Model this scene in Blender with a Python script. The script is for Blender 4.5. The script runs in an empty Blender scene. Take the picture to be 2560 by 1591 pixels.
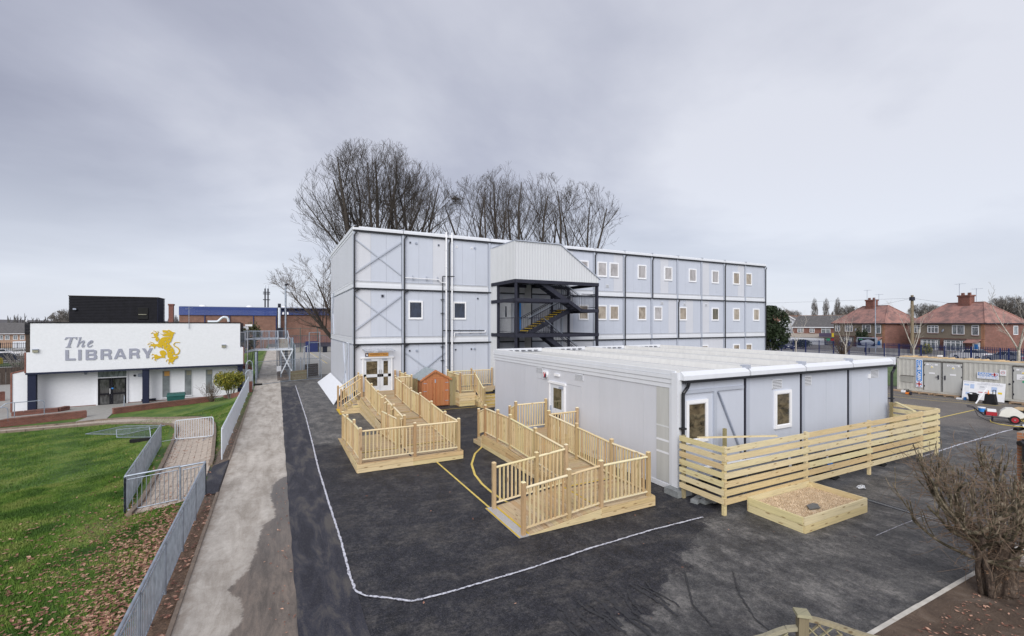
import bpy, math, random
import numpy as np
from mathutils import Vector, Matrix, Quaternion
from mathutils.geometry import tessellate_polygon
random.seed(7); np.random.seed(7)
R = math.radians
SC = bpy.context.scene
COL = SC.collection

# ------------------------------------------------------------------ camera, sky, sun, exposure
YAW = math.atan(590/1147.)
cam = bpy.data.cameras.new('camera'); camo = bpy.data.objects.new('camera', cam); COL.objects.link(camo)
cam.sensor_width = 36; cam.lens = 1147/2560*36; cam.shift_y = 14.5/2560; cam.clip_end = 3000; cam.clip_start = .1
camo.location = (0, 0, 5.0); camo.rotation_euler = (R(90), 0, -YAW)
SC.camera = camo

SUN_EL, SUN_AZ = 33, 216          # azimuth the light comes from, clockwise from +Y
w = bpy.data.worlds.new("World"); SC.world = w; w.use_nodes = True
nt = w.node_tree; nt.nodes.clear()
def N(t, **k):
    n = nt.nodes.new(t)
    for a, b in k.items(): setattr(n, a, b)
    return n
out = N('ShaderNodeOutputWorld'); bg = N('ShaderNodeBackground'); bg.inputs[1].default_value = .1
sky = N('ShaderNodeTexSky', sky_type='NISHITA', sun_disc=False); sky.sun_elevation = R(SUN_EL); sky.sun_rotation = R(SUN_AZ)
tc = N('ShaderNodeTexCoord'); sep = N('ShaderNodeSeparateXYZ'); nt.links.new(tc.outputs['Generated'], sep.inputs[0])
def M(op, a, b=None, clamp=False):
    n = N('ShaderNodeMath', operation=op, use_clamp=clamp)
    for i, v in enumerate((a, b)):
        if v is None: continue
        if isinstance(v, (int, float)): n.inputs[i].default_value = v
        else: nt.links.new(v, n.inputs[i])
    return n.outputs[0]
# cloud layer projected on a flat ceiling: direction / (z + k)
zz = M('ADD', M('MAXIMUM', sep.outputs[2], 0.0), .16)
cx = M('DIVIDE', sep.outputs[0], zz); cy = M('DIVIDE', sep.outputs[1], zz)
cb = N('ShaderNodeCombineXYZ'); nt.links.new(cx, cb.inputs[0]); nt.links.new(cy, cb.inputs[1])
mp = N('ShaderNodeMapping'); mp.inputs['Location'].default_value = (5.0, 12.7, 0); mp.inputs['Rotation'].default_value = (0, 0, R(27)); mp.inputs['Scale'].default_value = (.8, 1.0, 1)
nt.links.new(cb.outputs[0], mp.inputs[0])
n1 = N('ShaderNodeTexNoise'); n1.inputs['Scale'].default_value = .55; n1.inputs['Detail'].default_value = 7; n1.inputs['Roughness'].default_value = .52; n1.inputs['Distortion'].default_value = .25
nt.links.new(mp.outputs[0], n1.inputs[0])
n2 = N('ShaderNodeTexNoise'); n2.inputs['Scale'].default_value = .22; n2.inputs['Detail'].default_value = 2
nt.links.new(mp.outputs[0], n2.inputs[0])
cl = M('ADD', M('MULTIPLY', n1.outputs[0], .6), M('MULTIPLY', n2.outputs[0], .4))
rp = N('ShaderNodeValToRGB'); nt.links.new(cl, rp.inputs[0])
e = rp.color_ramp.elements
e[0].position = .415; e[0].color = (.30, .31, .385, 1)
e[1].position = .60; e[1].color = (.69, .695, .745, 1)
m_ = rp.color_ramp.elements.new(.5); m_.color = (.45, .46, .535, 1)
# brighter towards the horizon
hz = N('ShaderNodeMapRange', interpolation_type='SMOOTHSTEP'); nt.links.new(sep.outputs[2], hz.inputs[0])
hz.inputs[1].default_value = .0; hz.inputs[2].default_value = .36; hz.inputs[3].default_value = .80; hz.inputs[4].default_value = 0
mx = N('ShaderNodeMix', data_type='RGBA'); nt.links.new(hz.outputs[0], mx.inputs[0]); nt.links.new(rp.outputs[0], mx.inputs[6]); mx.inputs[7].default_value = (.72, .75, .82, 1)
sc_ = N('ShaderNodeMix', data_type='RGBA', blend_type='MULTIPLY'); sc_.inputs[0].default_value = 1; nt.links.new(mx.outputs[2], sc_.inputs[6]); sc_.inputs[7].default_value = (5.2, 5.26, 5.38, 1)
fm = N('ShaderNodeMix', data_type='RGBA'); fm.inputs[0].default_value = .94; nt.links.new(sky.outputs[0], fm.inputs[6]); nt.links.new(sc_.outputs[2], fm.inputs[7])
nt.links.new(fm.outputs[2], bg.inputs[0]); nt.links.new(bg.outputs[0], out.inputs[0])

sun = bpy.data.lights.new('sun', 'SUN'); suno = bpy.data.objects.new('sun', sun); COL.objects.link(suno)
sun.energy = 1.5; sun.angle = R(50); sun.color = (1, .985, .965)
az = R(SUN_AZ); el = R(SUN_EL)
dv = Vector((math.sin(az)*math.cos(el), math.cos(az)*math.cos(el), math.sin(el)))
suno.rotation_euler = dv.to_track_quat('Z', 'Y').to_euler()
vs = SC.view_settings; vs.view_transform = 'Standard'; vs.look = 'None'; vs.exposure = 1.08; vs.gamma = 1; vs.use_curve_mapping = False

# ------------------------------------------------------------------ materials
MATS = {}
class NT:
    def __init__(s, name):
        s.m = bpy.data.materials.new(name); s.m.use_nodes = True; s.t = s.m.node_tree
        s.b = s.t.nodes['Principled BSDF']; s.geo = None; MATS[name] = s.m
    def n(s, t, **k):
        x = s.t.nodes.new(t)
        for a, b in k.items(): setattr(x, a, b)
        return x
    def l(s, a, b): s.t.links.new(a, b)
    def pos(s, scale=(1, 1, 1), rand=0, rot=(0, 0, 0)):
        g = s.n('ShaderNodeNewGeometry'); v = g.outputs['Position']
        if rand:
            oi = s.n('ShaderNodeObjectInfo'); mu = s.n('ShaderNodeVectorMath', operation='SCALE'); mu.inputs[0].default_value = (rand, rand*.7, rand*1.3)
            s.l(oi.outputs['Random'], mu.inputs[3]); ad = s.n('ShaderNodeVectorMath', operation='ADD'); s.l(v, ad.inputs[0]); s.l(mu.outputs[0], ad.inputs[1]); v = ad.outputs[0]
        mp = s.n('ShaderNodeMapping'); mp.inputs['Scale'].default_value = scale; mp.inputs['Rotation'].default_value = rot; s.l(v, mp.inputs[0]); return mp.outputs[0]
    def noise(s, v, scale, detail=4, rough=.55, dist=0):
        x = s.n('ShaderNodeTexNoise'); x.inputs['Scale'].default_value = scale; x.inputs['Detail'].default_value = detail; x.inputs['Roughness'].default_value = rough; x.inputs['Distortion'].default_value = dist
        s.l(v, x.inputs[0]); return x.outputs[0]
    def ramp(s, f, *st, interp='LINEAR'):
        x = s.n('ShaderNodeValToRGB'); s.l(f, x.inputs[0]); cr = x.color_ramp; cr.interpolation = interp
        while len(cr.elements) < len(st): cr.elements.new(.5)
        for e, (p, c) in zip(cr.elements, st):
            e.position = p; e.color = (c, c, c, 1) if isinstance(c, (int, float)) else (*c, 1)
        return x.outputs[0]
    def mix(s, f, a, b, blend='MIX'):
        x = s.n('ShaderNodeMix', data_type='RGBA', blend_type=blend)
        for i, v in ((0, f), (6, a), (7, b)):
            if isinstance(v, (int, float)): x.inputs[i].default_value = v
            elif isinstance(v, tuple): x.inputs[i].default_value = (*v, 1)
            else: s.l(v, x.inputs[i])
        return x.outputs[2]
    def ma(s, op, a, b=None, clamp=False):
        x = s.n('ShaderNodeMath', operation=op, use_clamp=clamp)
        for i, v in enumerate((a, b)):
            if v is None: continue
            if isinstance(v, (int, float)): x.inputs[i].default_value = v
            else: s.l(v, x.inputs[i])
        return x.outputs[0]
    def xyz(s, v=None):
        x = s.n('ShaderNodeSeparateXYZ')
        s.l(v if v is not None else s.n('ShaderNodeNewGeometry').outputs['Position'], x.inputs[0]); return x.outputs
    def rnd(s): return s.n('ShaderNodeObjectInfo').outputs['Random']
    def col(s, c):
        if isinstance(c, tuple): s.b.inputs['Base Color'].default_value = (*c, 1)
        else: s.l(c, s.b.inputs['Base Color'])
        return s
    def rough(s, r):
        if isinstance(r, (int, float)): s.b.inputs['Roughness'].default_value = r
        else: s.l(r, s.b.inputs['Roughness'])
        return s
    def bump(s, h, strength=.3, dist=.02):
        x = s.n('ShaderNodeBump'); x.inputs['Strength'].default_value = strength; x.inputs['Distance'].default_value = dist
        s.l(h, x.inputs['Height']); s.l(x.outputs[0], s.b.inputs['Normal']); return s
    def set(s, **k):
        for a, b in k.items(): s.b.inputs[a.replace('_', ' ')].default_value = b
        return s

def simple(name, c, r=.6, var=.12, scale=6, metal=0, bump=0, rv=0.):
    s = NT(name); v = s.pos(rand=20 if rv else 0); f = s.noise(v, scale, 5)
    a = tuple(x*(1-var) for x in c); b = tuple(min(.95, x*(1+var)) for x in c)
    col = s.ramp(f, (.3, a), (.7, b))
    if rv:
        k = s.ramp(s.rnd(), (0, 1-rv), (1, 1+0*rv)); col = s.mix(1, col, k, 'MULTIPLY')
    s.col(col).rough(r); s.b.inputs['Metallic'].default_value = metal
    if bump: s.bump(s.noise(v, scale*6, 4), bump, .01)
    return s.m

# light cladding panels: faint rain streaks, panel-to-panel tint, slight sheen
def panel_mat(name, c, streak=.035):
    s = NT(name); v = s.pos((1, 1, .12)); f = s.noise(v, 5, 4); g = s.noise(s.pos(), .8, 4)
    col = s.ramp(f, (.3, tuple(x*(1-streak) for x in c)), (.7, c))
    col = s.mix(1, col, s.ramp(g, (.3, (.965, .965, .96)), (.7, (1, 1, 1))), 'MULTIPLY')
    col = s.mix(1, col, s.ramp(s.rnd(), (0, .97), (1, 1.0)), 'MULTIPLY')
    s.col(col).rough(.42); s.bump(s.noise(s.pos(), 1.6, 2), .06, .02); return s.m
panel_mat('panel_grey', (.53, .56, .635)); panel_mat('panel_warm', (.60, .61, .655)); panel_mat('frame_grey', (.43, .46, .53)); panel_mat('fascia_white', (.70, .715, .755), .05)
panel_mat('rib_cladding', (.55, .56, .58)); panel_mat('roof_cream', (.68, .67, .645), .10); panel_mat('panel_beige', (.52, .52, .50), .12)
simple('pvc_white', (.80, .80, .82), .35, .03); simple('pvc_black', (.012, .013, .017), .35, .2); simple('steel_dark', (.028, .029, .042), .45, .2, 4)
simple('white_paint', (.72, .73, .76), .5, .03); simple('navy_trim', (.017, .021, .045), .5, .15); simple('black_board', (.010, .010, .014), .55, .3, 3)
simple('galvanised', (.33, .37, .43), .42, .22, 5, .55, .1); simple('galv_white', (.62, .66, .72), .45, .08, 4, .1)
simple('aluminium', (.5, .51, .53), .3, .1, 20, .9); simple('black_rubber', (.015, .015, .015), .7, .2); simple('black_plastic', (.02, .02, .023), .4, .2)
simple('yellow_paint', (.62, .47, .12), .7, .22, 9); simple('yellow_nosing', (.62, .42, .03), .5, .12); simple('orange_sign', (.62, .31, .07), .5, .05)
simple('emblem_gold', (.58, .38, .004), .5, .04); simple('letter_grey', (.30, .31, .38), .5, .04); simple('letter_dark', (.06, .06, .09), .5, .05); simple('letter_brown', (.30, .10, .04), .5, .05)
simple('print_blue', (.03, .22, .62), .5, .05); simple('print_red', (.5, .02, .03), .5, .05); simple('print_pale', (.42, .52, .72), .5, .05); simple('print_yellow', (.75, .55, .03), .5, .05); simple('print_green', (.05, .35, .18), .5, .05)
simple('grit_green', (.012, .085, .075), .45, .1); simple('shed_roof', (.27, .31, .33), .85, .12, 8); simple('red_plastic', (.35, .02, .03), .35, .1); simple('orange_plastic', (.75, .2, .02), .4, .1)
simple('fence_navy', (.012, .022, .10), .45, .2); simple('fence_dark', (.015, .018, .03), .5, .2); simple('mesh_green', (.03, .08, .075), .6, .2); simple('tank_white', (.72, .70, .64), .35, .05)
simple('render_dash', (.20, .165, .125), .9, .18, 14); simple('render_white', (.60, .62, .66), .8, .06); simple('roof_slate', (.10, .095, .095), .85, .25, 3, 0, .2)
simple('lean_roof', (.33, .29, .25), .85, .15, 5); simple('car_silver', (.30, .32, .36), .3, .05, 3, .5); simple('car_dark', (.03, .04, .07), .25, .1, 3, .3); simple('car_white', (.7, .7, .72), .3, .04); simple('car_glass', (.02, .025, .03), .08, .1)
simple('container_paint', (.47, .46, .42), .55, .07, 3); simple('plywood', (.50, .36, .20), .8, .2, 3); simple('pallet_wood', (.36, .25, .16), .85, .2, 4); simple('hose_yellow', (.72, .55, .12), .5, .08)
simple('concrete_block', (.20, .21, .215), .9, .2, 10, 0, .3); simple('kerb_stone', (.50, .47, .42), .85, .15, 5, 0, .2); simple('kerb_brown', (.20, .155, .12), .9, .25, 5, 0, .2); simple('chequer_plate', (.52, .52, .54), .4, .15, 40, .4, .3)
simple('bark_dark', (.055, .045, .037), .95, .3, 4, 0, .3); simple('bark_grey_haze', (.17, .155, .14), .95, .3, 3); simple('birch_bark', (.42, .38, .33), .8, .35, 5); simple('damp_dark', (.022, .022, .026), .5, .3, 9); simple('twig_brown', (.105, .075, .055), .9, .3, 3)  # the grey bark is paled to put distance haze on the skyline trees
simple('stone_grey', (.30, .29, .27), .85, .15, 5); simple('wet_slate', (.12, .12, .12), .6, .2, 8); simple('hall_blue', (.02, .045, .20), .5, .1, 1); simple('light_body', (.28, .27, .20), .5, .1)
simple('glass_frost', (.20, .22, .23), .15, .25, 2); simple('far_wood', (.085, .08, .085), 1, .3, .5); simple('sign_grey', (.30, .33, .40), .6, .1); simple('sign_purple', (.09, .07, .12), .5, .1)
simple('plastic_bag', (.6, .62, .66), .4, .2, 30); simple('beige_tape', (.62, .63, .64), .4, .05); simple('creosote_wood', (.055, .04, .032), .9, .3, 6, 0, .2); simple('soil_mat', (.085, .058, .042), 1, .4, 9, 0, .6)

for k_ in ('black_board', 'navy_trim', 'fence_dark', 'black_rubber', 'steel_dark', 'black_plastic'): MATS[k_].node_tree.nodes['Principled BSDF'].inputs['Specular IOR Level'].default_value = .18; MATS[k_].node_tree.nodes['Principled BSDF'].inputs['Roughness'].default_value = .7
def wood(name, ax, c=(.63, .50, .30), dark=.60, rv=.24):
    s = NT(name); sc = {'x': (.35, 9, 9), 'y': (9, .35, 9), 'z': (9, 9, .35)}[ax]
    v = s.pos(sc, 37); f = s.noise(v, 3.2, 6, .6, 1.4)
    kn = s.n('ShaderNodeTexVoronoi'); kn.inputs['Scale'].default_value = 1.0
    sc2 = {'x': (2.2, 9, 9), 'y': (9, 2.2, 9), 'z': (9, 9, 2.2)}[ax]
    s.l(s.pos(sc2, 53), kn.inputs[0])
    col = s.ramp(f, (.25, tuple(x*dark for x in c)), (.5, c), (.78, tuple(min(.9, x*1.14) for x in c)))
    tint = s.ramp(s.rnd(), (0, (.80, .66, .52)), (.2, (.97, .92, .84)), (.5, (1, 1, 1)), (.8, (.96, .99, .84)), (1, (.88, .78, .66)))
    col = s.mix(1, col, tint, 'MULTIPLY')
    col = s.mix(s.ramp(kn.outputs[0], (.09, .9), (.20, 0)), col, tuple(x*k for x, k in zip(c, (.40, .30, .2))))
    s.col(col).rough(.75); s.bump(f, .25, .004); return s.m
for a in 'xyz': wood('wood_'+a, a)
wood('deck_x', 'x', (.50, .385, .25)); wood('deck_y', 'y', (.50, .385, .25))
for a in 'xyz': wood('rail_'+a, a, (.74, .64, .44), .82)
wood('post_wood', 'z', (.46, .325, .19)); wood('shed_orange', 'z', (.47, .185, .08), .72); wood('fence_green', 'z', (.30, .25, .145), .7)
wood('slat_wood', 'x', (.66, .56, .35), .72); wood('slat_wood_y', 'y', (.66, .56, .35), .72); wood('old_rail', 'x', (.30, .27, .19), .7); wood('old_post', 'z', (.22, .19, .135), .6)

def glass(name, c1, c2, r=.04, sc=(2.5, 2.5, .9), lit=0):
    s = NT(name); f = s.noise(s.pos(sc, 11), 1.6, 5, .6, .8)
    col = s.ramp(f, (.35, c1), (.62, c2)); s.col(col).rough(r)
    s.set(IOR=1.5, Coat_Weight=.6, Coat_Roughness=.02)
    if lit: s.l(col, s.b.inputs['Emission Color']); s.b.inputs['Emission Strength'].default_value = lit
    return s.m
glass('glass_dark', (.004, .006, .014), (.02, .03, .06)); glass('glass_tan', (.16, .125, .09), (.33, .28, .22), sc=(1.2, 1.2, .5), lit=.10); glass('glass_pale', (.24, .225, .22), (.40, .38, .38), sc=(1.2, 1.2, .5), lit=.06)
glass('glass_brown_reflect', (.022, .02, .015), (.15, .12, .075), sc=(1.6,1.6,3.)); glass('glass_olive', (.05, .05, .025), (.13, .11, .07)); glass('glass_house', (.08, .09, .10), (.25, .28, .30)); glass('glass_door', (.02, .02, .02), (.10, .10, .10))  # brown mottling in the first pane colour is a painted reflection
s = NT('clear_sheet'); s.col((.75, .78, .85)).rough(.1).set(Alpha=.35)

def brick(name, c1, c2, mo, scale=1):
    s = NT(name); p = s.xyz(); cb = s.n('ShaderNodeCombineXYZ'); s.l(s.ma('ADD', p[0], p[1]), cb.inputs[0]); s.l(p[2], cb.inputs[1])
    b = s.n('ShaderNodeTexBrick'); s.l(cb.outputs[0], b.inputs[0]); b.inputs['Scale'].default_value = 1/scale
    b.inputs['Brick Width'].default_value = .225; b.inputs['Row Height'].default_value = .075; b.inputs['Mortar Size'].default_value = .008
    b.inputs['Color1'].default_value = (*c1, 1); b.inputs['Color2'].default_value = (*c2, 1); b.inputs['Mortar'].default_value = (*mo, 1)
    f = s.noise(s.pos(), 1.2, 5); s.col(s.mix(1, b.outputs[0], s.ramp(f, (.3, (.75, .75, .75)), (.7, (1.1, 1.1, 1.1))), 'MULTIPLY')).rough(.9); s.bump(b.outputs[1], -.3, .01); return s.m
brick('brick_red', (.17, .055, .04), (.24, .08, .055), (.20, .15, .13)); brick('brick_house', (.18, .07, .05), (.25, .10, .075), (.2, .16, .14))
brick('brick_hall', (.20, .09, .06), (.25, .12, .085), (.2, .16, .14)); brick('brick_pier', (.33, .13, .06), (.42, .18, .09), (.3, .25, .2)); brick('brick_low', (.33, .20, .14), (.42, .26, .18), (.3, .25, .2))

def tiles(name, c, d):
    s = NT(name); f = s.noise(s.pos(), .7, 6, .65, .6); g = s.noise(s.pos(), 5, 3)
    w_ = s.n('ShaderNodeTexWave', wave_type='BANDS', bands_direction='Z'); w_.inputs['Scale'].default_value = 1.6; s.l(s.pos(), w_.inputs[0])
    col = s.mix(s.ramp(f, (.42, 0), (.62, .85)), c, d); col = s.mix(1, col, s.ramp(g, (.3, .85), (.7, 1.1)), 'MULTIPLY'); col = s.mix(1, col, s.ramp(w_.outputs[0], (0, .82), (.3, 1)), 'MULTIPLY')
    s.col(col).rough(.9); return s.m
tiles('tiles_red', (.36, .19, .16), (.15, .10, .095)); tiles('tiles_brown', (.22, .11, .07), (.12, .07, .05))

# tarmac of the yard: new black tarmac, old grey tarmac, scuffs, damp, dust
s = NT('yard_tarmac'); X, Y, Z = s.xyz(); v = s.pos()
big = s.noise(v, .28, 5, .6, .5); mid = s.noise(s.pos((1.25, .8, 1), rot=(0, 0, R(22))), 1.3, 9, .78, .15); fine = s.noise(v, 30, 6, .85); dust = s.noise(s.pos((.6, 1.3, 1), rot=(0, 0, R(40))), .8, 11, .82, .2); mott = s.noise(v, 9, 8, .85)
newc = s.ramp(mid, (.40, (.0085, .009, .0135)), (.50, (.0185, .019, .026)), (.61, (.050, .048, .050)))
newc = s.mix(s.ramp(dust, (.50, 0), (.62, .6)), newc, (.088, .080, .073))
newc = s.mix(1, newc, s.ramp(mott, (.41, (.50, .50, .52)), (.5, (1, 1, 1)), (.59, (1.75, 1.7, 1.62))), 'MULTIPLY')
oldc = s.ramp(mid, (.38, (.048, .048, .050)), (.50, (.105, .101, .098)), (.62, (.20, .19, .178)))
oldc = s.mix(1, oldc, s.ramp(mott, (.41, (.70, .70, .70)), (.5, (1, 1, 1)), (.59, (1.35, 1.32, 1.3))), 'MULTIPLY')
nb = s.ma('MULTIPLY', s.ma('SUBTRACT', big, .5), 9.0)
yold = s.ramp(s.ma('DIVIDE', s.ma('SUBTRACT', s.ma('ADD', Y, nb), 19.5), 3.0, True), (.35, 0), (.65, 1))
near_x = s.ramp(s.ma('DIVIDE', X, 8.0, True), (.80, 1), (.95, 0))
far_x = s.ramp(s.ma('DIVIDE', s.ma('SUBTRACT', s.ma('ADD', X, nb), 27.0), 6.0, True), (.2, 0), (.8, 1))
m2 = s.ma('MAXIMUM', s.ma('MULTIPLY', yold, near_x), far_x)
edg = s.ma('MULTIPLY', s.ma('SUBTRACT', s.noise(v, 1.1, 9, .72), .5), 3.0)
m3 = s.ramp(s.ma('ADD', s.ma('MULTIPLY', s.ma('SUBTRACT', s.ma('ADD', s.ma('MULTIPLY', X, .48), edg), s.ma('MULTIPLY', s.ma('SUBTRACT', Y, 3.3), 1.0)), 1.5), .5, True), (.42, 0), (.58, 1))
# wandering damp runs and tyre-dark bands on the dusty apron
wv = s.noise(s.pos((1.0, 1.0, 1)), 1.3, 9, .75, .5); m3 = s.ma('MULTIPLY', s.ma('MULTIPLY', m3, .88), s.ramp(wv, (.36, .35), (.56, 1)))
col = s.mix(s.ma('MAXIMUM', m2, m3), newc, oldc)
col = s.mix(s.ma('MULTIPLY', far_x, .6), col, (.17, .145, .125))
sp = s.ramp(fine, (.54, 0), (.62, .5)); col = s.mix(sp, col, (.16, .155, .15)); col = s.mix(s.ramp(fine, (.38, .6), (.46, 0)), col, (.008, .008, .01))
s.col(col).rough(s.ramp(mid, (.3, .55), (.7, .85))); s.bump(fine, .6, .015); s.b.inputs['Specular IOR Level'].default_value = .35
s = NT('tarmac_strip'); v = s.pos(); mid = s.noise(s.pos((2, .5, 1)), 1.3, 6, .65, .6); fine = s.noise(v, 55, 4, .75)
col = s.ramp(mid, (.40, (.010, .010, .018)), (.50, (.024, .024, .035)), (.62, (.075, .067, .062))); col = s.mix(s.ramp(fine, (.54, 0), (.64, .45)), col, (.15, .14, .13))
s.col(col).rough(.72); s.bump(fine, .5, .012)
s = NT('concrete_path'); v = s.pos(); f = s.noise(s.pos((2, .5, 1)), 1.0, 8, .72, .4); fine = s.noise(v, 38, 4, .85); X, Y, Z = s.xyz(); st = s.noise(v, 2.5, 7, .75, 1)
col = s.ramp(f, (.38, (.32, .285, .245)), (.50, (.425, .385, .34)), (.62, (.52, .48, .43))); col = s.mix(1, col, s.ramp(st, (.35, (.84, .82, .80)), (.6, (1.03, 1.03, 1.03))), 'MULTIPLY'); col = s.mix(s.ramp(fine, (.56, 0), (.72, .4)), col, (.60, .58, .55)); col = s.mix(s.ramp(fine, (.28, .5), (.44, 0)), col, (.16, .145, .13))
edge = s.ramp(s.ma('ADD', s.ma('MULTIPLY', s.ma('ADD', X, 1.52), 1.6), s.ma('MULTIPLY', st, .8)), (.30, .75), (.75, 0)); col = s.mix(edge, col, (.20, .155, .12))
fc = s.n('ShaderNodeFloatCurve'); s.l(s.ma('DIVIDE', s.ma('SUBTRACT', Y, 6.0), 12.0, True), fc.inputs['Value'])
cp = fc.mapping.curves[0].points
ed = [(6.0, -.78), (7.4, -.80), (8.66, -.67), (8.95, -.50), (9.58, -.56), (10.07, -.81), (10.72, -.51), (11.46, -.41), (12.94, -.30), (13.3, -.02), (13.9, -.03), (15.02, -.15), (16.0, -.10), (16.6, .12), (16.9, .5), (18, .6)]
cp[0].location = ((ed[0][0]-6)/12, ed[0][1]*.5+.5); cp[1].location = (1, ed[-1][1]*.5+.5)
for yy, xx in ed[1:-1]: cp.new((yy-6)/12, xx*.5+.5)
for p_ in cp: p_.handle_type = 'VECTOR'
fc.mapping.update()
ex = s.ma('MULTIPLY', s.ma('SUBTRACT', fc.outputs[0], .5), 2.0)
wm = s.ma('SUBTRACT', s.ma('ADD', X, s.ma('MULTIPLY', s.ma('SUBTRACT', s.noise(v, 6, 8, .78), .5), .34)), ex)
wet = s.ramp(s.ma('ADD', s.ma('MULTIPLY', wm, 4.0), .5, True), (.40, 0), (.62, 1))
track = s.noise(s.pos((2.6, .5, 1), rot=(0, 0, R(-18))), 1.4, 9, .8, .3)
mud = s.ramp(track, (.40, (.070, .054, .044)), (.5, (.135, .107, .087)), (.60, (.215, .165, .13))); mud = s.mix(s.ramp(s.ma('DIVIDE', s.ma('SUBTRACT', Y, 10.0), 5.0, True), (0, 0), (1, .7)), mud, (.115, .112, .112))
mud = s.mix(s.ramp(fine, (.56, 0), (.7, .4)), mud, (.30, .27, .24)); mud = s.mix(s.ramp(fine, (.3, .5), (.44, 0)), mud, (.04, .033, .03))
col = s.mix(wet, col, mud); dp = s.ramp(s.ma('ADD', s.ma('MULTIPLY', wm, 2.4), .9, True), (.1, 0), (.7, .22)); col = s.mix(dp, col, (.17, .15, .13))
s.col(col).rough(s.ramp(wet, (0, .9), (1, .62))); s.bump(fine, .4, .012)
s = NT('wet_mud'); v = s.pos(); f = s.noise(s.pos((2.2, .6, 1), rot=(0, 0, R(-18))), 1.5, 7, .7, .8); fine = s.noise(v, 50, 3, .8); X, Y, Z = s.xyz()
col = s.ramp(f, (.30, (.075, .062, .055)), (.5, (.15, .125, .108)), (.70, (.23, .18, .145))); col = s.mix(s.ramp(s.ma('DIVIDE', s.ma('SUBTRACT', Y, 10.0), 5.0, True), (0, 0), (1, .7)), col, (.125, .125, .13))
col = s.mix(s.ramp(fine, (.6, 0), (.78, .4)), col, (.26, .24, .21)); s.col(col).rough(.6); s.bump(fine, .4, .012)
s = NT('seam_white'); f = s.noise(s.pos(), 22, 6, .75); s.col(s.ramp(f, (.40, (.10, .10, .12)), (.45, (.42, .42, .48)), (.56, (.62, .62, .67)))).rough(.8)
s = NT('grass_ground'); v = s.pos(); f = s.noise(s.pos((1, .6, 1), rot=(0, 0, R(30))), .55, 6, .62, .5); g = s.noise(v, 14, 5, .7); X, Y, Z = s.xyz()
col = s.ramp(f, (.38, (.030, .074, .006)), (.5, (.072, .145, .014)), (.62, (.145, .195, .034))); col = s.mix(s.ramp(g, (.3, .6), (.55, 0)), col, (.025, .05, .009)); col = s.mix(s.ramp(g, (.6, 0), (.8, .5)), col, (.11, .15, .045))
# bare soil beside the railing and at the gate
bare = s.ramp(s.ma('ADD', s.ma('MULTIPLY', s.ma('ADD', X, 2.35), 2.2), s.ma('MULTIPLY', s.ma('SUBTRACT', s.noise(v, 2.4, 5, .7), .5), 2.2)), (.25, 0), (.7, 1)); bare = s.ma('MULTIPLY', bare, s.ramp(s.ma('DIVIDE', Y, 40.0, True), (.62, 1), (.8, .25)))
soil = s.ramp(s.noise(v, 18, 7, .8), (.34, (.07, .048, .036)), (.5, (.14, .105, .08)), (.66, (.27, .21, .17))); col = s.mix(bare, col, soil)
d2 = s.ma('ADD', s.ma('POWER', s.ma('MULTIPLY', s.ma('ADD', X, 3.85), 1.3), 2), s.ma('POWER', s.ma('MULTIPLY', s.ma('SUBTRACT', Y, 15.3), .8), 2)); col = s.mix(s.ramp(s.ma('ADD', d2, s.noise(v, 3, 4)), (.5, .9), (1.0, 0)), col, soil)
lit = s.ma('MULTIPLY', s.ramp(s.ma('ADD', s.ma('MULTIPLY', s.ma('ADD', X, 3.6), .55), s.ma('MULTIPLY', s.ma('SUBTRACT', s.noise(v, 1.5, 8, .75), .5), 2.6)), (.3, 0), (.75, .8)), s.ramp(s.ma('DIVIDE', s.ma('SUBTRACT', 16.2, Y), 3.0, True), (0, 0), (.6, 1)))
col = s.mix(lit, col, s.ramp(s.noise(v, 30, 6, .8), (.36, (.05, .03, .018)), (.5, (.13, .075, .045)), (.64, (.26, .16, .10))))
s.col(col).rough(.95); s.bump(g, .8, .05)
s = NT('grass_blade'); s.col(s.ramp(s.noise(s.pos(), .9, 5), (.40, (.042, .100, .007)), (.5, (.095, .180, .016)), (.60, (.19, .235, .050)))).rough(.8)
s = NT('grass_far'); s.col(s.ramp(s.noise(s.pos(), .3, 5), (.3, (.05, .09, .025)), (.7, (.10, .14, .05)))).rough(.95)
s = NT('soil_bed'); v = s.pos(); f = s.noise(v, 1.3, 6, .7, .5); g = s.noise(v, 26, 5, .75)
col = s.ramp(f, (.32, (.065, .042, .030)), (.52, (.135, .092, .065)), (.70, (.23, .175, .135))); col = s.mix(s.ramp(g, (.55, 0), (.75, .6)), col, (.17, .13, .10)); col = s.mix(s.ramp(g, (.25, .7), (.42, 0)), col, (.02, .013, .01)); s.col(col).rough(1); s.bump(g, .9, .05)
s = NT('paver_tan'); v = s.pos(); col = s.ramp(s.noise(v, 8, 4), (.3, (.38, .315, .26)), (.7, (.50, .425, .355))); col = s.mix(1, col, s.ramp(s.rnd(), (0, .82), (1, 1.08)), 'MULTIPLY'); s.col(col).rough(.9); s.bump(s.noise(v, 60, 2), .2, .005)
s = NT('paver_sheet'); v = s.pos(); p = s.xyz(); cb = s.n('ShaderNodeCombineXYZ'); s.l(p[0], cb.inputs[1]); s.l(p[1], cb.inputs[0]); b = s.n('ShaderNodeTexBrick'); s.l(cb.outputs[0], b.inputs[0]); b.inputs['Scale'].default_value = 1; b.inputs['Brick Width'].default_value = .2; b.inputs['Row Height'].default_value = .1; b.inputs['Mortar Size'].default_value = .006
b.inputs['Color1'].default_value = (.40, .335, .275, 1); b.inputs['Color2'].default_value = (.47, .40, .33, 1); b.inputs['Mortar'].default_value = (.09, .07, .06, 1); s.col(b.outputs[0]).rough(.9)
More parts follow.
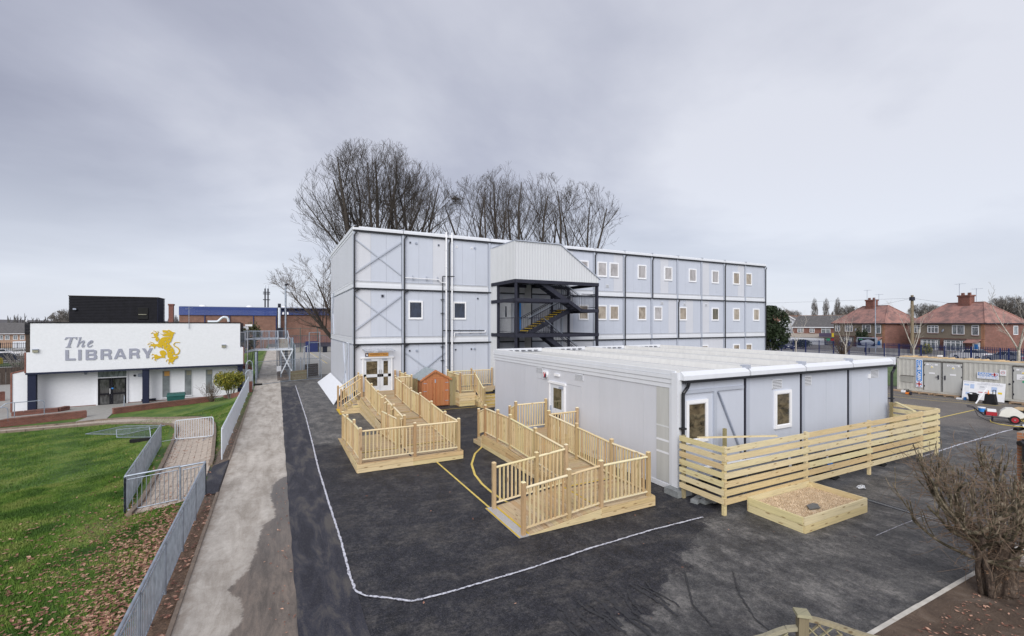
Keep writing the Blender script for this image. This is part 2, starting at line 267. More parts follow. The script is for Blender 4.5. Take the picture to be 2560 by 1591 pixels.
s = NT('leaf_brown'); s.col(s.ramp(s.noise(s.pos(), 12, 2), (.40, (.12, .046, .03)), (.5, (.27, .12, .08)), (.60, (.50, .30, .21)))).rough(.8)
s = NT('gravel_tan'); v = s.pos(); s.col(s.ramp(s.noise(v, 40, 3, .8), (.38, (.30, .20, .12)), (.5, (.62, .47, .31)), (.62, (.88, .74, .55)))).rough(.9); s.bump(s.noise(v, 45, 3), .8, .02)
def leafmat(name, a, b, c):
    s = NT(name); s.col(s.ramp(s.noise(s.pos(), 6, 3), (.32, a), (.52, b), (.68, c))).rough(.7); return s.m
leafmat('leaf_yellow', (.07, .10, .015), (.17, .17, .02), (.42, .33, .03)); leafmat('leaf_dark', (.008, .016, .006), (.018, .032, .010), (.035, .055, .018)); leafmat('leaf_olive', (.03, .04, .012), (.07, .07, .02), (.11, .10, .03))

# ------------------------------------------------------------------ builders
OFF = {}
def reg(o, par):
    COL.objects.link(o)
    if par is not None: o.parent = par; OFF[o] = OFF[par]
    else: OFF[o] = Vector((0, 0, 0))
    return o
def tag(o, label=None, cat=None, group=None, kind=None):
    if label: o['label'] = label
    if cat: o['category'] = cat
    if group: o['group'] = group
    if kind: o['kind'] = kind
    return o
def thing(name, label, cat, loc=(0, 0, 0), rz=None, group=None):
    o = bpy.data.objects.new(name, None); COL.objects.link(o); o.location = loc; o.empty_display_size = .2
    if rz is not None: o.rotation_euler = (0, 0, rz); OFF[o] = Vector((0, 0, 0))
    else: OFF[o] = Vector(loc)
    return tag(o, label, cat, group)
class MB:
    def __init__(s): s.v = []; s.f = []
    def add(s, vs, fs):
        n = len(s.v); s.v += vs; s.f += [tuple(i+n for i in f) for f in fs]; return s
    def box(s, x0, x1, y0, y1, z0, z1):
        return s.add([(x0, y0, z0), (x1, y0, z0), (x1, y1, z0), (x0, y1, z0), (x0, y0, z1), (x1, y0, z1), (x1, y1, z1), (x0, y1, z1)], CF)
    def beam(s, p, q, w_, h, up=(0, 0, 1)):
        p = Vector(p); q = Vector(q); d = (q-p).normalized(); u = Vector(up)
        if abs(d.dot(u)) > .99: u = Vector((0, 1, 0))
        a = d.cross(u).normalized(); b = a.cross(d)
        a = a*(w_/2); b = b*(h/2)
        return s.add([tuple(x) for x in (p-a-b, p+a-b, p+a+b, p-a+b, q-a-b, q+a-b, q+a+b, q-a+b)], [(0, 1, 2, 3), (7, 6, 5, 4), (0, 4, 5, 1), (1, 5, 6, 2), (2, 6, 7, 3), (3, 7, 4, 0)])
    def tube(s, p, q, r, r2=None, n=8, cap=True):
        p = Vector(p); q = Vector(q); d = (q-p)
        if d.length < 1e-6: return s
        d.normalize(); u = Vector((0, 0, 1)) if abs(d.z) < .9 else Vector((1, 0, 0)); a = d.cross(u).normalized(); b = a.cross(d); r2 = r if r2 is None else r2
        k = len(s.v)
        for c, rr in ((p, r), (q, r2)):
            for i in range(n):
                t = 2*math.pi*i/n; s.v.append(tuple(c+a*(rr*math.cos(t))+b*(rr*math.sin(t))))
        for i in range(n): j = (i+1) % n; s.f.append((k+i, k+j, k+n+j, k+n+i))
        if cap: s.f.append(tuple(k+i for i in range(n))[::-1]); s.f.append(tuple(k+n+i for i in range(n)))
        return s
    def path(s, pts, r, n=8):
        for a, b in zip(pts, pts[1:]): s.tube(a, b, r, n=n)
        return s
    def quad(s, *p): return s.add([tuple(x) for x in p], [tuple(range(len(p)))])
    def prism(s, poly, fn, d):         # poly in 2D, fn(u,v,t)->3D, thickness d
        n = len(poly); k = len(s.v); s.v += [tuple(fn(u, v, 0)) for u, v in poly] + [tuple(fn(u, v, d)) for u, v in poly]
        for t in tessellate_polygon([[Vector((u, v, 0)) for u, v in poly]]):
            s.f.append(tuple(k+i for i in t)); s.f.append(tuple(k+n+i for i in t)[::-1])
        for i in range(n): j = (i+1) % n; s.f.append((k+i, k+j, k+n+j, k+n+i))
        return s
    def build(s, name, mat, par=None, label=None, kind=None, smooth=False):
        me = bpy.data.meshes.new(name); o = bpy.data.objects.new(name, me); reg(o, par); f = OFF[o]
        me.from_pydata([(a-f.x, b-f.y, c-f.z) for a, b, c in s.v], [], s.f); me.materials.append(MATS[mat])
        if smooth: me.polygons.foreach_set('use_smooth', [True]*len(me.polygons))
        me.update()
        if kind: o['kind'] = kind
        if label: o['label'] = label
        return o
CF = [(0, 3, 2, 1), (4, 5, 6, 7), (0, 1, 5, 4), (1, 2, 6, 5), (2, 3, 7, 6), (3, 0, 4, 7)]
UM = {}
def umesh(kind, mat):
    k = (kind, mat)
    if k not in UM:
        b = MB()
        if kind == 'box': b.box(-.5, .5, -.5, .5, -.5, .5)
        else: b.tube((-.5, 0, 0), (.5, 0, 0), .5, n=8)
        me = bpy.data.meshes.new(kind+'_'+mat); me.from_pydata(b.v, [], b.f); me.materials.append(MATS[mat])
        if kind == 'rod': me.polygons.foreach_set('use_smooth', [len(p.vertices) == 4 for p in me.polygons])
        UM[k] = me
    return UM[k]
def box(par, name, x0, x1, y0, y1, z0, z1, mat):
    o = bpy.data.objects.new(name, umesh('box', mat)); reg(o, par)
    o.location = Vector(((x0+x1)/2, (y0+y1)/2, (z0+z1)/2))-OFF[o]; o.scale = (abs(x1-x0), abs(y1-y0), abs(z1-z0)); return o
def orient(p, q, up):
    d = (q-p).normalized(); u = Vector(up)
    if abs(d.dot(u)) > .99: u = Vector((0, 1, 0))
    a = u.cross(d).normalized(); b = d.cross(a); m = Matrix((d, a, b)).transposed(); return m.to_euler()
def beam(par, name, p, q, w_, h, mat, up=(0, 0, 1)):
    p = Vector(p); q = Vector(q); o = bpy.data.objects.new(name, umesh('box', mat)); reg(o, par)
    o.location = (p+q)/2-OFF[o]; o.rotation_euler = orient(p, q, up); o.scale = ((q-p).length, w_, h); return o
def rod(par, name, p, q, r, mat):
    p = Vector(p); q = Vector(q); o = bpy.data.objects.new(name, umesh('rod', mat)); reg(o, par)
    o.location = (p+q)/2-OFF[o]; o.rotation_euler = orient(p, q, (0, 0, 1)); o.scale = ((q-p).length, 2*r, 2*r); return o
def text(par, name, body, loc, h, mat, rz=0., width=None, bold=0., ext=.004, roll=0., align='LEFT'):
    cu = bpy.data.curves.new(name, 'FONT'); cu.body = body; cu.size = 1; cu.offset = bold; cu.extrude = ext; cu.align_x = align; cu.resolution_u = 2
    t = bpy.data.objects.new('t', cu); me = bpy.data.meshes.new_from_object(t); bpy.data.objects.remove(t)
    xs = [v.co.x for v in me.vertices]; ys = [v.co.y for v in me.vertices]
    if not xs: return None
    sy = h/(max(ys)-min(ys)); sx = sy if width is None else width/(max(xs)-min(xs))
    x0 = min(xs) if align == 'LEFT' else (min(xs)+max(xs))/2; y0 = min(ys)
    for v in me.vertices: v.co.x = (v.co.x-x0)*sx; v.co.y = (v.co.y-y0)*sy
    me.materials.clear(); me.materials.append(MATS[mat]); o = bpy.data.objects.new(name, me); reg(o, par)
    o.location = Vector(loc)-OFF[o]; o.rotation_euler = (Matrix.Rotation(rz, 3, 'Z') @ Matrix.Rotation(R(90), 3, 'X') @ Matrix.Rotation(roll, 3, 'Z')).to_euler(); return o
def copy_tree(o, loc, rz=None, scale=None, label=None):
    r = o.copy(); COL.objects.link(r); r.location = loc
    if rz is not None: r.rotation_euler = (0, 0, rz)
    if scale: r.scale = (scale,)*3
    if label: r['label'] = label
    for ch in o.children:
        c = ch.copy(); COL.objects.link(c); c.parent = r
        for g in ch.children: d = g.copy(); COL.objects.link(d); d.parent = c
    return r
def struct(o, kind='structure'): o['kind'] = kind; return o

def sst(a, b, x): t = max(0, min(1, (x-a)/(b-a))); return t*t*(3-2*t)
def terr(x, y):
    t = max(0.0, -1.9-x); g = max(.05, .014*y-.13)
    if y > 38: g += (y-38)*.15
    return -1.2*(1-math.exp(-t*g))
# ------------------------------------------------------------------ ground
def sheet(name, mat, xs, ys, zf, kind='structure', par=None):
    v = [(x, y, zf(x, y)) for y in ys for x in xs]; nx = len(xs); f = [(j*nx+i, j*nx+i+1, (j+1)*nx+i+1, (j+1)*nx+i) for j in range(len(ys)-1) for i in range(nx-1)]
    return MB().add(v, f).build(name, mat, par, kind=kind)
def lin(a, b, n): return [a+(b-a)*i/n for i in range(n+1)]
sheet('grass_bank', 'grass_ground', [-1200, -300, -120, -60, -40, -30, -24, -20]+lin(-18, -1.52, 82), [-40, -10]+lin(-4, 60, 128)+[70, 90, 130, 300, 1500], lambda x, y: terr(x, y)+.012*math.sin(x*2.1+y*.7)*min(1, max(0, -2.2-x))*(1 if y < 40 else 0)-(.0 if x < -1.9 else .02))
sheet('ground', 'yard_tarmac', [-1.52, .3, 1.36, 8, 20, 40, 60, 100, 400, 1500], [-60, -10, 4, 10, 20, 40, 60, 100, 300, 1500], lambda x, y: -.004)
sheet('concrete_path', 'concrete_path', [-1.50, .33], [-10, 0, 10, 20, 40, 58, 80, 110], lambda x, y: .004)
def ragged(name, mat, left, right, zz, n=90, jit=.02, seed=1):
    rr = random.Random(seed); v = []; f = []
    for i in range(n+1):
        t = i/n; a = polyat(left, t); b = polyat(right, t); j = lambda: rr.uniform(-jit, jit)
        v += [(a[0]+j(), a[1]+j(), zz), (b[0]+j(), b[1]+j(), zz)]
        if i: k = 2*i; f.append((k-2, k-1, k+1, k))
    return MB().add(v, f).build(name, mat, kind='structure')
def polyat(pl, t):
    L = [0]
    for a, b in zip(pl, pl[1:]): L.append(L[-1]+math.dist(a, b))
    d = t*L[-1]
    for i in range(len(pl)-1):
        if d <= L[i+1] or i == len(pl)-2:
            k = 0 if L[i+1] == L[i] else (d-L[i])/(L[i+1]-L[i]); return tuple(a+(b-a)*k for a, b in zip(pl[i], pl[i+1]))
ragged('tarmac_strip', 'tarmac_strip', [(.30, -2), (.32, 9), (.31, 26), (.36, 41)], [(1.37, -2), (1.33, 9), (1.33, 26), (1.40, 41)], .009, jit=.015)
pl = [(1.40, 41), (1.42, 26.4), (1.34, 20), (1.30, 17.1), (1.31, 13.7), (1.33, 11.1), (1.30, 9.58), (1.32, 8.97), (1.45, 8.72), (1.67, 8.57), (2.18, 8.16), (2.97, 8.12), (4.52, 8.15), (6.18, 8.27), (8.11, 8.33), (9.80, 8.28)]
def strip(name, mat, pl, w_, zz, n=160, jit=.02, kind='structure', seed=5):
    rr = random.Random(seed); v = []; f = []
    for i in range(n+1):
        a = polyat(pl, i/n); b = polyat(pl, min(1, i/n+.002)); c = polyat(pl, max(0, i/n-.002)); d = Vector((b[0]-c[0], b[1]-c[1], 0)).normalized(); nn = Vector((-d.y, d.x, 0))
        p = Vector((a[0], a[1], zz))+nn*rr.uniform(-jit, jit); ww = w_/2*(1+rr.uniform(-.35, .35)*(jit > 0))
        v += [tuple(p-nn*ww), tuple(p+nn*ww)]
        if i: k = 2*i; f.append((k-2, k-1, k+1, k))
    return MB().add(v, f).build(name, mat, kind=kind)
strip('joint_seam', 'seam_white', pl, .048, .015, n=700, jit=.009)
strip('joint_seam', 'seam_white', [(21.6, 8.3), (25, 8.42), (30.2, 8.5), (34, 8.3)], .06, .003, n=120, jit=.012, seed=9)
strip('joint_seam', 'seam_white', [(12.6, 5.7), (13.9, 5.72), (15.2, 5.70)], .012, .003, n=60, jit=.006, seed=10)
strip('yellow_line', 'yellow_paint', [(5.17, 16.0), (5.16, 11.36)], .06, .004, n=40, jit=0)
strip('yellow_line', 'yellow_paint', [(8.0, 25.62), (11.2, 25.52)], .06, .004, n=30, jit=0)
strip('yellow_line', 'yellow_paint', [(7.62, 17.45), (7.45, 17.14), (6.81, 16.36), (6.19, 15.18), (5.86, 14.08), (5.72, 13.16), (5.69, 12.41), (5.72, 11.7), (5.8, 11.36)], .075, .004, n=60, jit=0)
strip('yellow_line', 'yellow_paint', [(29, 11.25), (36.8, 11.42)], .08, .004, n=20, jit=0)
strip('yellow_line', 'yellow_paint', [(37.4, 17.5), (38.2, 13.6), (39.2, 11.2)], .08, .004, n=20, jit=0)
strip('yellow_line', 'yellow_paint', [(39.1, 18.2), (39.3, 14), (40.0, 11.2)], .05, .004, n=20, jit=0)
dq = random.Random(77)
for i in range(13):
    x0 = 4.3+i*.17+dq.uniform(-.05, .05); y0 = 6.75+dq.uniform(-.15, .1); P_ = [(x0, y0)]; L_ = dq.uniform(.45, 1.25); dx = dq.uniform(-.25, .1)
    for k in range(7): P_.append((P_[-1][0]+dx/7+dq.uniform(-.05, .05), P_[-1][1]-L_/7))
    strip('damp_streak', 'damp_dark', P_, dq.uniform(.03, .07), .0045+i*.0004, n=40, jit=.010, seed=100+i)
    if i % 2: j = dq.randint(1, 4); strip('damp_streak', 'damp_dark', [P_[j], (P_[j][0]+dq.choice((-1, 1))*.12, P_[j][1]-.12), (P_[j][0]+dq.choice((-1, 1))*.14, P_[j][1]-.3)], .02, .0095+i*.0003, n=20, jit=.006, seed=200+i)
for i, P_ in enumerate([[(8.2, 6.2), (7.6, 5.6), (7.2, 5.0), (7.1, 4.4)], [(7.3, 6.6), (6.6, 5.8), (6.4, 5.2)]]): strip('damp_streak', 'damp_dark', P_, .03, .012+i*.001, n=60, jit=.010, seed=300+i)
# drainage channel
dr = thing('drain_channel', 'narrow slotted drainage channel crossing the black tarmac behind the pollarded shrub', 'drain', (14.95, 6.2, 0))
box(dr, 'channel_edge', 14.86, 14.885, 3.95, 7.9, -.002, .006, 'steel_dark'); box(dr, 'channel_edge', 15.015, 15.04, 3.95, 7.9, -.002, .006, 'steel_dark')
b = MB()
for i in range(98): b.box(14.885, 15.015, 3.96+i*.04, 3.975+i*.04, -.003, .004)
b.build('grating', 'concrete_block', dr, kind='stuff')
# kerb and planting bed, right foreground
kb = thing('kerb', 'pale stone edging between the black tarmac and the bare brown soil bed', 'kerb', (10, 3.95, 0))
for i in range(9): x0 = 7.4+i*.915; box(kb, 'kerb_stone', x0, x0+.905, 3.88, 3.955, -.05, .035+random.uniform(-.006, .006), 'kerb_stone')
def bedz(x, y): return .03+.22*sst(0, 1.6, 3.88-y)+.03*math.sin(x*3+y*2)*min(1, max(0, (3.85-y)*3))+.015*math.sin(x*9-y*7)*min(1, max(0, (3.85-y)*3))
sheet('soil_bed', 'soil_bed', lin(7.3, 20, 120), lin(-4, 3.88, 70), bedz)
sheet('stone_patch', 'kerb_stone', lin(13.4, 15.5, 6), lin(2.6, 3.85, 4), lambda x, y: bedz(x, y)+.03)
# left edging of concrete path
ke = thing('kerb', 'thin brown edging along the left side of the pale concrete path', 'kerb', (-1.55, 20, 0))
for i in range(34): y0 = 5+i*.92; (15.97 < y0+.4 < 19.3) or box(ke, 'edging_stone', -1.57, -1.50, y0, y0+.91, -.1, .03+random.uniform(-.004, .004), 'kerb_brown')
# patch of tarmac between block path and concrete path
v = [(-2.4, 15.98), (-1.53, 15.98), (-1.53, 19.7), (-2.15, 19.0)]
MB().quad(*[(x, y, terr(x, y)+.022) for x, y in v]).build('tarmac_patch', 'tarmac_strip', kind='structure')
# block paved path
LEFTE = [(-3.50, 15.6), (-3.44, 16.5), (-3.80, 21.5), (-4.36, 27.2), (-4.75, 30.3), (-5.3, 32.2), (-6.3, 33.7), (-7.6, 35.1), (-9.3, 36.2), (-11.2, 36.3), (-13.9, 36.3), (-22, 36.1)]
RIGHTE = [(-2.0, 15.9), (-2.02, 17.5), (-2.08, 20.0), (-2.55, 25.5), (-2.85, 28.3), (-3.43, 31.3), (-4.3, 33.2), (-5.6, 34.9), (-8.25, 37.5), (-9.8, 37.9), (-11.5, 37.4), (-22, 37.3)]
def pathpt(t, u): a = polyat(LEFTE, t); b = polyat(RIGHTE, t); return a[0]+(b[0]-a[0])*u, a[1]+(b[1]-a[1])*u
pv = MB(); n = 90
pv.v = [(x, y, terr(x, y)+.018) for i in range(n+1) for (x, y) in [pathpt(i/n, u) for u in (0, .33, .66, 1)]]
pv.f = [(i*4+j, i*4+j+1, i*4+j+5, i*4+j+4) for i in range(n) for j in range(3)]
path = pv.build('block_path', 'paver_sheet', kind='structure')
rows = 0; cnt = 0; st = MB(); t = .004
while t < .34:
    wid = 1.45+.25*sst(0, .3, t); nb_ = 8
    for j in range(nb_):
        u0 = j/nb_+.006; u1 = (j+1)/nb_-.006
        q = [pathpt(t, u0), pathpt(t, u1), pathpt(t+.0031, u1), pathpt(t+.0031, u0)]
        if (q[0][0]+q[2][0])/2 > -1.95: continue
        cxx = sum(a for a, _ in q)/4; cyy = sum(b_ for _, b_ in q)/4; hz_ = terr(cxx, cyy)+.03+random.uniform(-.004, .004)
        if cnt < 300:
            m = MB(); m.add([(x, y, hz_-.03) for x, y in q]+[(x, y, hz_+terr(x, y)-terr(cxx, cyy)) for x, y in q], CF); m.build('paving_block', 'paver_tan', path); cnt += 1
        else: st.add([(x, y, hz_-.03) for x, y in q]+[(x, y, hz_+terr(x, y)-terr(cxx, cyy)) for x, y in q], CF)
    t += .0034
st.build('paving_block', 'paver_tan', path, kind='stuff')
e1 = thing('kerb', 'brown concrete edging kerb curving along both sides of the block path', 'kerb', (-3.8, 21.5, -.3))
for side, E_ in (('l', LEFTE), ('r', RIGHTE)):
    n = 46 if side == 'l' else 44
    for i in range(n):
        a = polyat(E_, i/n); b_ = polyat(E_, (i+.97)/n)
        if side == 'r' and a[1] < 19.2: continue
        za = terr(*a)+.05; zb = terr(*b_)+.05; beam(e1, 'edging_stone', (a[0], a[1], za), (b_[0], b_[1], zb), .12, .12, 'kerb_brown')
# library forecourt paving at the lower level
LA = math.atan2(2.96, 12.91)
def lib(s_, t_, z): return (-15.5+s_*math.cos(LA)-t_*math.sin(LA), 43.94+s_*math.sin(LA)+t_*math.cos(LA), z)
MB().quad(lib(-14, -5.2, -1.17), (-11.1, 39.9, -1.17), (-11.3, 37.3, -1.16), (-9.7, 37.9, -1.14), (-10.0, 40.6, -1.16), lib(12.0, -.9, -1.165), lib(13, .9, -1.165), lib(-14, 1.2, -1.165)).build('forecourt', 'stone_grey', kind='structure')
MB().quad((-200, 44, -1.18), lib(-.8, 0, -1.18), lib(-.8, 40, -1.18), (-20, 164, -1.18), (-200, 164, -1.18)).build('road', 'stone_grey', kind='structure')
MB().quad((-62, 92, -1.16), (-26, 92, -1.16), (-26, 101, -1.16), (-64, 101, -1.16)).build('grass_verge', 'grass_far', kind='structure')
# lawn seen right of the yard, road beyond
sheet('lawn', 'grass_far', lin(44, 70.5, 6), lin(15, 90, 10), lambda x, y: .01)
sheet('lawn', 'grass_far', lin(43.7, 60, 6), lin(-20, 15, 4), lambda x, y: .012)
v = [(73.5, -20), (86, -20), (97, 30), (92, 64), (84, 64), (77, 34)]
MB().quad(*[(x, y, .02) for x, y in v]).build('road', 'stone_grey', kind='structure')
# fallen leaves (uncountable)
rr = np.random.RandomState(4)
def leaves(name, pts, zf, mat='leaf_brown', smin=.026, smax=.066):
    v = []; f = []
    for x, y in pts:
        s1 = rr.uniform(smin, smax); a = rr.uniform(0, 6.28); z = zf(x, y)+.012; ti = rr.uniform(-.5, .5); c, s_ = math.cos(a)*s1, math.sin(a)*s1; k = len(v)
        v += [(x-c, y-s_, z), (x+s_*.55, y-c*.55, z+abs(ti)*s1), (x+c, y+s_, z+.006+max(0, ti)*s1), (x-s_*.55, y+c*.55, z+abs(ti)*s1*.6)]; f.append((k, k+1, k+2, k+3))
    return MB().add(v, f).build(name, mat, kind='stuff')
pts = []
while len(pts) < 4300:
    x = rr.uniform(-9, -1.95); y = rr.uniform(7, 17.2)
    pr = math.exp(-((x+2.2)/1.1)**2)*sst(16.6, 13.5, y)+.09*math.exp(-((x+3.5)/3)**2)
    if rr.rand() < pr*1.0: pts.append((x, y))
while len(pts) < 5000:
    x = rr.uniform(-9, -1.95); y = rr.uniform(12, 33)
    if rr.rand() < math.exp(-((x+3.3)/1.6)**2): pts.append((x, y))
while len(pts) < 5500:
    t = rr.uniform(0, .5); a = polyat(LEFTE, t); pts.append((a[0]+abs(rr.normal(0, .25))*rr.choice([1, 1, 0.3])-.1, a[1]))
leaves('fallen_leaves', pts, lambda x, y: terr(x, y)+.012)
leaves('fallen_leaves', [(rr.uniform(-8, -3), rr.uniform(42.5, 45)) for _ in range(120)]+[(rr.uniform(-1.9, -1.6), rr.uniform(20, 38)) for _ in range(200)], lambda x, y: terr(x, y)+.04)
leaves('fallen_leaves', [(rr.uniform(-1.9, -1.55), rr.uniform(7, 16)) for _ in range(170)], lambda x, y: .01)
leaves('fallen_leaves', [(rr.uniform(8.3, 14), 3.6-abs(rr.normal(0, 1.0))) for _ in range(420)], bedz, smin=.018, smax=.045)
leaves('fallen_leaves', [(.30-abs(rr.normal(0, .22)), rr.uniform(7, 16)) for _ in range(70)]+[(rr.uniform(1, 16), rr.uniform(4, 16)) for _ in range(44)], lambda x, y: .01, smin=.018, smax=.038)
# grass blades over the bank
def blades(name, n, xr, yr, dens, zf=terr, hgt=.055, seed=2, mat='grass_blade'):
    q = np.random.RandomState(seed); x = q.uniform(*xr, n); y = q.uniform(*yr, n); keep = np.array([q.rand() < dens(a, b) for a, b in zip(x, y)]); x = x[keep]; y = y[keep]; m = len(x)
    z = np.array([zf(a, b) for a, b in zip(x, y)]); an = q.uniform(0, 6.28, m); wd = q.uniform(.006, .014, m); h = q.uniform(.4, 1.2, m)*hgt; lx = q.normal(0, .02, m); ly = q.normal(0, .02, m)
    V = np.empty((m, 3, 3)); V[:, 0] = np.c_[x-np.cos(an)*wd, y-np.sin(an)*wd, z-.005]; V[:, 1] = np.c_[x+np.cos(an)*wd, y+np.sin(an)*wd, z-.005]; V[:, 2] = np.c_[x+lx, y+ly, z+h]
    me = bpy.data.meshes.new(name); me.vertices.add(3*m); me.vertices.foreach_set('co', V.ravel()); me.loops.add(3*m); me.loops.foreach_set('vertex_index', np.arange(3*m)); me.polygons.add(m); me.polygons.foreach_set('loop_start', np.arange(0, 3*m, 3)); me.polygons.foreach_set('loop_total', np.full(m, 3)); me.update(calc_edges=True)
    me.materials.append(MATS[mat]); o = bpy.data.objects.new(name, me); reg(o, None); o['kind'] = 'stuff'; return o
def offpath(x, y):
    if x > -1.98: return 0
    for i in range(5):
        pass
    if y < 15.7: return 1
    if y < 34:
        t_ = (y-15.7)/18.3; l = -3.5-1.9*t_**1.2-.15; r_ = -2.0-2.2*max(0, t_-.1)**1.6
        return 0 if l < x < r_ else 1
    return 1
blades('grass', 200000, (-9, -1.95), (6.5, 22), lambda x, y: offpath(x, y)*(.25+.75*sst(-2.3, -3.2, x) if y > 16 else .35+.65*sst(-2.0, -2.8, x)))
blades('grass', 90000, (-16, -1.95), (22, 36), lambda x, y: offpath(x, y), hgt=.06, seed=5)

# ------------------------------------------------------------------ small helpers for buildings
def window_y(par, x0, x1, y, z0, z1, gm, fr=.09, name='window', sill=False):
    b = MB(); d = .05; b.box(x0, x1, y-d, y+.02, z1-fr, z1).box(x0, x1, y-d, y+.02, z0, z0+fr).box(x0, x0+fr, y-d, y+.02, z0+fr, z1-fr).box(x1-fr, x1, y-d, y+.02, z0+fr, z1-fr)
    b.box(x0+fr, x1-fr, y-.02, y-.015, z0+fr, z0+fr+.03).box(x0+fr, x1-fr, y-.02, y-.015, z1-fr-.03, z1-fr)
    wdw = b.build(name, 'pvc_white', par); MB().box(x0+fr, x1-fr, y-.012, y+.0, z0+fr, z1-fr).build('pane', gm, wdw); return wdw
def vent_louvre(par, face, a0, a1, c, z0, z1, mat='frame_grey'):
    b = MB(); n = 6
    mk = (lambda p0, p1, q0, q1, r0, r1: b.box(p0, p1, q0, q1, r0, r1)) if face == 'y' else (lambda p0, p1, q0, q1, r0, r1: b.box(q0, q1, p0, p1, r0, r1))
    mk(a0, a1, c-.012, c, z1-.02, z1); mk(a0, a1, c-.012, c, z0, z0+.02); mk(a0, a0+.02, c-.012, c, z0, z1); mk(a1-.02, a1, c-.012, c, z0, z1)
    v_ = b.build('vent', 'fascia_white', par)
    for i in range(n):
        h = (z1-z0-.04)/n; zz_ = z0+.02+i*h; b = MB(); mk = (lambda p0, p1, q0, q1, r0, r1: b.box(p0, p1, q0, q1, r0, r1)) if face == 'y' else (lambda p0, p1, q0, q1, r0, r1: b.box(q0, q1, p0, p1, r0, r1))
        mk(a0+.02, a1-.02, c-.022, c-.008, zz_+h*.35, zz_+h*.98); b.build('louvre', 'fascia_white', v_)
    b = MB(); mk = (lambda p0, p1, q0, q1, r0, r1: b.box(p0, p1, q0, q1, r0, r1)) if face == 'y' else (lambda p0, p1, q0, q1, r0, r1: b.box(q0, q1, p0, p1, r0, r1)); mk(a0+.01, a1-.01, c-.006, c-.001, z0+.01, z1-.01); b.build('vent_back', 'steel_dark', v_)
    return v_

# ------------------------------------------------------------------ three storey modular block
X0, YF, YB, NB = 4.15, 29.0, 41.5, 13
XE = X0+3.0*NB
mb = thing('modular_building', 'three-storey pale grey modular school block with black gutters and white-framed windows', 'building', (X0, YF, 0))
LEV = [(3.73, 0.45), (7.15, 3.78), (10.63, 7.2)]
MB().box(X0+.06, XE-.06, YF+.10, YB-.06, .0, 10.6).build('core_wall', 'frame_grey', mb)
sheet_roof = MB().box(X0, XE, YF, YB, 10.6, 10.68).build('roof', 'fascia_white', mb)
for k, (zt, zb) in enumerate(LEV):
    for i in range(NB):
        x = X0+3*i
        nP = 3; w_ = (3.0-.20)/nP
        for j in range(nP): box(mb, 'wall_panel', x+.1+j*w_+.004, x+.1+(j+1)*w_-.004, YF+.03, YF+.1, zb+.42, zt-.06, 'panel_grey' if (i+j*k) % 5 else 'panel_warm')
        b = MB(); b.box(x+.09, x+2.91, YF-.02, YF+.1, zb, zb+.2).box(x+.09, x+2.91, YF+.005, YF+.1, zb+.2, zb+.36).box(x+.09, x+2.91, YF-.03, YF+.1, zb+.36, zb+.39)
        b.build('floor_beam', 'fascia_white' if k else 'frame_grey', mb)
    for i in range(NB+1):
        x = X0+3*i; box(mb, 'post', x-.075 if i else x, x+.075 if i < NB else x, YF-.05, YF+.1, zb, zt-.02, 'frame_grey')
    b = MB().box(X0-.02, XE+.02, YF-.10, YF-.02, zt-.03 if k < 2 else 10.6, zt+.045 if k < 2 else 10.68); b.build('gutter', 'pvc_black', mb)
    # gable end towards the path
    nP = 12
    for j in range(nP):
        y0 = YF+.1+j*(YB-YF-.2)/nP; box(mb, 'wall_panel', X0-.01, X0+.06, y0+.004, y0+(YB-YF-.2)/nP-.004, zb+.42, zt-.06, 'panel_warm')
    b = MB(); b.box(X0-.03, X0+.06, YF, YB, zb, zb+.14).box(X0-.01, X0+.06, YF, YB, zb+.15, zb+.27).box(X0-.02, X0+.06, YF, YB, zb+.28, zb+.4); b.build('floor_beam', 'fascia_white', mb)
    box(mb, 'post', X0-.02, X0+.1, YF-.02, YF+.12, zb, zt-.02, 'frame_grey'); box(mb, 'post', X0-.02, X0+.1, YB-.12, YB, zb, zt-.02, 'frame_grey')
for i in range(NB):
    x = X0+3*i; b = MB(); b.box(x+.02, x+2.98, YF-.16, YF+.25, 10.68, 10.82).box(x+.02, x+2.98, YF-.10, YF+.25, 10.82, 10.90); b.build('fascia', 'fascia_white', mb); box(mb, 'fascia_cap', x-.12, x+.1, YF-.13, YF+.2, 10.9, 10.95, 'frame_grey')
b = MB(); b.box(X0-.06, X0+.3, YF-.1, YB, 10.68, 10.9).box(X0-.03, X0+.3, YF, YB, 10.5, 10.66); b.build('fascia', 'fascia_white', mb)
for (i, k, x0, z0, x1, z1) in [(0, 2, 4.22, 10.15, 7.02, 8.07), (0, 1, 4.22, 6.76, 7.02, 4.60)]:
    beam(mb, 'brace', (x0, YF-.02, z0), (x1, YF-.02, z1), .03, .07, 'frame_grey'); beam(mb, 'brace', (x0, YF-.055, z1), (x1, YF-.055, z0), .03, .07, 'frame_grey')
beam(mb, 'brace', (7.27, YF-.02, 3.2), (10.0, YF-.02, 1.1), .03, .07, 'frame_grey'); beam(mb, 'brace', (7.27, YF-.055, 1.1), (10.0, YF-.055, 3.2), .03, .07, 'frame_grey')
for zt, zb in ((7.47, 4.17),): beam(mb, 'brace', (X0-.05, 40.7, zt), (X0-.05, 38.9, zb), .07, .06, 'frame_grey'); beam(mb, 'brace', (X0-.08, 38.9, zt), (X0-.08, 40.7, zb), .07, .06, 'frame_grey')
beam(mb, 'brace', (X0-.05, 33.3, 3.7), (X0-.05, 31.6, .5), .08, .06, 'frame_grey'); beam(mb, 'brace', (X0-.09, 31.0, 3.8), (X0-.09, 32.8, .8), .08, .06, 'galv_white'); box(mb, 'post', X0-.1, X0-.03, 30.5, 30.6, .4, 3.8, 'frame_grey')
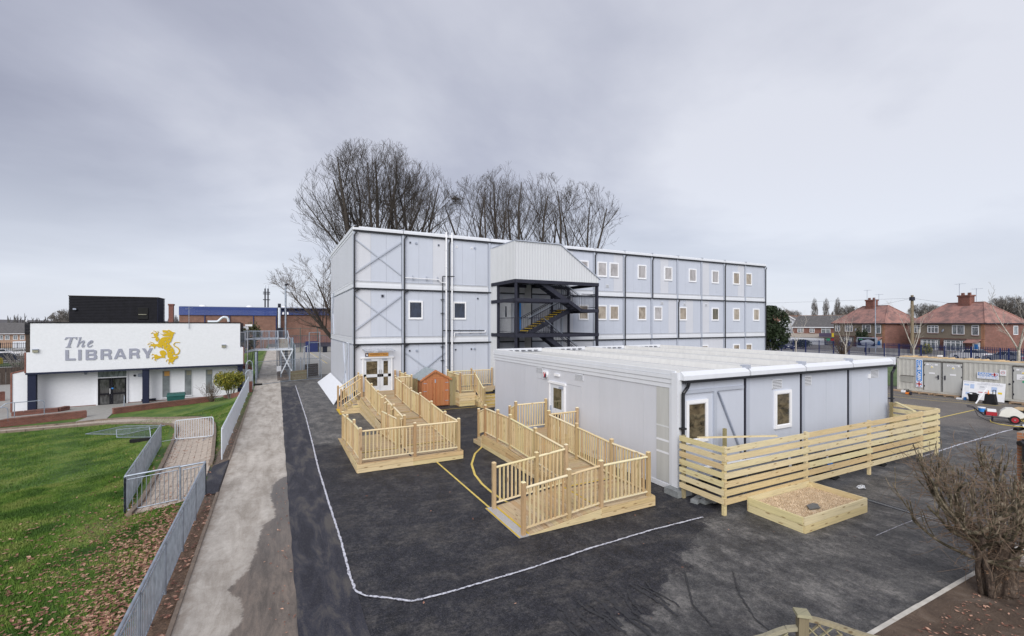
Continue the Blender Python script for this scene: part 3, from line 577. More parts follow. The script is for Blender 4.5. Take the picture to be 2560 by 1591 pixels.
# downpipes
for x, z0, z1 in [(4.19, .3, 10.6), (7.22, .3, 10.6), (10.19, .8, 10.6), (22.2, 3.8, 10.6), (25.2, .5, 10.6), (28.18, 7.2, 10.6), (31.2, 3.8, 7.1), (37.2, .5, 10.6), (42.95+.17, .3, 10.6)]:
    dp = rod(mb, 'downpipe', (x, YF-.11, z0), (x, YF-.11, z1-.25), .045, 'pvc_black'); rod(mb, 'pipe_elbow', (x, YF-.11, z1-.25), (x+.16, YF-.09, z1-.03), .045, 'pvc_black')
for k, (zt, zb) in enumerate(LEV[:2]):
    for x in (4.15, 7.15): rod(mb, 'pipe_elbow', (x+.04, YF-.11, zt-.22), (x+.33, YF-.08, zt-.03), .045, 'pvc_black')
for x in (9.98, 10.38):
    rod(mb, 'soil_pipe', (x, YF-.14, 1.0), (x, YF-.14, 11.04), .055, 'pvc_white')
    for z in (2.2, 3.6, 5.3, 7.25, 8.7, 9.8): rod(mb, 'pipe_clip', (x, YF-.14, z), (x, YF-.14, z+.05), .065, 'pvc_white')
rod(mb, 'pipe', (9.74, YF-.11, .9), (9.74, YF-.11, 8.12), .035, 'pvc_black'); rod(mb, 'pipe', (9.74, YF-.11, 8.12), (10.52, YF-.22, 8.14), .03, 'pvc_black'); rod(mb, 'pipe', (9.74, YF-.12, 4.56), (12.72, YF-.12, 4.54), .03, 'pvc_black')
for a, c in [((7.26, 7.92), (9.5, 7.88)), ((9.5, 7.88), (9.62, 7.72)), ((9.62, 7.72), (9.98, 7.70)), ((10.55, 4.09), (10.55, 4.40)), ((10.55, 4.40), (12.78, 4.42)), ((12.78, 4.42), (12.80, 4.56))]: rod(mb, 'pipe', (a[0], YF-.13, a[1]), (c[0], YF-.13, c[1]), .028, 'pvc_white')
for x, z in [(7.75, 7.95), (8.65, 7.95), (9.4, 7.95), (10.9, 4.5), (11.7, 4.5), (12.4, 4.5)]: box(mb, 'pipe_bracket', x-.015, x+.015, YF-.14, YF, z-.13, z+.13, 'frame_grey')
for x, z in [(9.74, 6.6), (9.74, 5.7), (9.74, 3.5), (9.74, 2.6)]: box(mb, 'pipe_bracket', x-.12, x+.12, YF-.13, YF, z-.012, z+.012, 'pvc_black')
# round and square vents
for x, z, kd in [(7.61, 10.19, 's'), (8.0, 10.17, 'r'), (9.5, 10.17, 's'), (10.76, 10.15, 'q'), (11.85, 10.15, 'q'), (12.07, 10.17, 'r'), (5.88, 6.73, 'l'), (12.28, 6.73, 's'), (7.58, 3.28, 's'), (8.04, 3.27, 'r'), (10.68, 3.27, 's'), (11.81, 3.29, 's'), (12.05, 3.29, 'r')]:
    if kd == 'r': MB().tube((x, YF+.03, z), (x, YF-.03, z), .075, n=14).build('vent', 'sign_grey', mb)
    else:
        s_ = .11 if kd == 'l' else .07; vv = MB().box(x-s_, x+s_, YF, YF+.03, z-s_, z+s_).build('vent', 'pvc_white' if kd == 'q' else 'frame_grey', mb); MB().tube((x, YF, z), (x, YF-.02, z), s_*(.72 if kd != 'q' else .4), n=12).build('vent_hole', 'steel_dark', vv)
# windows
for x, g_ in [(20.67, 'glass_pale'), (22.47, 'glass_pale'), (23.67, 'glass_pale'), (26.62, 'glass_pale'), (29.6, 'glass_pale'), (32.56, 'glass_pale'), (35.5, 'glass_pale'), (38.41, 'glass_tan'), (40.2, 'glass_tan')]: window_y(mb, x, x+.93, YF+.02, 8.71, 9.90, g_)
for x, g_ in [(7.5, 'glass_dark'), (10.5, 'glass_dark'), (20.67, 'glass_tan'), (22.45, 'glass_tan'), (23.68, 'glass_tan'), (26.62, 'glass_tan'), (28.42, 'glass_pale'), (31.36, 'glass_tan'), (35.5, 'glass_olive'), (38.43, 'glass_tan'), (41.34, 'glass_tan')]: window_y(mb, x, x+.93, YF+.02, 5.28, 6.48, g_)
for x, g_ in [(25.6, 'glass_tan'), (28.4, 'glass_tan'), (34.1, 'glass_tan'), (38.43, 'glass_tan'), (40.22, 'glass_tan')]: window_y(mb, x, x+.93, YF+.02, 1.9, 3.08, g_)
for x, z in [(23.3, 8.0), (29.2, 6.75), (31.9, 6.7), (34.6, 6.7)]: vent_louvre(mb, 'y', x, x+.32, YF+.02, z-.13, z+.13)
# entrance door
dr_ = MB(); dr_.box(4.66, 4.74, YF-.06, YF+.02, .88, 2.9).box(6.40, 6.48, YF-.06, YF+.02, .88, 2.9).box(4.56, 6.58, YF-.09, YF+.02, 2.88, 2.96).box(4.66, 6.48, YF-.1, YF, .84, .9)
door = dr_.build('entrance_door', 'pvc_white', mb)
for (a, c, g0, g1) in ((4.75, 5.71, 4.90, 5.56), (5.73, 6.39, 5.93, 6.21)):
    b = MB(); b.box(a, c, YF-.03, YF+.01, 2.70, 2.87).box(a, c, YF-.03, YF+.01, 1.72, 1.90).box(a, c, YF-.03, YF+.01, .91, 1.17).box(a, g0, YF-.03, YF+.01, 1.17, 2.7).box(g1, c, YF-.03, YF+.01, 1.17, 2.7); b.build('door_leaf', 'render_white', door)
    MB().box(g0, g1, YF-.012, YF, 1.9, 2.7).build('pane', 'glass_brown_reflect', door); MB().box(g0, g1, YF-.012, YF, 1.17, 1.72).build('pane', 'glass_brown_reflect', door)
    b = MB(); b.box(a+.1, a+.42, YF-.08, YF-.02, 2.78, 2.84); b.build('door_closer', 'sign_grey', door)
for x in (5.66, 5.78): b = MB(); b.path([(x, YF-.03, 1.75), (x, YF-.09, 1.78), (x, YF-.09, 2.15), (x, YF-.03, 2.18)], .012, 6); b.build('door_handle', 'aluminium', door)
MB().box(4.84, 5.03, YF-.01, YF+.02, 2.99, 3.21).build('sign_crest', 'letter_dark', mb); MB().tube((4.95, YF-.008, 3.08), (4.95, YF-.014, 3.08), .05, n=10).build('crest_shape', 'pvc_white', mb); MB().tube((4.90, YF-.008, 3.15), (4.90, YF-.014, 3.15), .03, n=8).build('crest_shape', 'orange_sign', mb)
MB().box(5.04, 6.24, YF-.01, YF+.02, 2.99, 3.21).build('sign_board', 'orange_sign', mb); text(mb, 'sign_lettering', "Welcome to 'T' Block", (5.12, YF-.016, 3.06), .10, 'letter_brown', width=1.04)
MB().box(5.32, 5.58, YF-.12, YF+.02, 3.22, 3.30).build('door_light', 'pvc_white', mb)
cn = MB(); cn.add([(4.62, YF+.02, 3.48), (6.42, YF+.02, 3.48), (6.56, YF-.7, 3.36), (4.76, YF-.7, 3.36), (4.62, YF+.02, 3.49), (6.42, YF+.02, 3.49), (6.56, YF-.7, 3.37), (4.76, YF-.7, 3.37)], CF); cn.build('door_canopy', 'clear_sheet', mb)
for x in (4.7, 5.6, 6.4): beam(mb, 'canopy_bracket', (x, YF, 3.44), (x+.1, YF-.68, 3.34), .03, .04, 'sign_grey')
# skirting sheets leaning against the gable end
sk = thing('skirt_panel', 'long white sloping board along the foot of the grey gable end', 'panel', (3.2, 36, 0))
for i in range(4):
    a0, a1 = 30.07+i*3.06, 30.07+(i+1)*3.06-.01; b0, b1 = 32.2+i*2.25, 32.2+(i+1)*2.25-.01; zt0, zt1 = .80+i*.02, .82+i*.02
    MB().add([(3.15, a0, .0), (3.15, a1, .0), (4.08, b1, zt1), (4.08, b0, zt0), (3.13, a0, .03), (3.13, a1, .03), (4.06, b1, zt1+.03), (4.06, b0, zt0+.03)], CF).build('sheet', 'white_paint', sk)

# ------------------------------------------------------------------ external stair tower
SX0, SX1, SY = 13.25, 19.67, 25.29
stw = thing('fire_escape_stair', 'black steel fire escape stair under a ribbed grey hood on the tall block', 'staircase', (SX0, SY, 0))
def cladding(poly_top, zb, x0, x1, y, axis='x', pitch=.2):
    b = MB(); n = int(round((x1-x0)/pitch)); n = max(n, 1)
    for i in range(n):
        for a, c, d in ((0, .55, 0), (.55, .68, -.03), (.68, .87, -.03), (.87, 1, 0)):
            u0 = x0+(i+a)*(x1-x0)/n; u1 = x0+(i+c)*(x1-x0)/n; d0 = 0 if a in (0, .55) else -.03; d1 = -.03 if c in (.68, .87) else 0
            za, zc = poly_top(u0), poly_top(u1)
            P = (lambda u, dd, z: (u, y+dd, z)) if axis == 'x' else (lambda u, dd, z: (y+dd, u, z))
            b.quad(P(u0, d0, zb), P(u1, d1, zb), P(u1, d1, zc), P(u0, d0, za))
    return b
top = lambda x: 10.17 if x < 16.54 else 10.17-(x-16.54)*(10.17-8.12)/(SX1-16.54)
cladding(top, 7.76, SX0, SX1, SY).build('front_cladding', 'rib_cladding', stw)
cladding(lambda x: 10.17, 7.76, SY, 29.0, SX0, 'y').build('side_cladding', 'rib_cladding', stw)
cladding(lambda x: 7.76, .3, 27.98, 29.0, SX0, 'y').build('side_cladding', 'rib_cladding', stw)
cladding(lambda x: 7.76, .3, 27.98, 28.9, 15.9, 'y').build('side_cladding', 'rib_cladding', stw)
b = MB(); b.add([(SX0, SY, 10.17), (16.54, SY, 10.17), (16.54, 29, 10.17), (SX0, 29, 10.17), (SX0, SY, 10.2), (16.54, SY, 10.2), (16.54, 29, 10.2), (SX0, 29, 10.2)], CF); b.add([(16.54, SY, 10.17), (SX1, SY, 8.12), (SX1, 29, 8.12), (16.54, 29, 10.17), (16.54, SY, 10.2), (SX1, SY, 8.15), (SX1, 29, 8.15), (16.54, 29, 10.2)], CF); b.build('hood_roof', 'rib_cladding', stw)
b = MB().beam((SX0-.02, SY-.05, 10.2), (16.56, SY-.05, 10.2), .1, .05).beam((16.54, SY-.05, 10.2), (SX1+.15, SY-.05, 8.02), .12, .05); b.build('hood_trim', 'frame_grey', stw)
for i in range(18): x = SX0+i*.2; beam(stw, 'roof_rib', (SX0-.04, SY+i*.2, 10.22), (SX0+.04, SY+i*.2, 10.22), .08, .05, 'sign_grey')
D = 'steel_dark'
for x, y in [(SX0+.06, SY+.06), (SX1-.06, SY+.06), (SX0+.06, 27.9), (SX1-.06, 28.8), (17.75, 28.2), (16.0, 28.2), (14.6, SY+2.2), (13.7, 28.7)]: box(stw, 'column', x-.07, x+.07, y-.07, y+.07, 0, 7.7, D)
for z in (7.68, 4.25):
    for p, q in [((SX0, SY, z), (SX1, SY, z)), ((SX0, 28.7, z), (SX1, 28.7, z)), ((SX0, SY, z), (SX0, 28.8, z)), ((SX1, SY, z), (SX1, 28.8, z)), ((16.2, SY, z), (16.2, 28.8, z))]: beam(stw, 'floor_beam', (p[0], p[1], z), (q[0], q[1], z), .12, .22, D)
for p, q in [((SX0, SY+.02, 6.5), (17.2, SY+.02, 6.5)), ((17.2, SY+.02, 6.5), (18.27, SY+.02, 5.88)), ((18.2, SY+.02, 5.88), (SX1, SY+.02, 5.88)), ((SX0, SY, 6.5), (SX0, 28.8, 6.5)), ((SX1, SY, 5.88), (SX1, 28.8, 5.88)), ((SX0, 27.0, 6.5), (17, 27.0, 6.5))]: beam(stw, 'floor_beam', p, q, .12, .22, D)
box(stw, 'landing', SX0, 16.4, SY, 28.9, 4.33, 4.38, D); box(stw, 'landing', 18.0, SX1, SY, 28.9, 5.95, 6.0, D); box(stw, 'landing', SX0, 15.2, SY, 28.9, 7.74, 7.79, D); box(stw, 'landing', 18.0, SX1, SY, 28.9, 2.4, 2.45, D)
def flight(x0, z0, x1, z1, ya, yb, nos=True):
    n = 10
    for y in (ya, yb): beam(stw, 'stringer', (x0, y, z0-.05), (x1, y, z1-.05), .06, .28, D)
    for i in range(n):
        t = (i+.5)/n; x = x0+(x1-x0)*t; z = z0+(z1-z0)*(i+1)/n; tr = box(stw, 'tread', x-.15, x+.15, ya, yb, z-.05, z-.01, D)
        if nos: xs = x0+(x1-x0)*i/n; box(stw, 'nosing', xs-.03, xs+.03, ya+.08, yb-.08, z-.045, z+.012, 'yellow_nosing')
    for y in (ya, yb):
        for dz in (1.0, .9): rod(stw, 'handrail', (x0, y, z0+dz), (x1, y, z1+dz), .022, D if dz < 1 or y == yb else 'galvanised')
        rod(stw, 'bottom_rail', (x0, y, z0+.15), (x1, y, z1+.15), .012, D)
        m = 22
        for i in range(m+1): t = i/m; x = x0+(x1-x0)*t; z = z0+(z1-z0)*t; rod(stw, 'baluster', (x, y, z+.12), (x, y, z+.95), .009, D)
flight(14.75, 4.4, 18.0, 5.97, 26.3, 27.5)
flight(15.1, 7.78, 18.2, 5.97, 25.45, 26.1, False)
flight(15.4, 4.36, 18.2, 2.42, 25.45, 26.1, False)
def srail(p, q, z, n):
    rod(stw, 'handrail', (*p, z+1.0), (*q, z+1.0), .02, D); rod(stw, 'bottom_rail', (*p, z+.1), (*q, z+.1), .015, D)
    for i in range(n+1): t = i/n; rod(stw, 'baluster', (p[0]+(q[0]-p[0])*t, p[1]+(q[1]-p[1])*t, z+.1), (p[0]+(q[0]-p[0])*t, p[1]+(q[1]-p[1])*t, z+1.0), .009, D)
srail((SX0+.1, SY+.02), (16.3, SY+.02), 4.38, 26); srail((SX0+.03, SY+.1), (SX0+.03, 27.9), 4.38, 20); srail((18.3, SY+.02), (SX1-.1, SY+.02), 6.0, 11); srail((SX1-.03, SY), (SX1-.03, 28.8), 6.0, 22); srail((18.3, SY+.02), (SX1-.1, SY+.02), 2.45, 11)
for z in (4.38,):
    dd = MB().box(13.9, 14.78, 28.86, 28.93, z, z+2.05).build('door', 'render_white', stw); MB().box(14.3, 14.42, 28.84, 28.86, z+1.1, z+1.85).build('pane', 'glass_dark', dd); MB().box(13.85, 14.9, 28.84, 28.9, z+2.05, z+2.15).build('lintel', 'fascia_white', stw)
    MB().box(15.42, 15.56, 28.84, 28.95, z, z+2.1).build('blue_post', 'print_blue', stw)
hs = MB(); hs.path([(14.95, 28.6, 6.4), (14.97, 28.6, 5.6), (14.93, 28.55, 5.0), (15.0, 28.5, 4.45), (15.25, 28.4, 4.42), (15.7, 28.3, 4.40)], .025, 6); tag(hs.build('hose', 'hose_yellow'), 'yellow hose hanging beside the blue post on the stair landing', 'hose')

# ------------------------------------------------------------------ single storey block
AX0, AX1, AY0, AY1, AH = 10.55, 22.6, 9.78, 22.6, 3.55
sb = thing('modular_classroom', 'single-storey grey modular classroom block with white flat roof bays', 'building', (AX0, AY0, 0))
MB().box(AX0+.06, AX1-.06, AY0+.06, AY1-.06, .4, 3.3).build('core_wall', 'frame_grey', sb)
n = 11; ys = lin(AY0+.32, AY1-.1, n)
for j in range(n):
    a, c = ys[j]+.003, ys[j+1]-.003
    if c < 15.7 or a > 16.92: box(sb, 'wall_panel', AX0-.005, AX0+.06, a, c, .12, 3.06, 'panel_warm')
    else: box(sb, 'wall_panel', AX0-.005, AX0+.06, a, c, 2.55, 3.06, 'panel_warm'); (a < 15.7) and box(sb, 'wall_panel', AX0-.005, AX0+.06, a, 15.69, .12, 2.54, 'panel_warm'); (c > 16.93) and box(sb, 'wall_panel', AX0-.005, AX0+.06, 16.93, c, .12, 2.54, 'panel_warm')
box(sb, 'skirting', AX0-.03, AX0+.05, AY0+.3, AY1, .015, .16, 'fascia_white')
b = MB(); b.box(AX0-.03, AX0+.1, AY0+.1, AY1, 3.07, 3.20).box(AX0-.05, AX0+.1, AY0+.1, AY1, 3.21, 3.34).box(AX0-.07, AX0+.1, AY0+.1, AY1, 3.35, 3.47).box(AX0-.05, AX0+.12, AY0+.1, AY1, 3.475, 3.60); b.build('side_fascia', 'fascia_white', sb)
box(sb, 'corner_post', AX0-.08, AX0+.1, AY0-.03, AY0+.2, .18, 3.55, 'fascia_white'); box(sb, 'edge_strip', AX0-.05, AX0+.0, AY0+.22, AY0+.31, .12, 3.1, 'fascia_white')
box(sb, 'patch_panel', AX0-.02, AX0-.006, 10.12, 10.64, .2, 3.06, 'panel_beige')
for z in (1.05, 1.42): box(sb, 'tape_strip', AX0-.026, AX0-.021, 10.13, 10.64, z, z+.06, 'white_paint')
box(sb, 'tape_strip', AX0-.026, AX0-.021, 10.13, 10.64, 1.86, 1.9, 'beige_tape')
tag(MB().box(10.22, 10.80, 9.5, 10.02, 0, .18).build('pad_block', 'concrete_block'), 'dark concrete pad block under the near corner of the low block', 'block')
vent_louvre(sb, 'x', 17.51, 18.08, AX0-.006, 2.80, 3.05); vent_louvre(sb, 'x', 14.48, 15.04, AX0-.006, 2.78, 3.04)
# side door
d_ = MB(); d_.box(AX0-.06, AX0+.02, 15.70, 15.78, .50, 2.48).box(AX0-.06, AX0+.02, 16.84, 16.92, .50, 2.48).box(AX0-.08, AX0+.02, 15.66, 16.96, 2.46, 2.55)
sd = d_.build('side_door', 'pvc_white', sb)
b = MB(); b.box(AX0-.03, AX0+.01, 15.79, 16.83, 2.28, 2.45).box(AX0-.03, AX0+.01, 15.79, 16.83, .52, 1.42).box(AX0-.03, AX0+.01, 15.79, 15.97, 1.42, 2.28).box(AX0-.03, AX0+.01, 16.62, 16.83, 1.42, 2.28); b.build('door_leaf', 'render_white', sd)
MB().box(AX0-.015, AX0, 15.97, 16.62, 1.42, 2.28).build('pane', 'glass_olive', sd); MB().box(AX0-.032, AX0-.03, 15.95, 16.64, .7, 1.2).build('pane', 'glass_dark', sd); MB().box(AX0-.1, AX0-.03, 15.83, 16.08, 2.30, 2.38).build('door_closer', 'sign_grey', sd); MB().box(AX0-.1, AX0-.03, 16.72, 16.77, 1.2, 1.5).build('door_handle', 'sign_grey', sd)
al = MB(); al.prism([(17.04, 2.92), (17.36, 2.95), (17.36, 2.80), (17.28, 2.66), (17.10, 2.66), (17.04, 2.78)], lambda u, v, t: (AX0-.01-t, u, v), .09); ab = al.build('alarm_box', 'pvc_white', sb)
MB().prism([(17.06, 2.80), (17.06, 2.66), (17.30, 2.64), (17.14, 2.86)], lambda u, v, t: (AX0-.102-t, u, v), .006).build('alarm_mark', 'letter_dark', ab); MB().prism([(17.30, 2.88), (17.26, 2.88), (17.20, 2.76), (17.14, 2.88), (17.10, 2.88), (17.18, 2.68), (17.22, 2.68)], lambda u, v, t: (AX0-.11-t, u, v), .006).build('alarm_mark', 'print_red', ab)
MB().box(AX0-.08, AX0-.005, 16.12, 16.48, 2.80, 2.90).build('emergency_light', 'pvc_white', sb)
# end facing the slat screen
for i in range(4):
    x = AX0+3.012*i
    for j in range(2): a = x+.12+j*1.4; box(sb, 'wall_panel', a+.004, a+1.4-.004, AY0-.005, AY0+.06, .42, 3.22, 'panel_grey')
    (i > 0) and (box(sb, 'post', x-.02, x+.13, AY0-.05, AY0+.05, .40, 3.3, 'frame_grey'), box(sb, 'joint_strip', x-.055, x-.02, AY0-.03, AY0+.05, .42, 3.3, 'steel_dark'))
    b = MB(); x1 = x+3.0; b.add([(x+.03, AY0-.18, 3.34), (x1-.03, AY0-.18, 3.34), (x1-.03, AY0+.1, 3.34), (x+.03, AY0+.1, 3.34), (x+.03, AY0-.18, 3.47), (x1-.03, AY0-.18, 3.47), (x1-.03, AY0-.06, 3.59), (x+.03, AY0-.06, 3.59)], CF); b.build('end_fascia', 'fascia_white', sb)
    b = MB().box(x+.03, x1-.03, AY0-.16, AY0+.06, 3.62, 3.64)
    (i > 0) and MB().box(x-.10, x+.12, AY0-.10, AY0+.12, 3.55, 3.67).build('fascia_joint', 'frame_grey', sb)
    sk_ = MB().box(x+.0, x+3.01, AY0-.03, AY1-.02, .30, .41).build('floor_frame', 'frame_grey', sb)
    # roof bay with raised side ridges
    rf = MB().box(x+.1, x+2.9, AY0+.02, AY1-.3, 3.38, 3.43).build('roof_bay', 'roof_cream', sb)
    for dx in (0.0, 2.88): MB().add([(x+dx-.02, AY0+.05, 3.42), (x+dx+.15, AY0+.05, 3.42), (x+dx+.15, AY1-.2, 3.42), (x+dx-.02, AY1-.2, 3.42), (x+dx+.03, AY0+.05, 3.62), (x+dx+.10, AY0+.05, 3.62), (x+dx+.10, AY1-.2, 3.62), (x+dx+.03, AY1-.2, 3.62)], CF).build('roof_ridge', 'roof_cream', sb)
    for dx in (.17, 2.80): MB().box(x+dx, x+dx+.03, AY0+.1, AY1-.3, 3.431, 3.436).build('roof_shade_line', 'sign_grey', sb)  # flat grey strips paint in the shade lines alongside the ridges
    for k in range(6): MB().box(x+.35+k*.4, x+.58+k*.4, AY1-.28, AY1-.2, 3.51, 3.54).build('roof_slot', 'steel_dark', sb)
    MB().box(x+.1, x+2.9, AY1-.18, AY1-.02, 3.45, 3.64).build('roof_upstand', 'fascia_white', sb)
b = MB().box(AX1-.02, AX1+.12, AY0-.2, AY1, 3.3, 3.62); b.build('side_fascia', 'fascia_white', sb)
b = MB().beam((AX0+.05, AY0-.17, 3.30), (AX1+.1, AY0-.17, 3.29), .1, .07); b.build('gutter', 'pvc_black', sb)
for x in (AX0+.06, AX1-.02):
    rod(sb, 'downpipe', (x, AY0-.12, .12), (x, AY0-.12, 2.95), .05, 'pvc_black'); rod(sb, 'pipe_elbow', (x, AY0-.12, 2.95), (x+.18, AY0-.12, 3.12), .05, 'pvc_black'); rod(sb, 'pipe_elbow', (x+.18, AY0-.12, 3.12), (x+.2, AY0-.17, 3.30), .05, 'pvc_black')
    for z in (.8, 1.9): box(sb, 'pipe_clip', x-.08, x+.08, AY0-.18, AY0-.02, z, z+.05, 'pvc_black')
box(sb, 'rail', AX0+.2, 13.4, AY0-.06, AY0-.005, 2.92, 3.02, 'frame_grey'); box(sb, 'post', 12.0, 12.12, AY0-.07, AY0, .4, 2.92, 'frame_grey'); beam(sb, 'brace', (12.2, AY0-.05, 2.88), (13.42, AY0-.05, .62), .04, .07, 'sign_grey', up=(0, 1, 0))
window_y(sb, 10.83, 11.75, AY0-.01, 1.42, 2.71, 'glass_brown_reflect', .10); window_y(sb, 15.02, 15.94, AY0-.01, 1.43, 2.72, 'glass_brown_reflect', .10)
vent_louvre(sb, 'y', 14.91, 15.45, AY0-.006, 2.78, 3.12); vent_louvre(sb, 'y', 16.61, 17.16, AY0-.006, 2.79, 3.14); vent_louvre(sb, 'y', 21.17, 21.77, AY0-.006, 2.82, 3.16); MB().box(20.98, 21.08, AY0-.06, AY0-.005, 2.83, 3.0).build('sensor', 'pvc_white', sb)
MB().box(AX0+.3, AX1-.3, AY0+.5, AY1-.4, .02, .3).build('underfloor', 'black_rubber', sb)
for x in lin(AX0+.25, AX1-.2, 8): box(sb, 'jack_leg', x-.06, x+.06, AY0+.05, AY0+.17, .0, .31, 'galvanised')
b = MB(); b.path([(11.3, AY0-.12, .66), (15.6, AY0-.14, .56), (15.7, AY0-.14, .1)], .05, 8); b.build('waste_pipe', 'pvc_white', sb)
b = MB(); b.path([(13.2, AY0-.1, .75), (13.2, AY0-.1, .5), (17.9, AY0-.1, .44), (18.0, AY0-.1, .05)], .04, 8); b.build('waste_pipe', 'pvc_white', sb)
b = MB(); b.path([(11.0, AY0-.2, .36), (14, AY0-.2, .34), (22, AY0-.2, .34)], .03, 6); b.build('waste_pipe', 'pvc_black', sb)
for x in (15.9, 18.9): tag(MB().add([(x, 8.3, 0), (x+.45, 8.4, 0), (x+.45, 9.6, .0), (x, 9.6, 0), (x, 8.35, .02), (x+.45, 8.45, .02), (x+.42, 9.5, .42), (x+.02, 9.5, .42)], CF).build('ramp_wedge', 'black_rubber'), 'black rubber wedge behind the slat screen near its middle' if x < 16 else 'black rubber wedge behind the slat screen near its far end', 'wedge')
for x, l_ in ((12.0, 'just left of the planter'), (15.1, 'right behind the planter'), (17.3, 'beside the third screen post'), (20.4, 'nearest the far end of the screen')): tag(MB().box(x-.05, x+.05, 8.6, 8.7, 0, .5).build('jack_stand', 'galvanised'), 'small galvanised prop under the slat screen, '+l_, 'prop', 'props under the slat screen')
# loose blocks and slates below the screen corner
for i, (x, y, lx, ly, h, a) in enumerate([(10.55, 9.1, .22, .1, .1, .3), (10.75, 8.95, .22, .11, .1, .1), (10.95, 8.9, .2, .1, .1, -.2)]):
    o = MB().box(-lx, lx, -ly, ly, 0, h).build('concrete_block', 'concrete_block'); o.location = (x, y, 0); o.rotation_euler = (0, 0, a); tag(o, 'grey concrete block under the screen corner, '+['nearest the building', 'middle of three', 'farthest from the building'][i], 'block', 'blocks under the screen corner')
o = MB().box(-.38, .38, -.16, .16, 0, .03).build('slate_sheet', 'wet_slate'); o.location = (11.0, 8.72, .1); o.rotation_euler = (.08, .03, -.1); tag(o, 'dark slate sheet resting on the blocks under the screen corner', 'slate')
# ------------------------------------------------------------------ timber ramps
def post(par, x, y, z0, z1, mat='post_wood', s_=.095):
    p = box(par, 'post', x-s_/2, x+s_/2, y-s_/2, y+s_/2, z0, z1, mat); cap = MB()
    cap.add([(x-s_*.56, y-s_*.56, z1), (x+s_*.56, y-s_*.56, z1), (x+s_*.56, y+s_*.56, z1), (x-s_*.56, y+s_*.56, z1), (x-s_*.3, y-s_*.3, z1+.03), (x+s_*.3, y-s_*.3, z1+.03), (x+s_*.3, y+s_*.3, z1+.03), (x-s_*.3, y+s_*.3, z1+.03)], CF); cap.build('post_cap', 'rail_z', par); return p
def balustrade(par, pts, first=True, last=True, depth=.0, gap=.125, rails=(1.08, .13)):
    # pts: (x, y, deck z, post top z, post foot z)
    for i, p in enumerate(pts):
        if (i == 0 and not first) or (i == len(pts)-1 and not last): continue
        post(par, p[0], p[1], p[4] if len(p) > 4 else p[2], p[3])
    for a, c in zip(pts, pts[1:]):
        ax = 'x' if abs(a[0]-c[0]) > abs(a[1]-c[1]) else 'y'; A = Vector(a[:3]); C = Vector(c[:3]); d = (C-A); L = math.hypot(d.x, d.y); u = d/L; A2 = A+u*.05; C2 = C-u*.05
        up = Vector((0, 0, 1)); rod(par, 'handrail', A2+up*rails[0], C2+up*rails[0], .034, 'rail_'+ax); beam(par, 'bottom_rail', A2+up*rails[1], C2+up*rails[1], .045, .035, 'rail_'+ax)
        n = max(1, round((L-.1)/gap)-1)
        for k in range(n):
            t = (k+1)/(n+1); q = A2+(C2-A2)*t; box(par, 'baluster', q.x-.02, q.x+.02, q.y-.02, q.y+.02, q.z+rails[1], q.z+rails[0]-.01, 'wood_z')
def deck_y(par, x0, x1, y0, y1, zf, w_=.14):      # planks lie along x, laid one after the other along y
    n = int(round((y1-y0)/w_))
    for i in range(n):
        a = y0+i*(y1-y0)/n; c = y0+(i+1)*(y1-y0)/n-.006; za, zc = zf(a), zf(c)
        beam(par, 'deck_plank', ((x0+x1)/2, a, za-.0125), ((x0+x1)/2, c, zc-.0125), x1-x0, .025, 'deck_x')
def fascia(par, p, q, zlo0, zhi0, zlo1, zhi1, nb_, axis, th=.03):
    for i in range(nb_):
        f0, f1 = i/nb_, (i+1)/nb_; g = .009
        P = Vector((p[0], p[1], 0)); Q = Vector((q[0], q[1], 0)); a = (zlo0+(zhi0-zlo0)*f0+g, zlo0+(zhi0-zlo0)*f1, zlo1+(zhi1-zlo1)*f0+g, zlo1+(zhi1-zlo1)*f1)
        d = (Q-P).normalized(); n_ = Vector((d.y, -d.x, 0))*th
        v = [(*(P)[:2], a[0]), (*(Q)[:2], a[2]), (*(Q)[:2], a[3]), (*(P)[:2], a[1])]; v2 = [(x+n_.x, y+n_.y, z) for x, y, z in v]
        MB().add(v+v2, [(0, 1, 2, 3), (7, 6, 5, 4), (0, 4, 5, 1), (1, 5, 6, 2), (2, 6, 7, 3), (3, 7, 4, 0)]).build('fascia_board', 'wood_'+axis, par)
def pw(*k):
    def f(y):
        for (a, za), (c, zc) in zip(k, k[1:]):
            if y <= c: return za+(zc-za)*max(0, (y-a)/(c-a))
        return k[-1][1]
    return f
r1 = thing('timber_ramp', 'fresh timber ramp with steps and balustrades leading to the orange-signed entrance door', 'ramp', (4.3, 16, 0))
z1 = pw((15.99, .30), (17.55, .30), (21.1, .57), (22.85, .59), (26.2, .87), (29, .87))
deck_y(r1, 4.22, 6.15, 16.02, 28.9, z1); deck_y(r1, 2.44, 4.21, 16.02, 17.55, z1)
deck_y(r1, 6.16, 7.0, 26.3, 28.9, z1)
za = pw((17.5, .30), (21.2, .02)); deck_y(r1, 2.44, 4.16, 17.56, 21.2, za)
fascia(r1, (2.42, 15.99), (4.3, 15.99), 0, .29, 0, .29, 2, 'x'); fascia(r1, (4.3, 15.985), (6.17, 15.985), 0, .295, 0, .29, 2, 'x')
fascia(r1, (2.43, 17.6), (2.43, 15.99), 0, .29, 0, .29, 2, 'y'); fascia(r1, (2.43, 21.2), (2.43, 17.6), 0, .03, 0, .29, 1, 'y')
fascia(r1, (6.17, 16.0), (6.17, 17.55), 0, .29, 0, .29, 2, 'y'); fascia(r1, (6.17, 17.55), (6.17, 22.85), 0, .29, 0, .57, 3, 'y'); fascia(r1, (6.17, 22.85), (6.17, 28.9), 0, .58, 0, .85, 4, 'y')
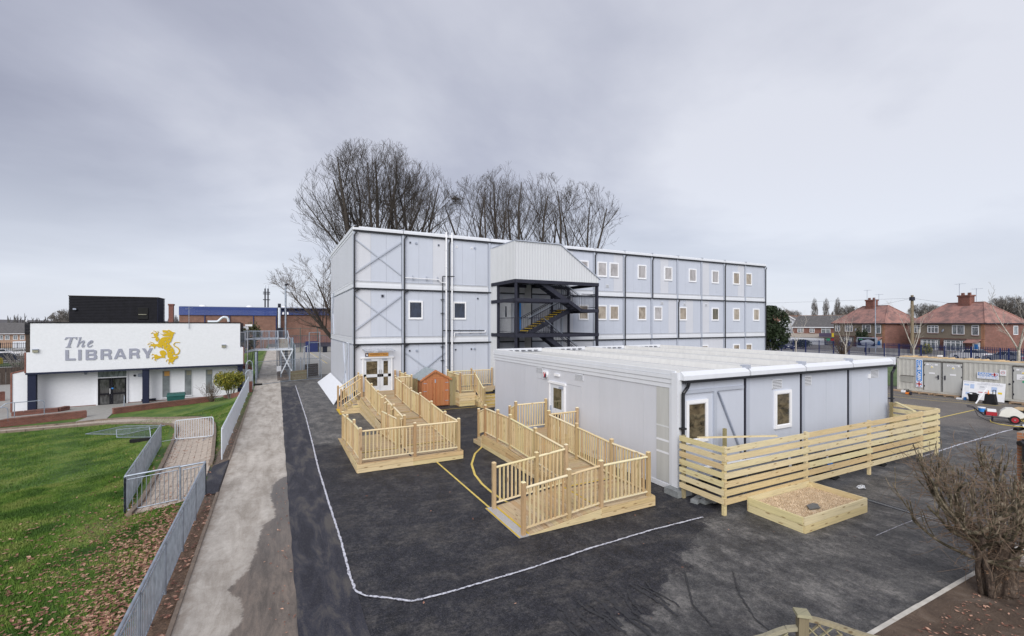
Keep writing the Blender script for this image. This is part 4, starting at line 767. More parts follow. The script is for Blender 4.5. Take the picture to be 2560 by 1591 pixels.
fascia(r1, (4.2, 26.7), (4.2, 22.3), .0, .86, .0, .57, 4, 'y'); fascia(r1, (4.2, 22.3), (4.2, 17.6), 0, .56, 0, .30, 3, 'y'); fascia(r1, (4.17, 17.6), (4.17, 21.2), 0, .28, 0, .03, 1, 'y')
RP = [(26.2, .87), (24.5, .74), (22.8, .59), (21.15, .57), (19.4, .44), (17.6, .30), (16.05, .30)]
balustrade(r1, [(6.03, y, z, z+1.18) for y, z in RP])
balustrade(r1, [(4.38, y, z, z+1.19, z-.02) for y, z in [(26.1, .87), (24.35, .73), (22.69, .59), (21.0, .57), (19.35, .44), (17.54, .30)]])
balustrade(r1, [(2.52, 16.05, .30, 1.49), (4.38, 16.05, .30, 1.48), (6.03, 16.05, .30, 1.48)], last=False)
balustrade(r1, [(2.52, 16.05, .30, 1.49), (2.52, 17.44, .29, 1.51), (2.52, 19.27, .17, 1.37), (2.52, 20.56, .08, 1.27)], first=False)
balustrade(r1, [(4.12, 17.47, .29, 1.53), (4.12, 19.11, .18, 1.69), (4.12, 20.43, .09, 1.77)])
balustrade(r1, [(4.12, 17.47, .29, 1.53), (4.38, 17.54, .3, 1.5)], False, False); balustrade(r1, [(4.12, 19.11, .3, 1.69), (4.38, 19.2, .42, 1.5)], False, False); balustrade(r1, [(4.12, 20.43, .4, 1.69), (4.38, 20.5, .5, 1.5)], False, False)
balustrade(r1, [(6.03, 26.2, .87, 2.05), (6.98, 26.3, .87, 2.05), (6.95, 27.6, .87, 2.05), (6.92, 28.85, .87, 2.05)], first=False); post(r1, 6.62, 28.85, .87, 2.1)
balustrade(r1, [(4.38, 28.63, .87, 2.08), (4.38, 27.5, .87, 2.07)])
for a in (22.83, 21.2, 17.6): box(r1, 'grip_strip', 4.5, 5.95, a-.02, a+.02, z1(a)+.001, z1(a)+.008, 'yellow_nosing'); box(r1, 'grip_strip', 4.5, 5.95, a-.07, a-.03, z1(a-.05)+.001, z1(a)+.006, 'steel_dark')
box(r1, 'grip_strip', 2.62, 4.05, 17.36, 17.40, .301, .308, 'yellow_nosing'); box(r1, 'grip_strip', 2.62, 4.05, 17.30, 17.34, .301, .306, 'steel_dark')
box(r1, 'grip_strip', 4.24, 4.29, 16.1, 17.5, .301, .307, 'steel_dark'); box(r1, 'grip_strip', 2.66, 3.8, 16.12, 16.15, .301, .307, 'steel_dark'); box(r1, 'grip_strip', 4.5, 5.9, 16.12, 16.15, .301, .307, 'steel_dark')
# steps on the left of the landing
for k in range(5):
    x1_ = 4.36-.27*k; z = .87-.174*(k+1) if k else .87-.174
    if k < 4: box(r1, 'tread', x1_-.29, x1_, 26.85, 28.4, z-.03, z, 'deck_y'); box(r1, 'nosing', x1_-.29, x1_-.25, 26.95, 28.3, z+.001, z+.006, 'yellow_nosing')
    for m in range(int(round(z/.15)) if k < 4 else 0): box(r1, 'side_board', x1_-.29, 4.2, 26.80, 26.84, m*.15+.01, min(z-.03, (m+1)*.15), 'wood_x')
    if k < 4: box(r1, 'riser', x1_-.29, x1_-.27, 26.84, 28.4, max(0, z-.174), z-.03, 'wood_y')
box(r1, 'side_board', 3.12, 3.28, 26.8, 28.42, 0, .06, 'yellow_nosing')
def stair_rail(par, a, b_, n, dz=.92, ends=(1, 1)):
    A = Vector(a); B = Vector(b_); up = Vector((0, 0, 1))
    rod(par, 'handrail', A+up*dz, B+up*dz, .033, 'rail_x'); beam(par, 'bottom_rail', A+up*.14, B+up*.14, .045, .035, 'rail_x')
    for k in range(n): t = (k+1)/(n+1); q = A+(B-A)*t; box(par, 'baluster', q.x-.02, q.x+.02, q.y-.02, q.y+.02, q.z+.14, q.z+dz-.01, 'wood_z')
for y, yt in ((26.88, 26.88), (28.3, 28.0)):
    stair_rail(r1, (4.33, y, 1.05), (3.25, y, .34), 8); post(r1, 3.2, y, .0, 1.40)
post(r1, 4.30, 26.88, .87, 2.08)

r2 = thing('timber_ramp', 'fresh timber ramp doubling back beside the low block to its side door', 'ramp', (7.4, 11.2, 0))
zx = pw((5.3, .02), (7.45, .26)); z2 = pw((9.42, .26), (11.2, .27), (14.7, .51), (17.1, .51))
n = 15
for i in range(n):
    a = 5.33+i*(7.45-5.33)/n; c = 5.33+(i+1)*(7.45-5.33)/n-.006; beam(r2, 'deck_plank', (a, 10.4, zx(a)-.0125), (c, 10.4, zx(c)-.0125), 1.86, .025, 'deck_y', up=(0, 0, 1))
deck_y(r2, 7.46, 9.25, 9.47, 14.68, z2); deck_y(r2, 7.46, 10.50, 14.69, 17.1, z2)
fascia(r2, (5.3, 9.45), (7.44, 9.45), 0, .02, 0, .24, 1, 'x'); fascia(r2, (7.44, 9.44), (9.27, 9.44), 0, .26, 0, .26, 2, 'x'); fascia(r2, (9.27, 9.46), (9.27, 14.6), 0, .26, 0, .5, 3, 'y')
fascia(r2, (5.3, 11.35), (7.44, 11.35), 0, .02, 0, .24, 1, 'x')
fascia(r2, (7.44, 17.1), (7.44, 14.93), .0, .50, .0, .50, 3, 'y'); fascia(r2, (7.44, 14.92), (7.44, 11.33), .0, .50, .0, .27, 3, 'y'); fascia(r2, (9.2, 14.7), (10.5, 14.7), 0, .5, 0, .5, 3, 'x')
fascia(r2, (7.42, 17.92), (7.42, 17.1), 0, .16, 0, .16, 1, 'y'); fascia(r2, (7.43, 17.5), (7.43, 17.1), .165, .33, .165, .33, 1, 'y')
box(r2, 'tread', 7.44, 9.0, 17.5, 17.92, .13, .16, 'deck_x'); box(r2, 'tread', 7.44, 9.0, 17.12, 17.5, .31, .34, 'deck_x')
balustrade(r2, [(5.20, 9.52, .03, 1.25, 0), (6.49, 9.52, .15, 1.37), (7.49, 9.52, .24, 1.45), (9.12, 9.52, .26, 1.46)])
balustrade(r2, [(5.24, 11.25, .03, 1.24, 0), (6.57, 11.25, .15, 1.35), (7.55, 11.22, .26, 1.46)])
balustrade(r2, [(7.55, 11.22, .26, 1.46), (7.52, 12.95, .39, 1.60), (7.50, 14.72, .51, 1.72), (7.50, 15.76, .51, 1.72), (7.50, 16.92, .51, 1.72)], first=False)
stair_rail(r2, (7.5, 16.92, .55), (7.5, 17.6, .30), 4, 1.03); post(r2, 7.5, 17.6, .16, 1.46); post(r2, 8.95, 17.6, .16, 1.46); stair_rail(r2, (8.95, 17.05, .55), (8.95, 17.6, .30), 4, 1.03)
balustrade(r2, [(9.12, 9.52, .26, 1.46), (9.12, 11.08, .27, 1.47), (9.12, 12.90, .39, 1.60), (9.12, 14.70, .51, 1.73)], first=False)
balustrade(r2, [(9.12, 14.70, .51, 1.73), (10.42, 14.72, .51, 1.73)], first=False); balustrade(r2, [(8.95, 17.05, .51, 1.73), (10.42, 17.05, .51, 1.73)])
box(r2, 'threshold_plate', 5.03, 5.35, 9.42, 11.36, .002, .016, 'chequer_plate'); box(r2, 'grip_strip', 5.03, 5.07, 9.42, 11.36, .016, .02, 'yellow_nosing'); box(r2, 'grip_strip', 5.31, 5.35, 9.5, 11.3, .02, .03, 'yellow_nosing')
box(r2, 'grip_strip', 7.40, 7.44, 9.6, 11.2, .262, .268, 'yellow_nosing'); box(r2, 'grip_strip', 7.6, 9.0, 11.1, 11.14, .275, .281, 'yellow_nosing'); box(r2, 'grip_strip', 7.6, 9.0, 11.0, 11.04, .272, .279, 'steel_dark'); box(r2, 'grip_strip', 7.6, 9.0, 14.66, 14.7, .511, .517, 'yellow_nosing')

pf = thing('timber_platform', 'raised timber platform with yellow-edged steps beside the orange shed', 'platform', (10, 26, 0))
deck_y(pf, 9.88, 13.2, 26.1, 28.55, lambda y: .80)
fascia(pf, (9.85, 26.09), (10.9, 26.09), 0, .79, 0, .79, 5, 'x'); fascia(pf, (9.86, 28.5), (9.86, 26.1), 0, .79, 0, .79, 5, 'y')
balustrade(pf, [(9.93, 28.45, .8, 2.0), (9.93, 27.3, .8, 2.0), (9.93, 26.14, .8, 2.02), (10.86, 26.14, .8, 2.02)]); balustrade(pf, [(9.93, 28.45, .8, 2.0), (11.6, 28.48, .8, 2.02), (13.1, 28.48, .8, 2.0)], first=False)
for k in range(4):
    y1 = 26.09-.27*k; z = .8-.16*(k+1); box(pf, 'tread', 10.88, 13.0, y1-.28, y1, z-.03, z, 'deck_x'); box(pf, 'nosing', 11.05, 12.9, y1-.285, y1-.235, z-.02, z+.008, 'yellow_nosing'); box(pf, 'riser', 10.9, 13.0, y1-.28, y1-.26, max(0, z-.16), z-.03, 'wood_x')
    for m in range(int(round(z/.16))): box(pf, 'side_board', 10.84, 10.88, y1-.28, 26.05, m*.16+.006, min(z-.03, (m+1)*.16), 'wood_y')
box(pf, 'nosing', 11.05, 12.9, 26.09, 26.13, .80, .808, 'yellow_nosing')
A = Vector((10.92, 26.1, .82)); B = Vector((11.0, 25.0, .05)); up = Vector((0, 0, 1)); rod(pf, 'handrail', A+up*1.08, B+up*1.05, .033, 'rail_y'); beam(pf, 'bottom_rail', A+up*.14, B+up*.14, .045, .035, 'rail_y')
for k in range(8): q = A+(B-A)*((k+1)/9); box(pf, 'baluster', q.x-.02, q.x+.02, q.y-.02, q.y+.02, q.z+.14, q.z+1.05, 'wood_z')
post(pf, 11.0, 24.95, 0, 1.2)
o = MB().tube((0, 0, 0), (0, 0, .22), .09, .06, n=10).build('warning_lamp', 'orange_plastic'); o.location = (12.35, 25.6, 1.75); tag(o, 'small orange warning lamp by the wall corner at the top of the yellow-edged steps', 'lamp')
o = MB(); o.path([(12.0, 25.9, .85), (12.4, 25.85, .87), (12.7, 25.9, .9)], .05, 8); o.box(12.15, 12.5, 25.86, 26.0, .81, .97); tag(o.build('power_tool', 'black_plastic'), 'black power tool left on the timber platform at the head of the steps', 'tool')

# close board fence pieces either side of the shed
cf = thing('board_fence', 'short greenish close-board fence on both sides of the orange shed', 'fence', (9.6, 26.8, 0))
for x0, x1, y, h in [(9.46, 9.86, 26.72, 1.75), (7.08, 7.62, 27.3, 1.70)]:
    n = round((x1-x0)/.11)
    for i in range(n): a = x0+i*(x1-x0)/n; box(cf, 'fence_board', a+.003, a+.1, y-.012-(i % 2)*.012, y+.01-(i % 2)*.012, 0, h+random.uniform(-.015, .015), 'fence_green')

# shed
sh = thing('garden_shed', 'orange-stained double-door garden shed with a grey felt roof', 'shed', (8.5, 27.5, 0))
SXa, SXb, SYa, SYb = 7.72, 9.42, 26.70, 28.6; pk = 8.52
MB().prism([(SXa, .03), (SXb, .03), (SXb, 1.70), (pk, 2.17), (SXa, 1.70)], lambda u, v, t: (u, SYa+t, v), .04).build('front_wall', 'shed_orange', sh)
MB().box(SXa, SXa+.03, SYa+.04, SYb, .03, 1.7).box(SXb-.03, SXb, SYa+.04, SYb, .03, 1.7).box(SXa, SXb, SYb, SYb+.03, .03, 1.7).build('side_wall', 'shed_orange', sh)
for sx in (SXa-.13, SXb+.13):
    ze = 1.62; MB().add([(pk, SYa-.08, 2.22), (sx, SYa-.08, ze), (sx, SYb+.08, ze), (pk, SYb+.08, 2.22), (pk, SYa-.08, 2.25), (sx, SYa-.08, ze+.03), (sx, SYb+.08, ze+.03), (pk, SYb+.08, 2.25)], CF).build('roof', 'shed_roof', sh); beam(sh, 'barge_board', (pk, SYa-.09, 2.19), (sx, SYa-.09, ze-.02), .02, .10, 'shed_orange')
for i in range(4):
    h = 1.70+i*.11; wd = (2.17-h)/(2.17-1.70); l = pk+(SXa-pk)*wd+.03; r_ = pk+(SXb-pk)*wd-.03; r_-l > .15 and box(sh, 'gable_board', l, r_, SYa-.02, SYa, h+.005, h+.105, 'shed_orange')
for (a, c) in ((SXa+.07, pk-.005), (pk+.005, SXb-.07)):
    dd = MB().box(a, c, SYa-.035, SYa-.003, .06, 1.66).build('door', 'shed_orange', sh); n = 7
    for i in range(n): u = a+i*(c-a)/n; MB().box(u+.004, u+(c-a)/n-.004, SYa-.05, SYa-.035, .07, 1.65).build('door_board', 'shed_orange', dd)
    for z in (.32, .95, 1.42): xx = a if a < pk-.3 else c-.2; MB().box(xx, xx+.2, SYa-.06, SYa-.05, z, z+.035).build('hinge', 'sign_grey', dd)
MB().box(pk-.035, pk+.035, SYa-.065, SYa-.05, 1.45, 1.66).build('latch', 'sign_grey', sh); MB().prism([(pk-.03, 2.2), (pk+.03, 2.2), (pk+.05, 2.1), (pk, 2.03), (pk-.05, 2.1)], lambda u, v, t: (u, SYa-.12+t, v), .02).build('finial', 'shed_orange', sh)
for x in (SXa, SXb-.05): box(sh, 'corner_board', x, x+.05, SYa-.04, SYa, .03, 1.7, 'shed_orange')
o = MB(); o.tube((0, 0, 0), (0, 0, .07), .09, .1, n=10).tube((0, 0, .07), (.1, 0, .09), .03, n=6); o = o.build('bottle_top', 'print_blue'); o.location = (17.3, 9.2, 0); tag(o, 'small blue plastic item on the ground seen through the slat screen', 'item')

# ------------------------------------------------------------------ slat screen
sc = thing('slat_screen', 'long pale timber screen of seven horizontal slats in front of the low block', 'fence', (10.35, 8.06, 0))
zs = [.295+i*.2235 for i in range(7)]; cuts = [10.36, 14.02, 17.55, 21.06, 22.37]
for i, z in enumerate(zs):
    for j in range(4):
        box(sc, 'slat', cuts[j]+(.0 if j else -.02), cuts[j+1]-.005, 8.035+random.uniform(-.003, .003), 8.075, z+random.uniform(-.004, .004), z+.148, 'slat_wood')
    box(sc, 'slat', 10.335, 10.36, 8.08, 9.55, z+.002, z+.15, 'slat_wood_y'); box(sc, 'slat', 22.345, 22.37, 8.08, 9.65, z+.002, z+.15, 'slat_wood_y')
for x, y in [(10.41, 8.12), (13.98, 8.12), (17.5, 8.12), (21.05, 8.12), (22.29, 8.12), (10.42, 9.47), (22.29, 9.55), (12.2, 9.5)]: box(sc, 'post', x-.048, x+.048, y-.04, y+.04, 0, 1.80, 'fence_green' if y > 9 else 'slat_wood')
beam(sc, 'brace_board', (10.45, 9.0, 1.83), (12.6, 8.12, 1.83), .03, .10, 'slat_wood', up=(0, 1, 0)); beam(sc, 'brace_board', (20.6, 8.12, 1.83), (22.3, 9.4, 1.83), .03, .10, 'slat_wood', up=(0, 1, 0))
# planter
pt = thing('sand_planter', 'square raised timber planter filled with tan gravel in front of the slat screen', 'planter', (12.4, 7.2, 0))
for a, c, y, s_ in [(11.19, 13.95, 6.53, -1), (11.19, 13.95, 8.0, 1)]:
    for z in (0, .19): box(pt, 'side_board', a, c, y-.02, y+.025, z+.004, z+.188, 'slat_wood')
for x in (11.19, 13.92):
    for z in (0, .19): box(pt, 'side_board', x-.015, x+.03, 6.56, 7.98, z+.004, z+.185, 'slat_wood_y')
box(pt, 'corner_post', 13.83, 13.91, 7.88, 7.97, .05, .30, 'slat_wood')
sheet('gravel', 'gravel_tan', lin(11.22, 13.9, 60), lin(6.56, 7.97, 34), lambda x, y: .23+.012*math.sin(x*11)*math.sin(y*13)+random.uniform(-.006, .006), kind='stuff')
q = np.random.RandomState(3); g = MB()
for _ in range(4500):
    x, y = q.uniform(11.25, 13.88), q.uniform(6.58, 7.95); r_ = q.uniform(.006, .016); a, c = q.uniform(-1, 1, 2)*.4; k = len(g.v); g.v += [(x-r_, y-r_*.5, .235+r_*a), (x+r_, y-r_*.6, .235-r_*a), (x+r_*.2, y+r_, .24+r_*c), (x, y, .24+r_*1.4)]; g.f += [(k, k+1, k+3), (k+1, k+2, k+3), (k+2, k, k+3)]
g.build('gravel', 'gravel_tan', kind='stuff')
o = MB().prism([(-.28, -.08), (.1, -.13), (.3, .05), (.22, .13), (-.1, .1)], lambda u, v, t: (u, v, t), .03).build('slate_sheet', 'wet_slate'); o.location = (12.35, 7.0, .255); o.rotation_euler = (.05, .04, 0); tag(o, 'broken piece of dark slate lying on the gravel in the planter', 'slate')
o = MB(); q = random.Random(5)
vs_ = [(math.cos(i*.7)*.2*q.uniform(.5, 1.2), math.sin(i*.7)*.1*q.uniform(.5, 1.3), q.uniform(0, .06)) for i in range(9)]+[(q.uniform(-.1, .1), q.uniform(-.05, .05), q.uniform(.05, .1)) for _ in range(3)]
o.v = vs_; o.f = [(i, (i+1) % 9, 9+i % 3) for i in range(9)]+[(9, 10, 11)]; o = o.build('crumpled_bag', 'plastic_bag'); o.location = (15.83, 7.55, .003); tag(o, 'crumpled pale plastic bag lying on the black tarmac beyond the planter', 'bag')

# ------------------------------------------------------------------ pedestrian guard rails
def guard(par, pts, h, panels, bars, mat='galvanised', br=.009, zoff=.08):
    # pts: base points (x, y, z) of posts
    up = Vector((0, 0, 1))
    for p in pts: rod(par, 'post', Vector(p)-up*.1, Vector(p)+up*(h-.03), .026, mat)
    for a, c in zip(pts, pts[1:]):
        A = Vector(a); C = Vector(c); rod(par, 'top_rail', A+up*h, C+up*h, .027, mat); d = (C-A); u = d.normalized()
        rod(par, 'panel_rail', A+u*.06+up*(h-.10), C-u*.06+up*(h-.10), .014, mat); rod(par, 'panel_rail', A+u*.06+up*zoff, C-u*.06+up*zoff, .014, mat)
        n = bars
        for k in range(n+1):
            q = A+u*.07+(C-A-u*.14)*(k/n); rod(par, 'bar', q+up*zoff, q+up*(h-.10), br, mat)
g1 = thing('guard_rail', 'long galvanised guard rail beside the pale concrete path running towards the viewer', 'railing', (-1.85, 11, 0))
ys_ = [15.95, 14.1, 12.3, 10.5, 8.7, 6.9]; guard(g1, [(-1.83, y, 0) for y in ys_], .98, None, 17)
g2 = thing('guard_rail', 'short galvanised guard rail with an open gate panel across the foot of the block path', 'railing', (-2.7, 16, -.1))
guard(g2, [(-3.68, 16.02, -.20), (-2.43, 15.98, -.08)], 1.02, None, 11); guard(g2, [(-2.43, 15.98, -.08), (-1.83, 15.95, -.02)], 1.0, None, 5)
g3 = thing('guard_rail', 'galvanised guard rail along the left edge of the block path above the lawn', 'railing', (-4.1, 21, -.3))
guard(g3, [(-3.68+(-.95)*t, 16.02+9.7*t, terr(-3.68-.95*t, 16+9.7*t)-.02) for t in lin(0, 1, 5)], 1.02, None, 17)
g4 = thing('guard_rail', 'pale close-barred guard rail on the strip of grass beside the concrete path near the library', 'railing', (-1.76, 29, 0))
guard(g4, [(-1.78, 20.0+i*2.33, 0) for i in range(9)], 1.13, None, 24, 'galv_white', .011)
# crowd barrier across the block path
def barrier(p, q, label, h=.98):
    t = thing('crowd_barrier', label, 'barrier', ((p[0]+q[0])/2, (p[1]+q[1])/2, (p[2]+q[2])/2)); A = Vector(p); C = Vector(q); u = (C-A).normalized(); up = Vector((0, 0, 1)); lo = .13; r_ = .12; m = MB()
    def arc(c, a0, a1): return [c+u*(r_*math.cos(a0+(a1-a0)*i/5))+up*(r_*math.sin(a0+(a1-a0)*i/5)) for i in range(6)]
    P = arc(A+u*r_+up*(h-r_), math.pi, math.pi/2)+arc(C-u*r_+up*(h-r_), math.pi/2, 0)+arc(C-u*r_+up*(lo+r_), 0, -math.pi/2)+arc(A+u*r_+up*(lo+r_), -math.pi/2, -math.pi); P.append(P[0]); m.path([tuple(x) for x in P], .019, 8); m.build('frame', 'galv_white', t)
    n = 15
    for k in range(n): s_ = A+(C-A)*((k+1)/(n+1)); rod(t, 'bar', s_+up*lo, s_+up*h, .009, 'galv_white')
    nn = Vector((-u.y, u.x, 0))
    for s_ in (A+u*.3, C-u*.3):
        mm = MB().path([tuple(s_+nn*.28), tuple(s_+up*lo), tuple(s_-nn*.28)], .014, 6); mm.build('foot', 'galvanised', t)
    return t
bt = barrier((-4.18, 26.2, terr(-4.2, 26.2)), (-2.5, 24.4, terr(-2.5, 24.4)), 'silver crowd barrier standing across the block path')
rod(bt, 'link', (-4.18, 26.2, terr(-4.2, 26.2)+.12), (-4.9, 26.6, terr(-4.9, 26.6)+.1), .012, 'galvanised')
# fallen mesh fence panels on the lawn
def meshpanel(name, label, c4, nb_=12, mat='galvanised'):
    P = [Vector(p) for p in c4]; t = thing(name, label, 'fence panel', tuple(P[0]))
    for a, c in zip(P, P[1:]+P[:1]): rod(t, 'frame', a, c, .02, mat)
    m = MB()
    for i in range(1, nb_): f = i/nb_; m.tube(P[0]+(P[1]-P[0])*f, P[3]+(P[2]-P[3])*f, .004, n=3, cap=False)
    for i in range(1, 6): f = i/6; m.tube(P[0]+(P[3]-P[0])*f, P[1]+(P[2]-P[1])*f, .004, n=3, cap=False)
    m.build('mesh', mat, t, kind='stuff'); return t
tz = lambda x, y, d: (x, y, terr(x, y)+d)
meshpanel('mesh_fence_panel', 'fallen mesh fence panel lying flat on the lawn, farther of two', [tz(-9.3, 33.1, .05), tz(-7.9, 34.2, .08), tz(-5.6, 32.2, .06), tz(-7.2, 31.3, .05)])
meshpanel('mesh_fence_panel', 'fallen mesh fence panel propped on a dark block on the lawn, nearer of two', [tz(-7.35, 30.6, .06), tz(-7.45, 30.9, .42), tz(-5.6, 28.6, .62), tz(-5.5, 28.3, .15)])
o = MB().box(-.4, .4, -.12, .12, 0, .15).build('fence_foot', 'black_rubber'); o.location = tz(-5.9, 28.3, .02); tag(o, 'black rubber fence foot under the nearer fallen mesh panel', 'block')

# lattice fence at the bottom edge
lf = thing('lattice_fence', 'weathered garden fence post with scalloped lattice panels close below the viewer', 'fence', (5.22, 3.07, 0), R(-40))
box(lf, 'post', -.05, .05, -.05, .05, 0, 1.76, 'old_post'); b = MB().add([(-.075, -.075, 1.76), (.075, -.075, 1.76), (.075, .075, 1.76), (-.075, .075, 1.76), (-.07, -.07, 1.79), (.07, -.07, 1.79), (.07, .07, 1.79), (-.07, .07, 1.79)], CF); b.build('post_cap', 'old_rail', lf)
for sgn in (1, -1):
    P = []
    for i in range(17):
        t = i/16; zr = (1.72-.13*sst(0, .42, t)+.13*sst(.58, 1, t)) if sgn > 0 else (1.60-.17*sst(0, .25, t)-.42*sst(.12, .9, t)); P.append((sgn*(.05+1.8*t), 0, zr))
    m = MB()
    for a, c in zip(P, P[1:]): m.beam(a, c, .055, .045)
    m.build('top_rail', 'old_rail', lf); zt = lambda x: np.interp(abs(x), [abs(p[0]) for p in P], [p[2] for p in P])
    for i in range(-6, 15):
        for k in (1, -1):
            pts_ = []
            for j in range(60):
                x = sgn*(.06+1.78*j/59); z = .95+k*(abs(x)-.14*i)+(.6 if k < 0 else -.3)
                if .95 < z < zt(x)-.03: pts_.append((x, .008*k, z))
            len(pts_) > 2 and beam(lf, 'lattice_strip', pts_[0], pts_[-1], .012, .028, 'old_rail', up=(0, 1, 0))
    box(lf, 'mid_rail', .05 if sgn > 0 else -1.85, 1.85 if sgn > 0 else -.05, -.02, .02, .91, .96, 'old_rail')
    for i in range(14): x = sgn*(.07+i*.128); box(lf, 'fence_board', min(x, x+sgn*.12), max(x, x+sgn*.12), -.01, .01, .05, .91, 'old_post')
    box(lf, 'post', sgn*1.9-.05, sgn*1.9+.05, -.05, .05, 0, 1.72 if sgn > 0 else 1.1, 'old_post')
# ------------------------------------------------------------------ library building
LETTERS = {'T':[(1.963,3.855),(2.035,4.031),(2.631,4.034),(2.614,3.842),(2.587,3.849),(2.526,3.964),(2.398,3.972),(2.241,3.379),(2.311,3.324),(2.302,3.282),(2.013,3.285),(2.024,3.326),(2.11,3.368),(2.263,3.974),(2.165,3.976),(2.002,3.854)],'h':[(2.702,4.011),(2.862,4.03),(2.746,3.591),(2.902,3.768),(3.002,3.796),(3.047,3.704),(2.946,3.405),(2.969,3.354),(3.047,3.433),(3.063,3.402),(2.958,3.285),(2.891,3.277),(2.857,3.363),(2.946,3.646),(2.935,3.677),(2.857,3.627),(2.724,3.486),(2.669,3.302),(2.603,3.292),(2.757,3.966),(2.706,3.978)],'e':[(3.159,3.475),(3.238,3.655),(3.373,3.788),(3.464,3.787),(3.505,3.71),(3.464,3.604),(3.26,3.473),(3.256,3.367),(3.305,3.335),(3.464,3.443),(3.477,3.413),(3.351,3.283),(3.26,3.267),(3.182,3.318)],'L':[(2.002,3.119),(2.176,3.113),(2.176,2.504),(2.537,2.489),(2.537,2.345),(2.002,2.357)],'I':[(2.691,3.115),(2.857,3.116),(2.853,2.341),(2.691,2.342)],'A':[(4.939,3.114),(5.118,3.115),(5.387,2.355),(5.214,2.347),(5.154,2.505),(4.891,2.509),(4.832,2.347),(4.667,2.348)],'Y':[(6.317,3.104),(6.512,3.105),(6.662,2.813),(6.788,3.103),(6.977,3.098),(6.75,2.602),(6.75,2.343),(6.574,2.337),(6.567,2.606)],'B':[(3.092,3.103),(3.532,3.101),(3.669,3.036),(3.698,2.913),(3.646,2.748),(3.726,2.607),(3.703,2.425),(3.577,2.327),(3.092,2.336)],'R':[(3.916,3.108),(4.361,3.113),(4.514,3.04),(4.544,2.854),(4.455,2.709),(4.525,2.545),(4.544,2.344),(4.385,2.341),(4.338,2.599),(4.082,2.618),(4.082,2.348),(3.909,2.343)],'R2':[(5.559,3.108),(5.991,3.114),(6.151,3.036),(6.188,2.861),(6.102,2.712),(6.169,2.544),(6.183,2.354),(6.011,2.351),(5.966,2.596),(5.717,2.606),(5.717,2.348),(5.551,2.342)]}
HOLES = {'e':[(3.294,3.533),(3.407,3.727),(3.441,3.705),(3.396,3.615)],'A':[(5.022,2.946),(5.118,2.647),(4.927,2.648)],'B1':[(3.242,2.935),(3.521,2.937),(3.543,2.873),(3.514,2.804),(3.242,2.808)],'B2':[(3.242,2.656),(3.532,2.657),(3.559,2.568),(3.521,2.488),(3.242,2.493)],'R':[(4.082,2.962),(4.338,2.966),(4.373,2.866),(4.343,2.784),(4.082,2.787)],'R2':[(5.717,2.955),(5.966,2.963),(6.011,2.867),(5.971,2.779),(5.717,2.776)]}
CREST = [[(7.592,4.507),(7.895,4.481),(7.979,4.527),(8.081,4.48),(8.211,4.363),(8.407,4.303),(8.286,4.165),(8.239,3.957),(8.183,3.75),(8.127,3.577),(8.025,3.51),(8.016,3.406),(8.136,3.241),(8.248,3.076),(8.323,2.912),(8.36,2.725),(8.379,2.608),(8.229,2.486),(8.229,2.428),(8.454,2.373),(8.379,2.306),(8.174,2.245),(8.006,2.252),(7.914,2.371),(7.886,2.58),(7.877,2.764),(7.803,2.928),(7.656,3.025),(7.638,3.255),(7.62,3.301),(7.592,3.302),(7.583,3.05),(7.455,3.168),(7.382,3.124),(7.273,3.196),(7.147,3.268),(7.093,3.087),(7.057,3.065),(7.039,3.225),(6.842,3.276),(6.913,3.41),(7.057,3.43),(7.201,3.403),(7.346,3.468),(7.31,3.538),(7.419,3.764),(7.565,3.922),(7.73,3.965),(7.932,3.974),(8.081,4.006),(8.146,4.086),(8.006,4.03),(7.748,4.022),(7.574,4.059),(7.638,4.139),(7.748,4.126),(7.638,4.196),(7.822,4.24),(7.859,4.286),(7.638,4.311),(7.592,4.38)],[(7.039,4.249),(7.147,4.248),(7.255,4.315),(7.328,4.154),(7.255,4.041),(7.401,3.833),(7.273,3.607),(7.147,3.678),(7.201,3.723),(7.111,3.781),(7.165,3.814),(7.129,3.952),(7.039,4.09)],[(7.401,2.803),(7.492,2.903),(7.656,2.921),(7.766,2.837),(7.822,2.697),(7.831,2.559),(7.73,2.528),(7.748,2.378),(7.766,2.285),(7.601,2.338),(7.437,2.321),(7.273,2.237),(7.129,2.22),(7.093,2.358),(7.075,2.496),(7.021,2.589),(7.201,2.605),(7.31,2.509),(7.51,2.445),(7.528,2.478),(7.455,2.596)],[(8.192,2.221),(8.342,2.308),(8.454,2.466),(8.586,2.437),(8.567,2.275),(8.36,2.144),(8.286,1.985),(8.192,1.897),(8.118,1.923),(7.988,1.976),(7.951,2.162),(8.025,2.24)]]
CLAWS = [([(7.057,4.238),(6.967,4.318),(6.877,4.217)],0.046),([(7.201,4.247),(7.147,4.407),(7.012,4.454)],0.046),([(7.273,4.246),(7.328,4.36),(7.264,4.441)],0.046),([(7.111,3.964),(7.003,3.943),(6.895,3.967)],0.046),([(7.057,3.43),(6.949,3.546),(6.788,3.595)],0.049),([(6.913,3.41),(6.752,3.46),(6.663,3.371)],0.046),([(6.877,3.32),(6.77,3.255),(6.797,3.141)],0.046),([(7.093,2.54),(6.985,2.636),(6.913,2.547)],0.046),([(7.093,2.404),(6.949,2.364),(6.949,2.239)],0.046),([(7.129,2.288),(7.111,2.153),(7.228,2.113)],0.046),([(8.006,2.16),(7.859,2.143),(7.822,2.006)],0.046),([(8.025,1.997),(7.969,1.861),(8.062,1.799)],0.046),([(8.211,1.965),(8.192,1.827),(8.304,1.845)],0.046),([(7.822,4.182),(7.73,4.23),(7.565,4.186),(7.455,4.233)],0.034),([(8.351,2.539),(8.492,2.557),(8.605,2.646),(8.665,2.784),(8.652,2.925),(8.548,3.091),(8.379,3.212),(8.314,3.306),(8.314,3.399),(8.398,3.502),(8.548,3.522),(8.699,3.507)],0.084)]
